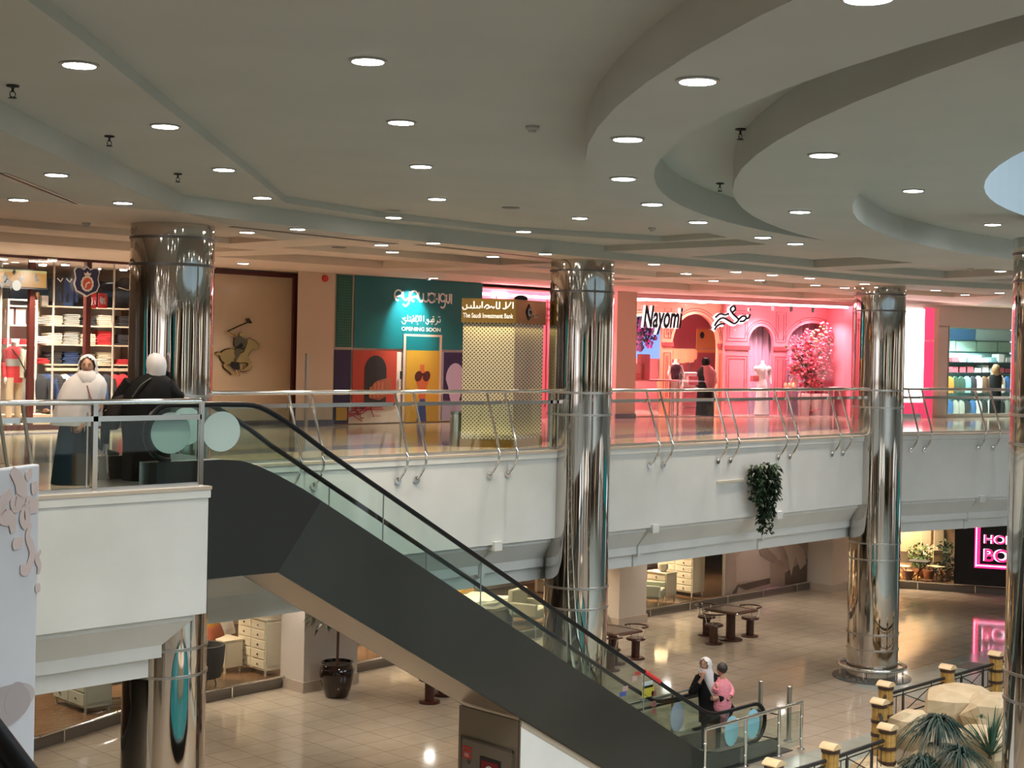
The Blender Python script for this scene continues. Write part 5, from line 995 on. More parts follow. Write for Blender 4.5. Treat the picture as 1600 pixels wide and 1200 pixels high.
s3.build('shelf_board', FM['black'], SH2); MB().wbox(RW, RA(1480, -2.3), RA(1600, -2.3), -2.74, -2.7, .1, RZ(1530, 552, -2.3)).build('back_panel', CY, SH2)
cols = {'white': FM['white'], 'red': mat('goods red', (.50, .10, .12), .7), 'teal': mat('goods teal', (.25, .50, .50), .7), 'black': FM['black'], 'green': mat('goods green', (.04, .09, .06), .8), 'orange': mat('goods orange', (.60, .25, .04), .8), 'grey': FM['grey'], 'blue': FM['blue'], 'brown': mat('goods brown', (.16, .08, .04), .8)}
for r_, y in enumerate(ysr[:2]):
    for i in range(9):
        px = 1487+i*12; z = RZ(px, y, -2.3); kc = ['red', 'white', 'teal', 'white', 'white', 'teal', 'white', 'white', 'teal'][i] if r_ == 0 else ['red', 'red', 'red', 'white', 'white', 'white', 'red', 'red', 'white'][i]
        c = R3(px, y, -2.3); h_ = random.uniform(.12, .26); tag(MB().rbox((c[0], c[1], z+h_/2+.001), .13, .14, h_/2, RW.a).build('packaged_goods', cols[kc]), '%s package number %d on the %s shelf of the blue lit shop' % (kc, i+1, ['upper', 'middle'][r_]), 'package', 'packages on the %s shelf of the blue lit shop' % ['upper', 'middle'][r_])
for i, (px, kc) in enumerate(zip(range(1484, 1594, 9), ['orange', 'green', 'green', 'teal', 'black', 'white', 'brown', 'brown', 'black', 'white', 'blue', 'black', 'black'])):
    for lo in (0, 1):
        c = R3(px, 588 if lo == 0 else 625, -1.9); kk = kc if lo == 0 else ['blue', 'grey', 'grey', 'black', 'blue', 'white', 'black', 'white', 'black', 'black', 'grey', 'black', 'black'][i]
        jk = MB().loft([oval(c[0], c[1], c[2]-.52+z, rx, .05, RW.a-.2, 10) for z, rx in ((0, .15), (.25, .17), (.44, .15), (.52, .03))]); tag(jk.build('hanging_garment', cols[kk], None, True), '%s garment hanging in the %s row of the blue lit shop, number %d' % (kk, ['upper', 'lower'][lo], i+1), 'clothing', 'clothes hanging in the blue lit shop')
# ================================================================ LOWER SHOP FRONTS
CURB = mat('dark stone curb', (.16, .14, .12), .25); WOODF = noisy('brown wood floor', (.13, .075, .04), (.19, .11, .06), 2.5, .25, stretch=(1, 6, 1)); LCR = mat('lower wall cream', (.62, .54, .44), .6)
CP = [(-6, 8.2), (2.4, 8.75), (4.3, 9.4), (6.5, 9.78), (8.5, 9.9)]; CQ = [(9.8, 9.95), (14, 10.2), (19.1, 10.3)]; CR = [(20.25, 10.35), (28.4, 10.25)]; CS = [(29.0, 9.6), (30.9, 8.7), (32.3, 5.9), (33.5, 1.5)]
for i, P in enumerate((CP, CQ, CR, CS)):
    m_ = MB()
    for a, b in zip(P, P[1:]): W_ = Wall(a, b); m_.wbox(W_, 0, W_.L, -.12, 0, LF, LF+.2)
    struct('trim_%d' % (i+5), m_, CURB); g_ = MB(); r_ = MB()
    for a, b in zip(P, P[1:]):
        W_ = Wall(a, b); g_.wbox(W_, 0, W_.L, -.08, -.065, LF+.2, -2.4); r_.tube([W_.P(0, .05, LF+.24), W_.P(W_.L, .05, LF+.24)], .022, 8)
        k = .6
        while k < W_.L: r_.tube([W_.P(k, .05, LF), W_.P(k, .05, LF+.24)], .016, 6); k += 1.7
    wn_ = struct('window_%d' % (i+4), r_, CHROME, True); g_.build('glass_pane', SGLASS, wn_)
struct('floor_6', MB().prism([(x, y+.05, LF+.01) for x, y in CP+CQ+CR]+[(28.4, 15.5, LF+.01), (-6, 15.5, LF+.01)], (0, 0, .17)), WOODF)
struct('wall_shop_4', MB().box(-6, 30, 15.5, 15.6, LF, -2.4).box(-6.1, -6, 8.2, 15.5, LF, -2.4), LCR)
pil = [((8.45, 9.2), (9.85, 10.0)), ((19.1, 9.9), (20.2, 10.5)), ((28.45, 9.5), (29.5, 10.4))]
for i, ((x0, y0), (x1, y1)) in enumerate(pil):
    struct('wall_pillar_%d' % (i+1), MB().box(x0, x1, y0, y1, LF, -2.36), mat('pillar plaster', (.60, .56, .52), .6)); struct('baseboard_%d' % (i+3), MB().box(x0-.03, x1+.03, y0-.03, y1, LF, LF+.22), mat('pillar base tile', (.48, .42, .36), .3))
for D, C, e_ in ((2.5, 11.5, 26), (6.5, 11.5, 48), (11, 12, 60), (14.5, 12, 110), (18, 12, 90), (22, 12.2, 85), (25, 13, 25), (29.8, 10.6, 90), (31.9, 9.0, 80)):
    t = thing('shop_spotlight', 'warm ceiling light inside the lower furniture shop', 'spotlight', (D, C, -2.5), 'warm ceiling lights of the lower shops'); MB().lathe([(.12, .06), (.12, .02)], (D, C, -2.5), 16).build('diffuser', LON, t); lamp('AREA', (0, 0, -.03), e_, (1, .78, .52), .4, t)
FURN = mat('cream lacquer', (.70, .64, .50), .4); FURNG = mat('grey green lacquer', (.42, .45, .38), .4); KNOB = mat('antique knob', (.18, .13, .08), .3, .8)
def dresser(D, C, w_, d_, z0, z1, rows, cols, label, m=FURN, legs=.12, name='dresser'):
    """drawer fronts face -x, plain side faces the walkway"""
    t = thing(name, label, name, (D+d_/2, C+w_/2, z0)); MB().box(D, D+d_, C, C+w_, z0+legs, z1-.03).build('carcass', m, t); MB().box(D-.03, D+d_+.01, C-.02, C+w_+.02, z1-.03, z1).build('top', m, t)
    MB().box(D+.04, D+d_-.04, C-.008, C, z0+legs+.08, z1-.1).build('side_panel', m, t)
    for j in range(rows):
        for i in range(cols):
            h = (z1-z0-legs-.06)/rows; ww = w_/cols; y0 = C+i*ww+.03; zz = z0+legs+.02+j*h
            dr = MB().box(D-.018, D, y0, y0+ww-.05, zz+.015, zz+h-.015).build('drawer', m, t, False, .006); MB().ell((D-.035, y0+(ww-.05)/2, zz+h/2), (.018, .022, .022), 8, 6).build('knob', KNOB, dr)
    for x in (D+.04, D+d_-.04):
        for y in (C+.05, C+w_-.05): MB().tube([(x, y, z0), (x, y, z0+legs)], .025, 6).build('leg', m, t)
    return t
FZ = LF+.18
dresser(8.25, 10.25, 1.0, .50, FZ, -4.02, 5, 2, 'tall cream dresser left of the planter, price tag on its top drawer')
dresser(7.75, 11.0, .95, .45, FZ, -4.52, 2, 1, 'low cream nightstand beside the tall dresser at lower left', name='nightstand')
dresser(3.85, 9.75, 1.2, .55, FZ, -4.0, 4, 2, 'grey green dresser at the far lower left behind the column', FURNG)
t = thing('storage_cabinet', 'taupe wall unit and copper cabinet at lower left behind the column', 'cabinet', (5.0, 10.6, FZ)); MB().box(4.6, 5.6, 10.6, 10.75, FZ+.25, -3.4).build('taupe_panel', mat('taupe', (.33, .29, .21), .5), t); MB().box(5.6, 6.9, 10.4, 10.9, FZ, -4.35).build('copper_cabinet', mat('copper wood', (.50, .26, .12), .4), t)
dresser(23.45, 10.9, 1.25, .55, FZ, -3.95, 6, 2, 'tall cream dresser in the far furniture window beside the photo wall', name='dresser')
dresser(22.4, 11.0, .7, .45, FZ, -4.45, 3, 1, 'cream nightstand carrying a lamp in the far furniture window', name='nightstand')
LP = thing('table_lamp', 'white table lamp with lit shade on the far nightstand', 'lamp', (22.6, 11.3, -4.45)); MB().lathe([(.08, 0), (.15, .1), (.15, .22), (.06, .32), (.02, .36)], (22.6, 11.3, -4.45), 16).build('lamp_base', mat('lamp ceramic', (.72, .68, .60), .3), LP, True)
MB().lathe([(.20, .36), (.16, .62)], (22.6, 11.3, -4.45), 20).build('lamp_shade', mat('lit shade', (.9, .75, .5), .6, emit=(1, .72, .38), es=2.2), LP, True); lamp('POINT', (0, 0, .48), 6, (1, .75, .45), .08, LP)
BEDL = mat('bed linen cream', (.74, .66, .55), .85); PILW = mat('pillow white', (.78, .74, .68), .85); YELP = mat('pillow mustard', (.60, .30, .03), .8); BRP = mat('pillow rust', (.30, .08, .03), .8)
def pillow(c, a, tilt, m, label, s=(.32, .09, .22)):
    mb = MB(); R = []
    for j in range(7):
        u = -1+2*j/6; row = []
        for i in range(16):
            v = 2*PI*i/16; k = (1-abs(u)**3)**.5 if abs(u) < 1 else .12
            x = s[0]*math.copysign(abs(math.cos(v))**.6, math.cos(v)); y = s[1]*math.sin(v)*max(k, .12)*1.0; z = s[2]*u
            yy = y*math.cos(tilt)-z*math.sin(tilt); zz = y*math.sin(tilt)+z*math.cos(tilt); row.append((c[0]+x*math.cos(a)-yy*math.sin(a), c[1]+x*math.sin(a)+yy*math.cos(a), c[2]+zz))
        R.append(row)
    return tag(mb.loft(R).build('pillow', m, None, True), label, 'pillow')
def bed(D, C, w_, l_, label, head=True):
    t = thing('bed', label, 'bed', (D+w_/2, C+l_/2, FZ)); MB().box(D, D+w_, C, C+l_, FZ+.02, FZ+.35).build('bed_base', mat('bed base', (.34, .28, .22), .7), t, False, .02); MB().box(D-.03, D+w_+.03, C-.03, C+l_, FZ+.35, FZ+.62).build('mattress', BEDL, t, False, .06)
    mb = MB(); n = 20; rows = []
    for i in range(n+1):
        x = D-.12+(w_+.24)*i/n; rows.append([(x, C-.08+(l_*.65)*j/12, FZ+.66+.02*math.sin(i*1.3+j)+(-.25 if i in (0, n) else 0)+(-.2 if j == 0 else 0)) for j in range(13)])
    mb.grid(rows).build('blanket', mat('blanket fold', (.66, .58, .50), .9), t, True)
    if head: MB().box(D, D+w_, C+l_, C+l_+.1, FZ, FZ+1.2).build('headboard', FURN, t, False, .02)
    return t
bed(6.7, 11.9, 1.7, 2.0, 'cream bed with cushions behind the nightstand at lower left')
for i, (x, y, z, m_, lab) in enumerate([(*onC(330, 975, 11.6)[:2], onC(330, 975, 11.6)[2]-FZ, YELP, 'mustard cushion on the bed at lower left'), (*onC(336, 990, 11.5)[:2], onC(336, 990, 11.5)[2]-FZ, BRP, 'rust brown cushion on the bed at lower left'), (*onC(352, 978, 11.8)[:2], onC(352, 978, 11.8)[2]-FZ, PILW, 'plump white pillow on the bed at lower left, nearest the dresser'), (*onC(345, 968, 12.2)[:2], onC(345, 968, 12.2)[2]-FZ, PILW, 'white pillow at the back of the bed at lower left')]): pillow((x, y, FZ+z), .5, -.4, m_, lab)
CH = thing('armchair', 'dark upholstered tub chair at lower left beside the column', 'armchair', (7.0, 10.3, FZ)); cc = MB(); cx_, cy_ = 6.95, 10.55
cc.loft([[(cx_+r*math.cos(a), cy_+r*math.sin(a), FZ+z) for a in [2*PI*k/20 for k in range(20)]] for r, z in ((.26, .12), (.34, .3), (.36, .42), (.34, .46))]); cc.build('seat', mat('charcoal fabric', (.03, .032, .035), .8), CH, True)
bk = []; 
for z, r in ((.15, .34), (.5, .40), (.80, .42)): bk.append([(cx_+r*math.cos(a), cy_+r*math.sin(a), FZ+z) for a in [math.radians(-160+k*20) for k in range(13)]])
mbk = MB().grid(bk).grid([[(cx_+(x-cx_)*.84, cy_+(y-cy_)*.84, z) for x, y, z in r] for r in bk]); mbk.strip(bk[-1], [(cx_+(x-cx_)*.84, cy_+(y-cy_)*.84, z) for x, y, z in bk[-1]]); mbk.build('backrest', mat('charcoal fabric', (0, 0, 0)), CH, True)
for a in (45, 135, 225, 315): MB().tube([(cx_+.2*math.cos(math.radians(a)), cy_+.2*math.sin(math.radians(a)), FZ+.14), (cx_+.25*math.cos(math.radians(a)), cy_+.25*math.sin(math.radians(a)), FZ)], .015, 6).build('leg', BLK, CH)
ar_ = thing('floral_ornament', 'dried flower arrangement on top of the tall dresser at lower left', 'ornament', (8.5, 10.7, -4.02)); random.seed(2)
ab = MB()
for k in range(26): a = random.uniform(0, 6.28); r = random.uniform(.02, .35); p = (8.5+r*math.cos(a), 10.75+r*math.sin(a), -4.02+random.uniform(.05, .28)); ab.tube([(8.5, 10.75, -4.0), p], .006, 4); ab.ell(p, (.05, .03, .03), 6, 4, a)
ab.build('dried_stems', mat('dried grey', (.42, .40, .30), .8), ar_)
bed(14.4, 11.3, 2.2, 2.1, 'wide cream bed seen through the escalator glass')
for i, (x, y, m_) in enumerate([(14.8, 12.6, PILW), (15.5, 12.7, mat('pillow grey', (.40, .36, .33), .85)), (16.1, 12.6, YELP)]): pillow((x, y, FZ+.9), .3, -.4, m_, ['white pillow, left one on the wide bed behind the escalator', 'grey pillow in the middle of the wide bed behind the escalator', 'mustard pillow, right one on the wide bed behind the escalator'][i], (.38, .1, .26))
def easy(cx_, cy_, m_, label, a=0.0):
    t = thing('sofa_chair', label, 'armchair', (cx_, cy_, FZ)); MB().rbox((cx_, cy_, FZ+.32), .42, .38, .12, a).build('seat', m_, t, False, .04); MB().rbox((cx_-.38*math.sin(a)*1, cy_+.38*math.cos(a), FZ+.6), .42, .08, .28, a).build('backrest', m_, t, False, .05)
    for s_ in (-1, 1): MB().rbox((cx_+s_*.42*math.cos(a), cy_+s_*.42*math.sin(a), FZ+.42), .06, .38, .16, a).build('armrest', m_, t, False, .03)
    for s_ in (-1, 1):
        for r in (-.32, .32): MB().tube([(cx_+s_*.36*math.cos(a)-r*math.sin(a), cy_+s_*.36*math.sin(a)+r*math.cos(a), FZ), (cx_+s_*.36*math.cos(a)-r*math.sin(a), cy_+s_*.36*math.sin(a)+r*math.cos(a), FZ+.22)], .018, 6).build('leg', FURN, t)
easy(16.9, 10.95, mat('sofa beige grey', (.40, .37, .28), .8), 'grey beige sofa chair behind the escalator handrail', .3); easy(13.6, 10.9, mat('floral chair', (.55, .42, .22), .85), 'patterned ochre chair behind the escalator glass', -.2)
bed(20.6, 12.3, 1.9, 2.0, 'white bed in the far furniture window left of the lamp')
for i, (x, m_) in enumerate([(20.9, PILW), (21.5, PILW), (22.0, BEDL)]): pillow((x, 13.0, FZ+.95), .4, -.4, m_, ['left white pillow on the far bed', 'middle white pillow on the far bed', 'cream pillow on the far bed, nearest the lamp'][i], (.36, .1, .26))
easy(21.6, 10.95, mat('sage cushion chair', (.42, .44, .34), .8), 'sage green easy chair in front of the far nightstand', .5)
ST = thing('side_table', 'round side table with crossed legs in the far furniture window', 'side table', (20.9, 11.1, FZ)); MB().lathe([(.26, .5), (.26, .53)], (20.9, 11.1, FZ), 20).build('tabletop', STEEL, ST)
for a in range(4): MB().tube([(20.9+.2*math.cos(a*PI/2), 11.1+.2*math.sin(a*PI/2), FZ+.5), (20.9-.2*math.cos(a*PI/2), 11.1-.2*math.sin(a*PI/2), FZ)], .012, 6).build('leg', BLK, ST)
t = thing('display_table', 'white display table with goods in the window right of the planter', 'table', (11.6, 12.0, FZ)); MB().box(11.2, 12.2, 11.6, 12.3, FZ+.5, FZ+.55).build('tabletop', SHWHITE, t)
for x in (11.25, 12.15):
    for y in (11.65, 12.25): MB().box(x-.02, x+.02, y-.02, y+.02, FZ, FZ+.5).build('leg', BLK, t)
# photo wall: blurred bed picture
PW = thing('photo_wall', 'large pinkish photo wall of a bed with a throw blanket and a post', 'photo mural', (26.3, 10.4, LF)); WR = Wall(CR[0], CR[1]); NZ = noisy('mural mauve', (.42, .30, .26), (.46, .34, .30), 3, .45)
ta, tb_ = WR.at(1131, 900, -.14)[0], WR.at(1263, 900, -.14)[0]; MB().wbox(WR, ta, tb_, -.16, -.14, LF+.2, -3.2).build('mural_sheet', NZ, PW)
def mur(P, m, nm, o=-.14): quadp(WR, P, m, nm, PW, o, .004)
mur([(1150, 870), (1180, 846), (1215, 850), (1222, 880), (1200, 905), (1150, 910)], mat('mural bed pink', (.50, .37, .33), .5), 'printed_bed'); mur([(1205, 925), (1203, 880), (1212, 874), (1222, 876), (1225, 884), (1226, 924)], mat('mural post', (.40, .27, .23), .5), 'printed_post', -.135)
mur([(1183, 851), (1190, 848), (1215, 872), (1208, 880), (1188, 868)], mat('mural band', (.33, .23, .20), .5), 'printed_band', -.13); mur([(1150, 915), (1203, 903), (1203, 912), (1165, 922)], mat('mural dark', (.10, .065, .05), .5), 'printed_shadow', -.13); mur([(1145, 925), (1155, 912), (1150, 930), (1142, 938)], mat('mural dark', (0, 0, 0)), 'printed_leg', -.13)
mur([(1222, 850), (1240, 842), (1256, 860), (1260, 880), (1250, 890), (1243, 868), (1236, 900), (1231, 870)], mat('mural blanket', (.62, .48, .42), .6), 'printed_blanket', -.13); mur([(1226, 895), (1263, 872), (1263, 920), (1227, 925)], mat('mural floor', (.16, .10, .07), .5), 'printed_floor', -.138)
MB().wbox(WR, ta-.04, ta, -.17, -.10, LF+.2, -2.4).build('edge_strip', SHWHITE, PW); MB().wbox(WR, tb_, tb_+.1, -.17, -.10, LF+.2, -2.4).build('dark_edge', BLK, PW)
# garden furniture window ---------------------------------------------------------
S1 = Wall(CS[0], CS[1]); S2 = Wall(CS[1], CS[2]); GW = Wall((29.3, 11.6), (33.2, 8.6))
struct('wall_shop_5', MB().wbox(GW, -2, 8, -.1, 0, LF, -2.4), mat('warm wall', (.66, .46, .28), .7)); struct('floor_7', MB().prism([(29.0, 9.62, LF+.01), (30.9, 8.72, LF+.01), (32.3, 6.0, LF+.01), (36, 8, LF+.01), (30, 12.5, LF+.01)], (0, 0, .17)), WOODF)
GA = lambda px, py, o: GW.P(GW.at(px, py, o)[0], o, GW.at(px, py, o)[1])
random.seed(31)
def bush(px, py, rx, rz, n, m_, label, o=.5, leaf=.07):
    c = GA(px, py, o); mb = MB()
    for k in range(n):
        a = random.uniform(0, 6.28); u = random.uniform(-1, 1); r = random.random()**.4; p = Vector((c[0]+rx*r*math.cos(a)*(1-u*u)**.5, c[1]+rx*r*math.sin(a)*(1-u*u)**.5, c[2]+rz*r*u)); d1 = Vector((random.gauss(0, 1), random.gauss(0, 1), random.gauss(0, 1))).normalized()*leaf; d2 = Vector((random.gauss(0, 1), random.gauss(0, 1), random.gauss(0, 1))).normalized()*leaf*.5
        mb.add([p-d1, p+d2, p+d1, p-d2], [(0, 1, 2, 3)])
    t = thing('potted_plant', label, 'plant', (c[0], c[1], FZ)); mb.build('foliage', m_, t)['kind'] = 'stuff'; MB().tube([(c[0], c[1], FZ+.2), (c[0], c[1], c[2])], .03, 6).build('stem', mat('stem brown', (.12, .07, .04), .8), t); MB().lathe([(.14, 0), (.2, .25), (.19, .27)], (c[0], c[1], FZ), 14).build('pot', mat('terracotta', (.35, .14, .07), .7), t, True)
GRN = mat('foliage green', (.06, .14, .035), .6); GRD = mat('foliage dark', (.02, .055, .025), .6); WHF = mat('blossom white', (.75, .66, .45), .6)
bush(1478, 880, .42, .75, 500, GRD, 'dark leafy shrub at the right end of the garden furniture window'); bush(1438, 868, .45, .40, 320, GRN, 'green shrub in the middle of the garden furniture window', .3); bush(1452, 862, .35, .25, 160, WHF, 'white blossom plant in the garden furniture window', .6, .05); bush(1418, 903, .4, .2, 200, mat('yellow flowers', (.70, .42, .08), .6), 'yellow flower bed at the foot of the garden furniture window', .7, .05); bush(1325, 860, .3, .6, 200, mat('yellow flowers', (0, 0, 0)), 'yellow flowering plant left of the third column, lower floor', 0.6, .05)
for i, px in enumerate((1447, 1467)): a = GW.at(px, 840, .05); tag(MB().wbox(GW, a[0]-.16, a[0]+.16, .02, .06, a[1]-.5, a[1]+.35).build('shutter_panel', mat('shutter cream', (.72, .58, .40), .6)), ['left', 'right'][i]+' cream shutter hanging behind the shrubs', 'shutter')
c = GA(1436, 905, 1.1); GT = thing('garden_table', 'small dark garden table between the chairs in the lower right window', 'table', (c[0], c[1], FZ)); MB().rbox((c[0], c[1], FZ+.62), .3, .3, .015, .3).build('tabletop', BLK, GT)
for sx_ in (-1, 1): MB().tube([(c[0]+sx_*.25, c[1]-.2, FZ+.6), (c[0]-sx_*.25, c[1]+.2, FZ)], .015, 6).build('leg', BLK, GT)
for i, px in enumerate((1415, 1462)):
    c = GA(px, 905, 1.0); t = thing('garden_chair', ['left', 'right'][i]+' folding garden chair in the lower right window', 'chair', (c[0], c[1], FZ)); MB().rbox((c[0], c[1], FZ+.44), .22, .2, .012, .3+i).build('seat', mat('chair cream', (.62, .50, .32), .6), t); MB().rbox((c[0]+(.2 if i else -.2), c[1]+.05, FZ+.75), .012, .2, .18, .3+i).build('backrest', mat('chair cream', (0, 0, 0)), t)
    for s_ in (-1, 1): MB().tube([(c[0]+s_*.18, c[1]-.15, FZ), (c[0]-s_*.18, c[1]+.12, FZ+.46)], .013, 6).build('leg', BLK, t); 
c = GA(1329, 848, .9); tag(MB().rbox((c[0], c[1], c[2]), .22, .02, .38, GW.a, .1).build('sale_board', mat('sale board red', (.66, .08, .05), .5)), 'tilted red sale board left of the third column on the lower floor', 'sign')
# black wall with the pink framed shop sign
S2a = S2.at(1491, 880, .0)[0]; S3 = Wall(CS[2], CS[3]); struct('wall_black', MB().wbox(S2, S2a, S2.L, .0, .05, LF+.2, -2.36).wbox(S3, 0, S3.L, .0, .05, LF+.2, -2.36), mat('black gloss wall', (.004, .004, .006), .25))
SGN = thing('neon_shop_sign', 'pink framed illuminated sign reading HOME BOX on the black wall', 'sign', S2.P(S2.L-.3, .1, -4.4)); NP = mat('neon magenta', (.85, .03, .20), .5, emit=(.85, .02, .16), es=1.0); NL = mat('neon white edge', (.9, .7, .9), .5, emit=(1, .72, .95), es=1.5)
t0_ = S2.at(1523, 850, .12)[0]; tz = S2.at(1523, 887, .12)[1]; zt = -3.05; t1_ = S2.L+.6
for m_, off_, k in ((NP, .07, 0), (NL, .10, .035)):
    f_ = MB().wbox(S2, t0_+k, t0_+(.16 if m_ is NP else .06)-k*0, off_, off_+.03, tz+k, zt); f_.wbox(S2, t0_+k, t1_, off_, off_+.03, tz+(0 if m_ is NP else .06), tz+(.12 if m_ is NP else .09)); f_.build('frame' if m_ is NP else 'frame_light', m_, SGN)
a1 = S2.at(1538, 850, .12); b1_ = S2.at(1541, 885, .12); 
for m_, off_, dx in ((NL, .09, -.02), (NP, .12, .012)):
    text('HOME', 'lettering_top', m_, S2.P(a1[0]+dx, off_, S2.at(1538, 849, .12)[1]), S2.d, .26, 1.15, .02, SGN, bold=.035 if m_ is NL else .01); text('BOX', 'lettering_bottom', m_, S2.P(a1[0]+dx, off_, S2.at(1538, 877, .12)[1]), S2.d, .38, 1.15, .02, SGN, bold=.045 if m_ is NL else .012)
# ================================================================ TABLES AND STOOLS
def rsq(c, h, r, z, n=4): 
    P = []
    for (sx_, sy2), a0 in zip(((1, 1), (-1, 1), (-1, -1), (1, -1)), (0, 90, 180, 270)):
        for k in range(n+1): a = math.radians(a0+90*k/n); P.append((c[0]+sx_*(h-r)+r*math.cos(a), c[1]+sy2*(h-r)+r*math.sin(a), z))
    return P
def ctable(x, y, label):
    t = thing('square_table', label, 'table', (x, y, LF), 'pedestal tables'); MB().loft([rsq((x, y), .50, .12, LF+.73), rsq((x, y), .52, .12, LF+.745), rsq((x, y), .50, .12, LF+.77)]).build('tabletop', WOODD, t, True)
    MB().loft([rsq((x, y), .36, .08, LF+.771), rsq((x, y), .36, .08, LF+.773)]).build('inlay', mat('grey table inlay', (.24, .20, .17), .15), t); MB().lathe([(.115, .04), (.115, .73)], (x, y, LF), 20).build('pedestal', WOODD, t, True); MB().lathe([(.30, 0), (.30, .03), (.28, .045)], (x, y, LF), 24).build('base', WOODD, t, True); return t
def stool(x, y, a, label):
    t = thing('pedestal_stool', label, 'stool', (x, y, LF), 'pedestal stools with curved rails'); MB().lathe([(.21, .44), (.23, .455), (.22, .49), (.19, .495)], (x, y, LF), 24).build('seat', WOODD, t, True); MB().lathe([(.17, .496), (.165, .503)], (x, y, LF), 20).build('seat_disc', mat('stool disc', (.16, .13, .11), .2), t)
    MB().lathe([(.10, .035), (.10, .44)], (x, y, LF), 18).build('pedestal', WOODD, t, True); MB().lathe([(.22, 0), (.22, .025), (.2, .04)], (x, y, LF), 22).build('base', WOODD, t, True)
    MB().tube([(x+.27*math.cos(u), y+.27*math.sin(u), LF+.76) for u in [a+math.radians(-105+k*15) for k in range(15)]], .028, 8, .7).build('back_rail', WOODD, t, True)
    for u in (-75, -25, 25, 75): MB().tube([(x+.19*math.cos(a+math.radians(u)), y+.19*math.sin(a+math.radians(u)), LF+.48), (x+.26*math.cos(a+math.radians(u)), y+.26*math.sin(a+math.radians(u)), LF+.75)], .009, 6).build('rod', CHROME, t)
    return t
ctable(20.0, 7.0, 'dark square pedestal table in the middle of the lower floor'); stool(19.25, 6.95, PI, 'stool at the near side of the middle table'); stool(20.75, 6.95, 0, 'stool at the right side of the middle table'); stool(20.0, 7.75, PI/2, 'stool at the far left of the middle table')
ctable(15.6, 7.05, 'dark square table half hidden by the middle mirrored column'); stool(16.4, 7.05, 0, 'stool right of the column, beside the half hidden table'); stool(15.0, 6.6, PI, 'stool hidden behind the middle column by its table')
ctable(10.6, 7.3, 'dark table mostly hidden behind the escalator underside'); stool(9.9, 6.95, PI, 'stool whose reddish base shows under the escalator')
# ================================================================ PLANTS
POT = noisy('dark glazed pot', (.008, .003, .003), (.02, .007, .005), 4, .08, coat=.6); p0 = (8.8, 8.55)
PT = thing('potted_tree', 'slim tree in a big dark glazed pot under the escalator', 'potted tree', (p0[0], p0[1], LF)); MB().lathe([(.22, 0), (.24, .03), (.33, .30), (.36, .48), (.345, .60), (.30, .66), (.325, .69), (.325, .715), (.28, .72), (.27, .66)], (p0[0], p0[1], LF), 32).build('pot', POT, PT, True)
MB().lathe([(.28, .66), (.0, .665)], (p0[0], p0[1], LF), 20).build('soil', mat('soil', (.05, .035, .02), .9), PT); MB().tube([(p0[0], p0[1], LF+.6), (p0[0]+.01, p0[1], LF+1.5), (p0[0]-.02, p0[1], LF+2.1)], .028, 8).build('trunk', mat('trunk brown', (.10, .05, .035), .8), PT, True)
def leaves(n, fn, m_, nm, par, L=.10, wdt=.04, droop=.4):
    mb = MB()
    for k in range(n):
        p, d = fn(k); d = Vector(d).normalized(); s_ = d.cross(Vector((0, 0, 1))); s_ = s_.normalized() if s_.length > .01 else Vector((1, 0, 0)); l_ = L*random.uniform(.7, 1.2); w_ = wdt*random.uniform(.8, 1.2); p = Vector(p); m1 = p+d*l_*.45+Vector((0, 0, .01)); e_ = p+d*l_-Vector((0, 0, droop*l_))
        mb.add([p, m1-s_*w_, e_, m1+s_*w_], [(0, 1, 2, 3)])
    o = mb.build(nm, m_, par); o['kind'] = 'stuff'; return o
random.seed(14); LEAFD = mat('leaf dark green', (.012, .035, .014), .45); LEAFG = mat('leaf green', (.03, .085, .03), .45)
def tl(k):
    a = random.uniform(0, 6.28); r = random.uniform(.05, .60); z = LF+random.uniform(1.55, 2.2)-r*.25; return (p0[0]+r*math.cos(a), p0[1]+r*math.sin(a), z), (math.cos(a), math.sin(a), random.uniform(-.6, .2))
leaves(260, tl, LEAFD, 'foliage', PT, .16, .03, .5)
c = onC(1180, 735, 2.3); IV = thing('hanging_ivy', 'dark green ivy spilling from a wall basket on the white balcony front', 'hanging plant', (c[0], 2.3, -1.9)); iy = 2.28
MB().lathe([(.10, -.75), (.17, -.62), (.19, -.55)], (c[0], iy-.05, 0), 14).build('basket', mat('basket brown', (.07, .05, .03), .8), IV, True); random.seed(17)
strands = []
for k in range(34):
    x = c[0]+random.uniform(-.30, .30); ln_ = random.choice((.5, .6, .7, .8, .9)) if abs(x-c[0]-.05) > .14 else random.uniform(.9, 1.45); strands.append((x, iy-random.uniform(.05, .32), ln_, random.uniform(-.05, .12)))
def ivl(k):
    x, y, l_, dx = strands[k % 34]; u = random.random()**1.0; top = random.uniform(-.52, -.42) if u < .1 else -.45; a = random.uniform(0, 6.28); return (x+dx*u+random.gauss(0, .03), y+random.gauss(0, .03), top-l_*u), (math.cos(a), math.sin(a)-.3, -.3)
leaves(1500, ivl, LEAFD, 'foliage', IV, .085, .035, .5); leaves(260, ivl, LEAFG, 'lighter_foliage', IV, .08, .033, .5)
sm = MB()
for x, y, l_, dx in strands: sm.tube([(x, y, -.48), (x+dx, y, -.45-l_)], .004, 4)
sm.build('vines', LEAFD, IV); tag(MB().box(onC(1121, 753, 2.38)[0], c[0]-.25, 2.37, 2.4, -.80, -.75).build('cable_cover', mat('cream cover', (.60, .56, .46), .5)), 'short cream cable cover on the balcony front left of the ivy', 'cable cover')
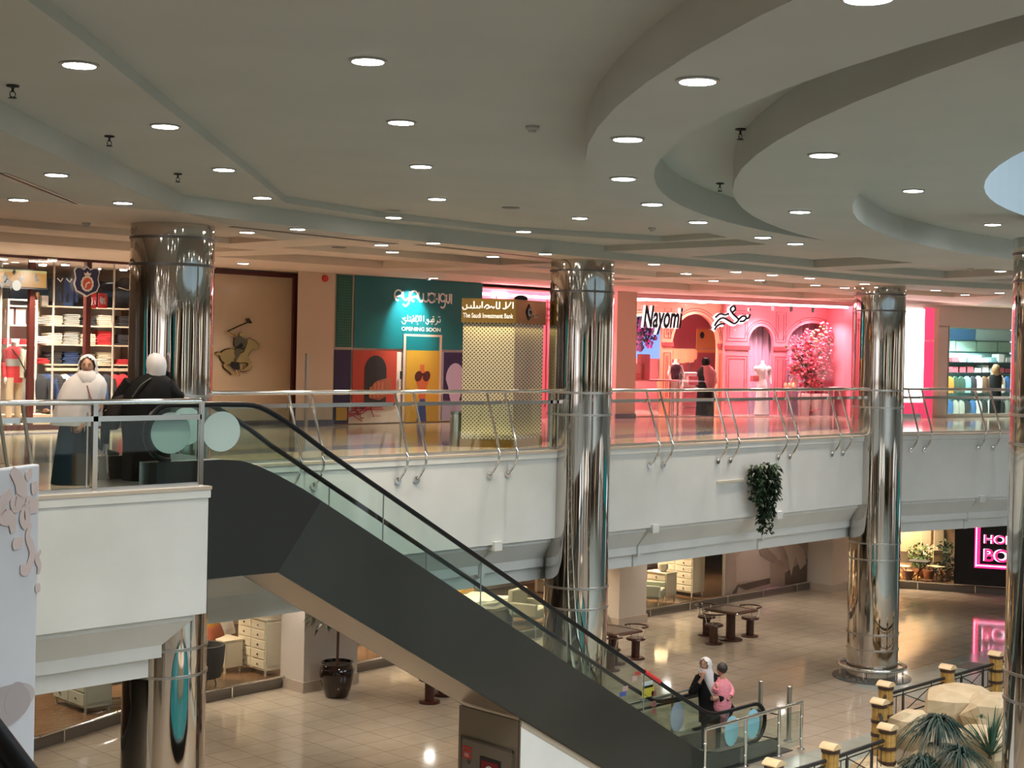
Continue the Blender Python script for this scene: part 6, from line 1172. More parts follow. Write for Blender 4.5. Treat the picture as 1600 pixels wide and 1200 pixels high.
# ================================================================ FOUNTAIN GARDEN WITH BAMBOO POSTS
BAM = noisy('ochre cane post', (.42, .24, .06), (.52, .32, .09), 6, .4, stretch=(1, 1, 4)); CAPM = noisy('post cap wood', (.62, .44, .24), (.70, .52, .30), 5, .4); IRON = mat('black iron', (.014, .013, .013), .45)
BP = [(8.73, -2.15), (10.2, -2.2), (12.0, -2.15), (13.5, -1.1), (14.85, -.42), (17.2, -.42), (19.25, -.42), (21.3, -.42)]
BN_ = ['cane post at the bottom edge of the view, leftmost of the row', 'cane post second from the left by the bottom edge', 'cane post at the corner nearest the escalator railing', 'cane post standing directly in front of another one, below the mirrored column', 'rear cane post of the stacked pair below the mirrored column', 'cane post right of the mirrored column foot', 'cane post nearest the right edge column', 'cane post hidden behind the right edge column']
for i, (x, y) in enumerate(BP):
    t = thing('cane_post', BN_[i], 'post', (x, y, LF), 'cane posts around the fountain garden'); R_ = .135
    st_ = MB()
    for k in range(10):
        a = 2*PI*k/10; st_.lathe([(.047, 0), (.047, .93)], (x+(R_-.045)*math.cos(a), y+(R_-.045)*math.sin(a), LF), 8)
    st_.build('cane_bundle', BAM, t, True); MB().lathe([(R_-.02, .02), (R_-.02, .92)], (x, y, LF), 12).build('core', BAM, t)
    for z in (.36, .60, .88): MB().lathe([(R_+.005, z-.03), (R_+.014, z-.028), (R_+.014, z+.028), (R_+.005, z+.03)], (x, y, LF), 24).build('iron_band', mat('dark band', (.05, .025, .015), .4), t)
    cp_ = MB(); h_ = R_*1.0; n = 10
    for k in range(n):  # gable-like vaulted cap
        u0 = -1+2*k/n; u1 = -1+2*(k+1)/n; z0 = .93+.075*(1-u0*u0); z1 = .93+.075*(1-u1*u1); cp_.hexa([(x+u0*h_, y-h_, LF+.915), (x+u1*h_, y-h_, LF+.915), (x+u1*h_, y+h_, LF+.915), (x+u0*h_, y+h_, LF+.915), (x+u0*h_, y-h_, LF+z0), (x+u1*h_, y-h_, LF+z1), (x+u1*h_, y+h_, LF+z1), (x+u0*h_, y+h_, LF+z0)])
    cp_.build('cap', CAPM, t)
for i, (a, b) in enumerate(zip(BP, BP[1:])):
    W_ = Wall(a, b); t = thing('iron_fence_panel', 'black iron fence panel with a crossed centre, %s' % ['between the two leftmost posts', 'running to the corner post', 'at the slanted corner', 'short piece between the stacked posts', 'left of the second rear post', 'between the rear posts by the rocks', 'behind the right edge column'][i], 'fence', W_.P(W_.L/2, 0, LF)); a0, a1_ = .14, W_.L-.14
    MB().tube([W_.P(a0, 0, LF+.74), W_.P(a1_, 0, LF+.74)], .034, 8).build('handrail', IRON, t, True); bm_ = MB()
    for z in (.66, .30, .18): bm_.tube([W_.P(a0, 0, LF+z), W_.P(a1_, 0, LF+z)], .011 if z != .30 else .014, 6)
    L_ = a1_-a0
    if L_ > 1.0:
        q0, q1 = a0+L_*.24, a1_-L_*.24
        for k in (a0+.06, a0+L_*.12, q0-.03, q0+.04, q1-.04, q1+.03, a1_-L_*.12, a1_-.06): bm_.tube([W_.P(k, 0, LF+.30), W_.P(k, 0, LF+.66)], .009, 6)
        bm_.tube([W_.P(q0+.04, 0, LF+.31), W_.P(q1-.04, 0, LF+.65)], .010, 6); bm_.tube([W_.P(q0+.04, 0, LF+.65), W_.P(q1-.04, 0, LF+.31)], .010, 6)
        for k in (q0, q1): bm_.tube([W_.P(k, 0, LF), W_.P(k, 0, LF+.72)], .012, 6)
    else: 
        for k in range(4): bm_.tube([W_.P(a0+L_*(k+.5)/4, 0, LF+.18), W_.P(a0+L_*(k+.5)/4, 0, LF+.66)], .009, 6)
    bm_.build('bars', IRON, t)
ROCK = noisy('sandstone', (.52, .40, .24), (.66, .54, .36), 2.5, .85, bump=.5)
def rock(c, r, seed, label, sq=.7):
    random.seed(seed); mb = MB(); R = []; off = [[random.uniform(.75, 1.15) for _ in range(9)] for _ in range(5)]
    for j in range(5):
        ph = [-1.2, -.5, .15, .75, 1.35][j]; R.append([(c[0]+r[0]*off[j][i]*math.cos(ph)**.5*math.cos(2*PI*i/9+seed), c[1]+r[1]*off[j][i]*math.cos(ph)**.5*math.sin(2*PI*i/9+seed), c[2]+r[2]*(math.sin(ph)+.0)*(.9+.2*off[j][i])) for i in range(9)])
    return tag(mb.loft(R).build('garden_rock', ROCK), label, 'rock')
struct('floor_8', MB().prism([(13.3, -1.5, LF+.004), (15, -.6, LF+.004), (24, -.6, LF+.004), (24, -9, LF+.004), (9, -9, LF+.004), (9, -2.5, LF+.004), (12.2, -2.4, LF+.004)], (0, 0, .12)), mat('garden gravel', (.36, .30, .22), .9))
for px, py, z, r, sd, lab in [(1424, 1150, LF+.3, (.40, .42, .42), 3, 'upright sandstone boulder left of the spiky dark plant'), (1500, 1108, LF+.35, (1.0, .75, .38), 5, 'broad flat sandstone rock behind the plants'), (1555, 1122, LF+.35, (.7, .6, .42), 8, 'pale sandstone rock at the right edge column'), (1475, 1195, LF+.15, (.7, .6, .3), 12, 'sandstone rock under the drooping plant at the bottom edge'), (1540, 1180, LF+.2, (.6, .6, .45), 15, 'sandstone rock behind the sword leaved plant'), (1370, 1210, LF+.1, (.5, .4, .25), 17, 'dark wet rock at the bottom edge right of the posts')]:
    P = onZ(px, py, z); rock(P, r, sd, lab)
def spray(px, py, z, n, L, wd_, label, m_, arch=.9, stem=0.0, up_=1.0, seed=1):
    P = onZ(px, py, z); random.seed(seed); t = thing('garden_plant', label, 'plant', (P[0], P[1], LF+.1)); top = z+stem; mb = MB()
    if stem: MB().tube([(P[0], P[1], z), (P[0], P[1], top)], [.06, .035], 8).build('stem', mat('stem brown', (0, 0, 0)), t)
    for k in range(n):
        a = random.uniform(0, 6.28); l_ = L*random.uniform(.6, 1.1); el = random.uniform(.5, 1.4)*up_; pts_ = []
        for j in range(7):
            u = j/6; pts_.append(Vector((P[0]+l_*u*math.cos(a)*math.cos(el)*(1+u*arch*.3), P[1]+l_*u*math.sin(a)*math.cos(el)*(1+u*arch*.3), top+l_*u*math.sin(el)-l_*arch*u*u)))
        s_ = Vector((-math.sin(a), math.cos(a), 0)); A_2 = [tuple(p-s_*wd_*(1-(j/6)**2)) for j, p in enumerate(pts_)]; B_2 = [tuple(p+s_*wd_*(1-(j/6)**2)) for j, p in enumerate(pts_)]; mb.strip(A_2, B_2)
    mb.build('leaves', m_, t)['kind'] = 'stuff'
SPG = mat('sword leaf green', (.05, .12, .075), .5); DRG = mat('drooping leaf dark', (.012, .040, .030), .45)
spray(1465, 1165, LF+.45, 280, 1.0, .017, 'dark plant with long drooping thin leaves in the fountain garden', DRG, 1.25, .35, seed=2); spray(1440, 1200, LF+.25, 160, .7, .016, 'lower drooping dark plant at the bottom edge', DRG, 1.2, .1, seed=9); spray(1500, 1200, LF+.3, 170, .8, .016, 'drooping plant beside the first, right at the bottom edge', DRG, 1.1, .2, seed=19)
spray(1548, 1185, LF+.3, 50, 1.0, .026, 'sword leaved green plant beside the right edge column', SPG, .15, .05, 1.1, seed=4); spray(1528, 1108, LF+.55, 40, .32, .014, 'small green tuft on the flat rock', SPG, .7, seed=5); spray(1533, 1122, LF+.55, 30, .22, .012, 'second small green tuft below the first', LEAFG, .7, seed=6); spray(1415, 1203, LF+.2, 40, .35, .014, 'green tuft between the corner post and the boulder', SPG, .7, seed=7)
# ================================================================ PEOPLE
SKIN = noisy('skin warm', (.42, .23, .15), (.46, .26, .18), 12, .55); LIPS = mat('lips', (.30, .09, .08), .5); EYEW = mat('eye white', (.62, .58, .55), .3); EYED = mat('eye dark', (.02, .012, .01), .2); HAIRD = mat('dark hair', (.02, .014, .012), .5)
CLW = noisy('white cotton veil', (.56, .54, .56), (.64, .62, .64), 2.2, .85, bump=.25); CLB = noisy('black abaya cloth', (.006, .006, .007), (.013, .013, .014), 3, .7, bump=.3); CLN_ = mat('navy skirt cloth', (.012, .028, .045), .8); PJ = noisy('pink quilted jacket', (.75, .22, .28), (.82, .30, .36), 9, .55, stretch=(1, 1, 6), bump=.6)
for m_ in (CLB, CLN_): m_.node_tree.nodes['Principled BSDF'].inputs['Specular IOR Level'].default_value = .12
class Fig:
    """local frame: r to the figure's screen right, f towards the viewer side it faces, z up"""
    def __init__(s, base, ang): s.b = base; s.rx = (math.cos(ang), math.sin(ang)); s.fx = (math.sin(ang), -math.cos(ang))
    def P(s, r, f, z): return (s.b[0]+s.rx[0]*r+s.fx[0]*f, s.b[1]+s.rx[1]*r+s.fx[1]*f, s.b[2]+z)
    def loft(s, rows, mb=None, n=28, fold=0.0, ff=9):
        mb = mb or MB(); R = []
        for row in rows:
            z, cr_, cf, rx, rf = row[:5]; k = fold*(row[5] if len(row) > 5 else 1)
            R.append([s.P(cr_+rx*(1+k*math.sin(ff*2*PI*i/n*1.0+z*2))*math.cos(2*PI*i/n), cf+rf*(1+k*math.sin(ff*2*PI*i/n+1+z*3))*math.sin(2*PI*i/n), z) for i in range(n)])
        return mb.loft(R)
    def tube(s, pts_, r, mb=None, seg=10, flat=1.0): return (mb or MB()).tube(smoothp([s.P(*p) for p in pts_], 4), [r[0]+(r[-1]-r[0])*i/(4*(len(pts_)-1)) for i in range(4*(len(pts_)-1)+1)] if isinstance(r, tuple) else r, seg, flat)
    def head(s, c, R, yaw, pitch=0.0, mb=None, n=24, m=18):
        """a skin head with brow, nose, cheeks and chin; yaw turns the face away from f towards r"""
        mb = mb or MB(); rows = []; cy_, sy2 = math.cos(yaw), math.sin(yaw)
        for j in range(m+1):
            ph = -PI/2+PI*j/m; row = []
            for i in range(n):
                th = 2*PI*i/n; x = math.cos(ph)*math.sin(th)*R*.76; y = math.cos(ph)*math.cos(th)*R*.90; z = math.sin(ph)*R*1.12; w_ = max(0, math.cos(th))**3 if math.cos(th) > 0 else 0
                if z < -.3*R: x *= 1-.35*min(1, (-z/R-.3)/.8); 
                fz = z/R; nose = math.exp(-((th if th < PI else th-2*PI)/.20)**2)*math.exp(-((fz+.10)/.22)**2)*R*.20; y += nose
                y -= math.exp(-(((abs(th if th < PI else th-2*PI))-.42)/.2)**2)*math.exp(-((fz-.12)/.14)**2)*R*.09; y += math.exp(-((th if th < PI else th-2*PI)/.3)**2)*math.exp(-((fz+.72)/.18)**2)*R*.08
                yy = y*math.cos(pitch)-z*math.sin(pitch); zz = y*math.sin(pitch)+z*math.cos(pitch); row.append(s.P(c[0]+x*cy_+yy*sy2, c[1]-x*sy2+yy*cy_, c[2]+zz))
            rows.append(row)
        return mb.loft(rows)
    def face(s, c, R, yaw, par, pitch=0.0):
        cy_, sy2 = math.cos(yaw), math.sin(yaw)
        def L_(x, y, z): yy = y*math.cos(pitch)-z*math.sin(pitch); zz = y*math.sin(pitch)+z*math.cos(pitch); return s.P(c[0]+x*cy_+yy*sy2, c[1]-x*sy2+yy*cy_, c[2]+zz)
        for sg in (-1, 1):
            e_ = MB().ell(L_(sg*R*.30, R*.76, R*.12), (R*.13, R*.10, R*.07), 10, 6, yaw).build('eye', EYEW, par, True); MB().ell(L_(sg*R*.30, R*.84, R*.12), (R*.055, R*.05, R*.06), 8, 6).build('iris', EYED, e_, True)
            MB().tube([L_(sg*R*.14, R*.88, R*.26), L_(sg*R*.30, R*.85, R*.32), L_(sg*R*.46, R*.72, R*.27)], R*.035, 6).build('eyebrow', HAIRD, par)
        MB().tube([L_(-R*.22, R*.78, -R*.47), L_(-R*.08, R*.87, -R*.45), L_(0, R*.88, -R*.46), L_(R*.08, R*.87, -R*.45), L_(R*.22, R*.78, -R*.47)], [R*.02, R*.05, R*.055, R*.05, R*.02], 8).build('mouth', LIPS, par, True)
    def hand(s, p, d, n_, mb, sc=1.0, curl=.6, side=1):
        """p wrist, d pointing direction, n_ palm normal (local coordinates)"""
        d = Vector(d).normalized(); n_ = Vector(n_).normalized(); w_ = d.cross(n_).normalized(); W2 = lambda v: s.P(*(Vector(p)+v))
        rows = []
        for k, (l_, wd, th) in enumerate(((0, .026, .02), (.03, .034, .018), (.065, .041, .015), (.09, .039, .012))): rows.append([W2(d*l_*sc+w_*wd*sc*math.cos(2*PI*i/12)+n_*th*sc*math.sin(2*PI*i/12)) for i in range(12)])
        mb.loft(rows)
        for k, (o_, l_) in enumerate(((-.030, .062), (-.010, .074), (.011, .070), (.031, .055))):
            b0 = d*.082*sc+w_*o_*sc; P_ = [b0]; a = .25
            for seg in range(3): a += curl*.75; P_.append(P_[-1]+(d*math.cos(a)+n_*math.sin(a))*l_*sc/3*1.1)
            mb.tube([W2(v) for v in P_], [.0095*sc, .009*sc, .0085*sc, .0065*sc], 8)
        t0 = d*.022*sc-w_*.028*sc*side; mb.tube([W2(t0), W2(t0+(d*.5-w_*.8*side)*.035*sc), W2(t0+(d*.95-w_*.7*side+n_*.4)*.058*sc)], [.012*sc, .0105*sc, .008*sc], 8); return mb
PA_ = math.radians(-45)
# white veiled woman by the railing ------------------------------------------------
b0 = onZ(112, 757, 0.0); fW = Fig((b0[0], b0[1], .005), PA_); W1 = thing('person', 'person in a white veil and cape over a dark skirt, facing this way', 'person', fW.b)
hc = (.175, .035, 1.405); mb = fW.loft([(.05, 0, 0, .15, .11), (.8, .06, 0, .14, .11), (1.0, .10, 0, .13, .10), (1.2, .14, 0, .16, .10), (1.27, .155, 0, .10, .07), (1.32, .165, 0, .055, .055), (1.40, .17, 0, .05, .05)]); fW.head(hc, .104, .12, 0, mb)
fW.tube([(.28, .02, 1.2), (.34, .06, .95), (.20, .16, .76)], (.045, .03), mb); fW.hand((.17, .17, .74), (-.5, .25, -.75), (0, -1, .1), mb, 1.0, .5); fW.tube([(.0, .02, 1.2), (-.1, .06, .95), (.06, .16, .74)], (.045, .03), mb); fW.hand((.07, .17, .73), (.35, .2, -.85), (0, -1, 0), mb, 1.0, .5, -1)
mb.build('body', SKIN, W1, True); fW.face(hc, .104, .12, W1)
fW.loft([(0, -.02, 0, .22, .16, 1), (.3, 0, 0, .205, .15, 1), (.6, .02, 0, .19, .14, .5), (.9, .05, 0, .16, .12, .2)], fold=.04).build('skirt', CLN_, W1, True); fW.loft([(0.0, .10, .012, .13, .155, 1), (.3, .10, .012, .125, .145, 1), (.6, .11, .012, .12, .135, .5), (.85, .12, .01, .10, .12, .2)], fold=.03).build('dark_skirt_panel', CLB, W1, True)
fW.loft([(.70, .04, .02, .285, .19, 1.2), (.76, .045, .02, .28, .19, 1), (.95, .08, .02, .275, .18, .8), (1.10, .12, .02, .27, .17, .6), (1.20, .145, .015, .25, .15, .4), (1.27, .16, .01, .20, .13, .2), (1.33, .17, .01, .12, .11, .1), (1.36, .172, .01, .09, .095, .1)], n=48, fold=.05, ff=8).build('cape', CLW, W1, True)
def veil(fg, c, R, yaw, m_, par, open_=.95, low=-1.15):
    """scarf around the head, open around the face"""
    rows = []; n = 40; cy_, sy2 = math.cos(yaw), math.sin(yaw)
    for j in range(15):
        ph = -1.25+j/14*(PI/2+1.25); row = []
        for i in range(n):
            th = 2*PI*i/n; t_ = th if th < PI else th-2*PI; x = math.cos(ph)*math.sin(th)*R*1.02; y = math.cos(ph)*math.cos(th)*R*1.12-R*.06; z = math.sin(ph)*R*1.27
            if math.sin(ph) < -.2: x = math.sin(th)*R*(1.0+.18*(-math.sin(ph)-.2)); y = math.cos(th)*R*1.02-R*.06
            a_ = (t_/open_)**2+((z/R+.05)/.95)**2
            if a_ < 1 and math.cos(th) > 0: k = (1-a_)**.5; y -= R*1.15*min(1, k*1.8)
            row.append(fg.P(c[0]+x*cy_+y*sy2, c[1]-x*sy2+y*cy_, c[2]+z))
        rows.append(row)
    return MB().grid(rows, True).build('head_scarf', m_, par, True)
veil(fW, hc, .112, .12, CLW, W1); fW.loft([(1.10, .19, .10, .05, .03), (1.17, .185, .10, .10, .06), (1.25, .18, .06, .13, .10), (1.31, .175, .04, .125, .115), (1.35, .175, .02, .11, .11)], n=24, fold=.05).build('scarf_drape', CLW, W1, True)
fW.tube([(.21, .17, 1.18), (.25, .18, 1.06), (.31, .16, .92)], .008).build('bag_strap', mat('strap rust', (.28, .10, .08), .6), W1)
# woman in black seen from behind --------------------------------------------------
b1_ = onZ(226, 752, 0); fB = Fig((b1_[0], b1_[1], .005), PA_); B1_ = thing('person', 'person in a black abaya and white head scarf, seen from behind beside the escalator', 'person', fB.b)
hb = (.11, -.01, 1.42); mb = fB.loft([(.05, 0, 0, .16, .12), (.8, .03, 0, .17, .13), (1.15, .06, 0, .18, .12), (1.27, .08, 0, .10, .07), (1.33, .10, 0, .055, .055), (1.42, .11, 0, .05, .05)]); fB.head(hb, .10, PI-.35, 0, mb)
fB.tube([(.28, 0, 1.18), (.36, -.06, 1.06), (.42, -.12, 1.02)], (.045, .028), mb); fB.hand((.42, -.12, 1.02), (.9, -.4, -.1), (0, 0, -1), mb, 1.0, .45); fB.tube([(-.18, 0, 1.18), (-.34, -.05, .95), (-.42, -.14, .80)], (.045, .028), mb); fB.hand((-.42, -.14, .80), (-.4, -.7, -.4), (1, 0, 0), mb, 1.0, .7, -1)
mb.build('body', SKIN, B1_, True)
fB.loft([(0, .02, 0, .285, .19, 1), (.25, .02, 0, .29, .19, 1), (.5, .015, 0, .29, .19, .7), (.75, .0, 0, .305, .19, .6), (.95, .0, 0, .315, .19, .4), (1.10, .03, 0, .31, .18, .3), (1.20, .06, 0, .28, .16, .2), (1.27, .08, 0, .20, .13, .1), (1.32, .10, 0, .10, .09), (1.34, .10, 0, .07, .07)], n=40, fold=.035, ff=7).build('abaya', CLB, B1_, True)
sl_ = fB.tube([(.24, 0, 1.20), (.34, -.04, 1.08), (.41, -.10, 1.03)], (.10, .06)); fB.tube([(-.18, 0, 1.2), (-.33, -.02, 1.0), (-.42, -.10, .84)], (.11, .085), sl_); sl_.build('sleeves', CLB, B1_, True)
fB.loft([(.62, -.40, .02, .06, .05), (.75, -.40, .02, .11, .09), (.95, -.34, .02, .12, .10), (1.08, -.26, .02, .07, .06)]).build('shoulder_bag', mat('black brown bag', (.02, .014, .012), .5), B1_, True)
fB.loft([(1.27, .12, 0, .10, .10), (1.33, .12, 0, .112, .112), (1.42, .115, 0, .125, .135), (1.50, .11, -.0, .115, .125), (1.555, .105, 0, .075, .085), (1.575, .10, 0, .02, .02)], n=30, fold=.02).build('head_scarf', CLW, B1_, True)
fB.tube([(.09, .15, 1.27), (-.02, .20, 1.18), (-.12, .20, 1.03)], .012, flat=.5).build('bag_strap', mat('grey strap', (.13, .14, .12), .7), B1_)
sk_ = thing('pushchair', 'folded dark pushchair with thin grey legs between the two women', 'pushchair', fB.P(-.45, .1, 0)); k_ = MB()
for a, b in (((-.42, .1, .02), (-.50, .05, .75)), ((-.56, .1, .02), (-.44, .0, .72)), ((-.50, -.05, .02), (-.47, .05, .70))): k_.tube([fB.P(*a), fB.P(*b)], .012, 6)
k_.build('frame', mat('pushchair grey', (.25, .26, .28), .4), sk_); fB.loft([(.45, -.49, .04, .05, .06), (.7, -.48, .04, .06, .07), (.85, -.47, .04, .04, .05)]).build('seat_fabric', CLB, sk_, True)
for r in (-.42, -.56): MB().tube([fB.P(r, .10+.045*math.cos(2*PI*i/14), .05+.045*math.sin(2*PI*i/14)) for i in range(14)], .01, 6, closed=True).build('wheel', BLACK, sk_)
# woman carrying a child at the escalator foot -------------------------------------
fL = Fig((11.22, .92, LF+.022), PA_); L1_ = thing('person', 'person in black with a white head scarf carrying a small child at the escalator foot', 'person', fL.b)
hl = (-.13, .02, 1.56); mb = fL.loft([(.05, 0, 0, .12, .09), (.8, -.02, 0, .14, .11), (1.2, -.06, 0, .15, .10), (1.38, -.08, 0, .16, .10), (1.45, -.10, 0, .06, .055), (1.54, -.12, 0, .05, .05)]); fL.head(hl, .098, -.75, .0, mb)
fL.tube([(-.22, 0, 1.34), (-.33, .08, 1.10), (-.20, .16, 1.36)], (.045, .026), mb); fL.hand((-.20, .16, 1.36), (.15, .1, .95), (.3, -.9, 0), mb, 1.0, .8)
fL.tube([(.08, 0, 1.34), (.22, .05, 1.08), (.06, .22, 1.02)], (.045, .028), mb); fL.hand((.08, .22, 1.02), (-.9, .1, -.1), (0, -1, 0), mb, 1.0, .4, -1); mb.build('body', SKIN, L1_, True); fL.face(hl, .098, -.75, L1_)
veil(fL, hl, .112, -.75, CLW, L1_); fL.loft([(1.0, .03, .14, .03, .02), (1.15, -.02, .13, .06, .03), (1.3, -.07, .09, .09, .06), (1.42, -.10, .04, .12, .11), (1.50, -.12, .02, .11, .11)], n=24, fold=.04).build('scarf_drape', CLW, L1_, True)
for sg in (-1, 1): fL.loft([(.03, sg*.09, 0, .075, .07), (.4, sg*.09, 0, .085, .08), (.75, sg*.08-.01, 0, .11, .10)], fold=.02).build('trouser_leg', mat('charcoal trousers', (.02, .026, .028), .8), L1_, True)
for sg in (-1, 1): MB().ell(fL.P(sg*.09, .05, .03), (.05, .1, .035), 10, 6, PA_).build('shoe', BLACK, L1_, True)
fL.loft([(.55, .0, 0, .23, .16, 1), (.8, -.02, 0, .21, .15, .8), (1.05, -.05, 0, .20, .14, .4), (1.25, -.07, 0, .21, .13, .2), (1.37, -.08, 0, .20, .12, .1), (1.44, -.10, 0, .10, .08), (1.46, -.10, 0, .07, .065)], n=36, fold=.04, ff=7).build('coat', CLB, L1_, True)
sl_ = fL.tube([(-.22, 0, 1.34), (-.36, .06, 1.08), (-.24, .14, 1.26)], (.085, .06)); fL.tube([(.08, 0, 1.34), (.26, .05, 1.08), (.10, .21, 1.0)], (.085, .06), sl_); sl_.build('sleeves', CLB, L1_, True)
fL.loft([(.62, .26, -.05, .10, .10), (.80, .28, -.05, .14, .12), (.92, .25, -.05, .08, .08)]).build('black_bag', CLB, L1_, True)
fK = Fig(fL.P(.17, .06, .78), PA_+.5); K1 = thing('person', 'small child in a pink quilted jacket, carried in the arms of a person', 'person', fK.b)
hk_ = (-.02, .0, .70); mb = fK.loft([(.05, 0, 0, .09, .08), (.3, 0, 0, .09, .08), (.5, 0, 0, .10, .07), (.56, 0, 0, .05, .045), (.64, -.01, 0, .04, .04)]); fK.head(hk_, .085, -1.9, -.1, mb)
fK.tube([(-.1, 0, .48), (-.17, .06, .36), (-.20, .10, .46)], (.035, .02), mb); fK.hand((-.20, .1, .46), (-.5, .2, .6), (0, -1, 0), mb, .6, .7)
fK.tube([(.09, 0, .48), (.12, .1, .34), (.05, .16, .24)], (.035, .02), mb); fK.hand((.05, .16, .24), (-.6, .3, -.5), (0, -1, 0), mb, .6, .6)
for sg, fx_ in ((-1, .12), (1, .02)): fK.tube([(sg*.05, .0, .08), (sg*.07, fx_+.02, -.06), (sg*.06, fx_, -.24)], (.055, .03), mb)
mb.build('body', SKIN, K1, True); fK.face(hk_, .085, -1.9, K1, -.1)
fK.loft([(.0, 0, 0, .16, .13), (.08, 0, 0, .185, .155), (.15, 0, 0, .175, .145), (.23, 0, 0, .19, .155), (.31, 0, 0, .175, .145), (.39, 0, 0, .18, .145), (.48, 0, 0, .15, .12), (.55, 0, 0, .09, .08)], n=28).build('quilted_jacket', PJ, K1, True)
jk = fK.tube([(-.11, 0, .47), (-.19, .04, .36), (-.20, .09, .42)], (.062, .045)); fK.tube([(.10, 0, .47), (.15, .08, .34), (.08, .15, .26)], (.062, .045), jk); jk.build('jacket_sleeves', PJ, K1, True); fK.loft([(.44, 0, -.06, .10, .07), (.52, 0, -.07, .12, .08), (.58, 0, -.05, .09, .06)]).build('hood', PJ, K1, True)
lg_ = MB()
for sg, fx_ in ((-1, .12), (1, .02)): fK.tube([(sg*.05, .0, .06), (sg*.07, fx_+.02, -.06), (sg*.06, fx_, -.20)], (.072, .045), lg_)
lg_.build('leggings', mat('dusty pink leggings', (.48, .22, .27), .8), K1, True)
for sg, fx_ in ((-1, .12), (1, .02)): MB().ell(fK.P(sg*.06, fx_+.03, -.26), (.035, .06, .035), 10, 6, PA_).build('shoe', mat('light pink shoe', (.72, .45, .50), .5), K1, True)
MB().ell(fK.P(.0, -.01, .735), (.098, .108, .10), 18, 12, PA_).build('hair', HAIRD, K1, True); MB().ell(fK.P(.05, -.08, .79), (.035, .035, .04), 10, 8).build('hair_bun', HAIRD, K1, True); MB().ell(fK.P(.0, -.03, .82), (.03, .02, .012), 8, 5).build('hair_bow', PAPER, K1, True)
# shopper in the pink shop ---------------------------------------------------------
cS = NW.P(AT(1103, -.35), -.35, .016); fS = Fig(cS, PA_); S1_ = thing('person', 'shopper in black robe and pink shawl, seen from behind in the pink shop', 'person', cS)
mb = fS.loft([(.05, 0, 0, .14, .11), (.9, 0, 0, .14, .11), (1.3, 0, 0, .16, .10), (1.38, 0, 0, .06, .055), (1.46, 0, 0, .05, .05)]); fS.head((.0, .0, 1.50), .095, 2.6, 0, mb); fS.tube([(.18, 0, 1.25), (.30, -.1, 1.0), (.30, -.2, .95)], (.045, .03), mb); fS.hand((.30, -.2, .95), (.3, -.9, 0), (0, 0, -1), mb); mb.build('body', SKIN, S1_, True)
fS.loft([(0, 0, 0, .25, .18, 1), (.5, 0, 0, .23, .16, .8), (.9, 0, 0, .21, .14, .3), (1.2, 0, 0, .22, .13, .2), (1.34, 0, 0, .14, .10), (1.38, 0, 0, .08, .08)], fold=.04).build('robe', CLB, S1_, True); fS.loft([(.72, .12, .05, .12, .12, 1), (.95, .10, .02, .20, .16, 1), (1.2, .06, 0, .235, .15, .5), (1.36, .03, 0, .14, .11, .2), (1.40, .01, 0, .09, .09)], fold=.05).build('shawl', mat('dusky pink shawl', (.50, .16, .18), .8), S1_, True)
fS.loft([(1.38, 0, 0, .09, .09), (1.5, 0, 0, .115, .125), (1.58, 0, 0, .09, .1), (1.62, 0, 0, .02, .02)]).build('head_scarf', CLB, S1_, True)
pb = fS.P(-.28, -.05, .0); MB().rbox((pb[0], pb[1], .98), .17, .10, .12, PA_).build('pink_bag', mat('bag pink', (.60, .12, .16), .5), S1_)
cT = RW.P(RA(1556, -1.2), -1.2, .0); T1_ = thing('person', 'brown haired shopper with a black bag in the blue lit shop at right', 'person', cT); fT = Fig(cT, PA_)
mb = fT.loft([(.05, 0, 0, .12, .1), (.9, 0, 0, .14, .11), (1.3, 0, 0, .16, .10), (1.38, 0, 0, .06, .05), (1.46, 0, 0, .05, .05)]); fT.head((0, 0, 1.46), .098, 2.8, 0, mb); fT.tube([(.18, 0, 1.22), (.24, -.1, 1.0), (.2, -.22, 1.0)], (.04, .03), mb); fT.hand((.2, -.22, 1.0), (0, -1, 0), (0, 0, -1), mb); mb.build('body', SKIN, T1_, True)
fT.loft([(.0, 0, 0, .17, .13), (.8, 0, 0, .18, .13), (1.2, 0, 0, .20, .12), (1.34, 0, 0, .12, .09), (1.38, 0, 0, .07, .07)]).build('dark_clothes', CLB, T1_, True); fT.loft([(1.18, 0, .04, .10, .06), (1.35, 0, .03, .13, .10), (1.5, 0, 0, .12, .125), (1.58, 0, 0, .07, .08), (1.60, 0, 0, .02, .02)]).build('hair', mat('brown hair', (.20, .09, .03), .6), T1_, True)
# ================================================================ FOREGROUND
P1 = onC(62.5, 725, -6.0); bd_ = (math.sin(math.radians(-30)), math.cos(math.radians(-30)))
ang = math.radians(45-13); dirb = (-math.cos(ang), -math.sin(ang)); BW = Wall((P1[0], P1[1]), (P1[0]+dirb[0]*2.2, P1[1]+dirb[1]*2.2))
BAN = thing('fabric_banner', 'white fabric banner box with pale pink flourishes hanging at the left edge', 'banner', (P1[0], P1[1], -4.0)); sgn = -1 if BW.n[0]*1+BW.n[1]*-1 > 0 else 1
BW2 = Wall(BW.P(2.2, 0, 0)[:2], BW.P(0, 0, 0)[:2])
MB().wbox(BW2, 0, 2.2, -.06, 0, -5.39, P1[2]).build('cloth', noisy('banner cloth', (.52, .54, .60), (.56, .58, .63), 1.5, .8), BAN, False, .012)
BM = mat('banner flourish', (.55, .46, .45), .8)
def bpx(P_, wd):
    Q = [BW2.at(x, y, .003) for x, y in P_]; Q = smoothp(Q, 10); n_ = len(Q)-1; fm = MB()
    stroke(fm, Q, [wd*(.35+.65*math.sin(PI*min(1, max(0, (i+2)/(n_+4))))) for i in range(n_+1)], BW2.P(0, .003, 0), BW2.d, 1, 1, .004); fm.build('flourish_print', BM, BAN)
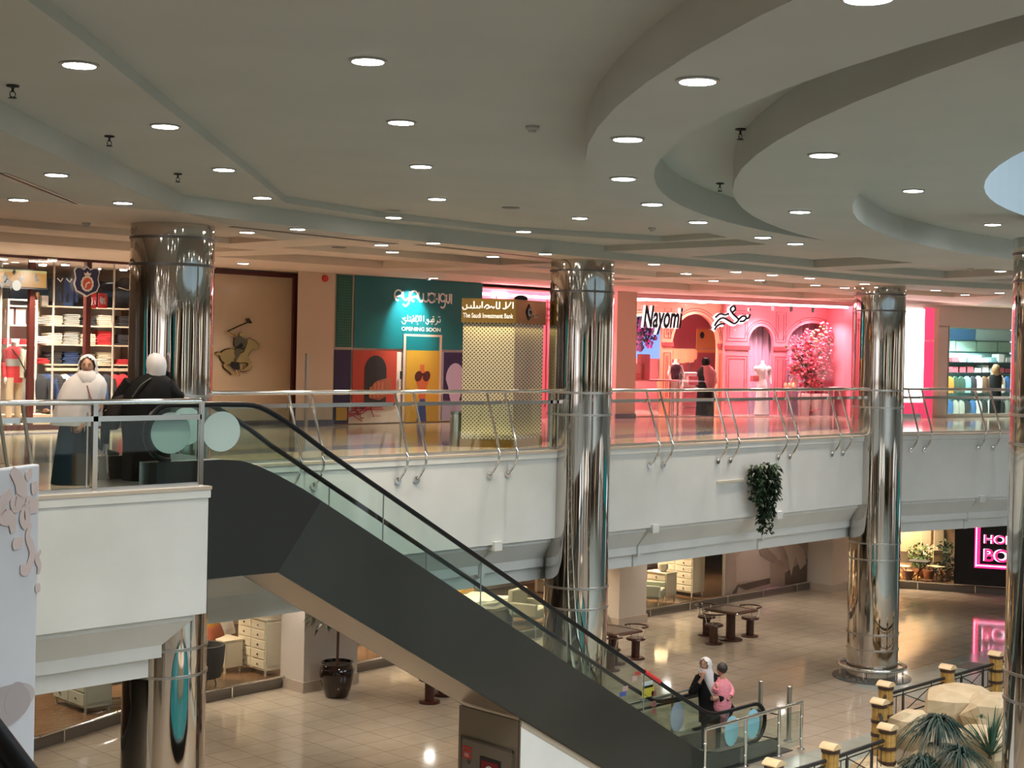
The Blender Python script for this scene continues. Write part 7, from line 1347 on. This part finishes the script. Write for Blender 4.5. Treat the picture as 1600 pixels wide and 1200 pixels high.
for P_, wd in (([(18, 735), (30, 752), (33, 775), (24, 788), (19, 778)], .13), ([(16, 768), (5, 785), (3, 805), (17, 812), (20, 832)], .11), ([(38, 788), (33, 808), (38, 820), (43, 812), (41, 785), (47, 776)], .06), ([(52, 778), (52, 802)], .12), ([(53, 752), (54, 772)], .08), ([(43, 735), (46, 748)], .08), ([(27, 840), (27, 858)], .12), ([(48, 818), (43, 838), (50, 862), (44, 888), (35, 892), (34, 882)], .07), ([(63, 860), (57, 872), (61, 884), (59, 897)], .05), ([(58, 912), (59, 926)], .06)): bpx(P_, wd)
def blob(c, rx, rz, m_, nm, o=.004):
    t_, z = BW2.at(c[0], c[1], o); MB().prism([BW2.P(t_+rx*math.cos(2*PI*k/20), o, z+rz*math.sin(2*PI*k/20)*(1.2 if math.sin(2*PI*k/20) > 0 else .9)) for k in range(20)], (BW2.n[0]*.003, BW2.n[1]*.003, 0)).build(nm, m_, BAN)
blob((14, 1100), .30, .10, mat('banner petal', (.42, .38, .38), .8), 'petal_print'); blob((2, 1112), .34, .13, mat('banner petal dark', (.34, .31, .32), .8), 'petal_print', .008); blob((24, 1095), .13, .10, mat('banner petal dark', (0, 0, 0)), 'petal_print', .009)
HR2 = thing('escalator_handrail', 'black handrail of a nearer escalator at the bottom left corner', 'handrail', (-8.8, -8, -2)); a = onC(-30, 1118, -9.6); b = onC(60, 1236, -9.6)
d_ = Vector(b)-Vector(a); MB().tube([tuple(Vector(a)-d_*1.5), tuple(Vector(b)+d_*3)], .05, 10).build('belt', BLACK, HR2, True); MB().prism([tuple(Vector(a)-d_*1.5), tuple(Vector(b)+d_*3), tuple(Vector(b)+d_*3-Vector((0, 0, .5))), tuple(Vector(a)-d_*1.5-Vector((0, 0, .5)))], (0, .02, 0)).build('side_panel', SIDE2, HR2)
PO = thing('round_pool', 'round teal pool with a black rim on the lower floor, seen mirrored in the columns', 'pool', (3, -8, LF))
MB().lathe([(4.6, .004), (4.6, .34), (4.35, .34), (4.35, .28)], (3, -8, LF), 64).build('rim', BLACK, PO, True); MB().lathe([(4.35, .27), (4.35, .29)], (3, -8, LF), 64).build('water', mat('teal water', (.004, .14, .16), .12), PO)
MB().lathe([(1.3, .3), (1.3, .9), (.5, 1.0), (.4, 1.8), (.7, 1.9)], (3, -8, LF), 32).build('fountain_bowl', CREAM, PO, True)
# ================================================================ THE OTHER SIDE OF THE ATRIUM (seen only as reflections in the mirrored columns)
random.seed(77)
def litwall(W_, z0, z1, seed, base):
    random.seed(seed); t_ = 0; k = 0
    while t_ < W_.L-1:
        wd = random.choice((1.2, 1.8, 2.6, 3.4)); c_, e_ = random.choice((((.9, .78, .6), 1.6), ((.25, .18, .13), 0), ((.85, .9, 1), 3.0), ((.5, .35, .22), .5), ((.05, .05, .05), 0), ((.0, .30, .32), 1.2), ((.40, .30, .22), 0), ((.30, .24, .18), .6), ((.1, .07, .05), 0), ((.9, .85, .75), 2.6)))
        m_ = mat('shopfront %d %d' % (base, k), c_, .5, emit=c_ if e_ else None, es=(e_ or 1)*.32); t1 = min(t_+wd, W_.L)
        struct('wall_shopfront_%d' % (base*40+k), MB().wbox(W_, t_, t1-.25, 0, .1, z0, z1), m_); t_ = t1; k += 1
litwall(Wall((-33.5, -45), (-33.5, 17)), .2, 3.0, 5, 1); litwall(Wall((47.5, -45.5), (-33, -45.5)), .2, 3.0, 6, 2); litwall(Wall((47.5, -45.5), (-33, -45.5)), LF+.2, -2.6, 8, 3); litwall(Wall((-13.7, -44), (-13.7, -.3)), LF+.2, -2.6, 9, 4); litwall(Wall((47.8, 17), (47.8, -45)), .2, 3.0, 12, 5); litwall(Wall((47.8, 17), (47.8, -45)), LF+.2, -2.6, 13, 6)
struct('wall_far_balcony', MB().box(-34, 40, -33, -32.8, -2.3, 0).box(39.6, 39.9, -33, -12, -2.3, 0), WHITE); struct('floor_9', MB().box(-34, 48, -46, -32.9, -.03, 0), UTILE)
for x in range(-30, 40, 6):
    for y in (-36, -41): 
        t = thing('ceiling_light', 'round ceiling light across the atrium behind the camera', 'ceiling light', (x, y, 3.3), 'ceiling lights behind the camera'); MB().lathe([(.11, -.001), (.11, -.015)], (x, y, 3.3), 16).build('diffuser', LON, t)
for x, y in ((-12, -20), (-16, -20), (-20, -20), (-12, -12), (-16, -12), (-20, -12), (-12, -5), (-16, -5), (-20, -5), (-26, -16), (-26, -8), (-12, -28), (-18, -28)):
    t = thing('ceiling_light', 'round ceiling light across the atrium behind the camera', 'ceiling light', (x, y, 3.3), 'ceiling lights behind the camera'); MB().lathe([(.11, -.001), (.11, -.015)], (x, y, 3.3), 16).build('diffuser', LON, t); lamp('AREA', (0, 0, -.03), 20, WM, .2, t)

for k in range(64):
    x, y = random.uniform(-31, -9), random.uniform(-40, -1.5); t = thing('ceiling_light', 'round ceiling light across the atrium behind the camera', 'ceiling light', (x, y, 3.3), 'ceiling lights behind the camera'); MB().lathe([(.10, -.001), (.10, -.015)], (x, y, 3.3), 12).build('diffuser', LON, t)
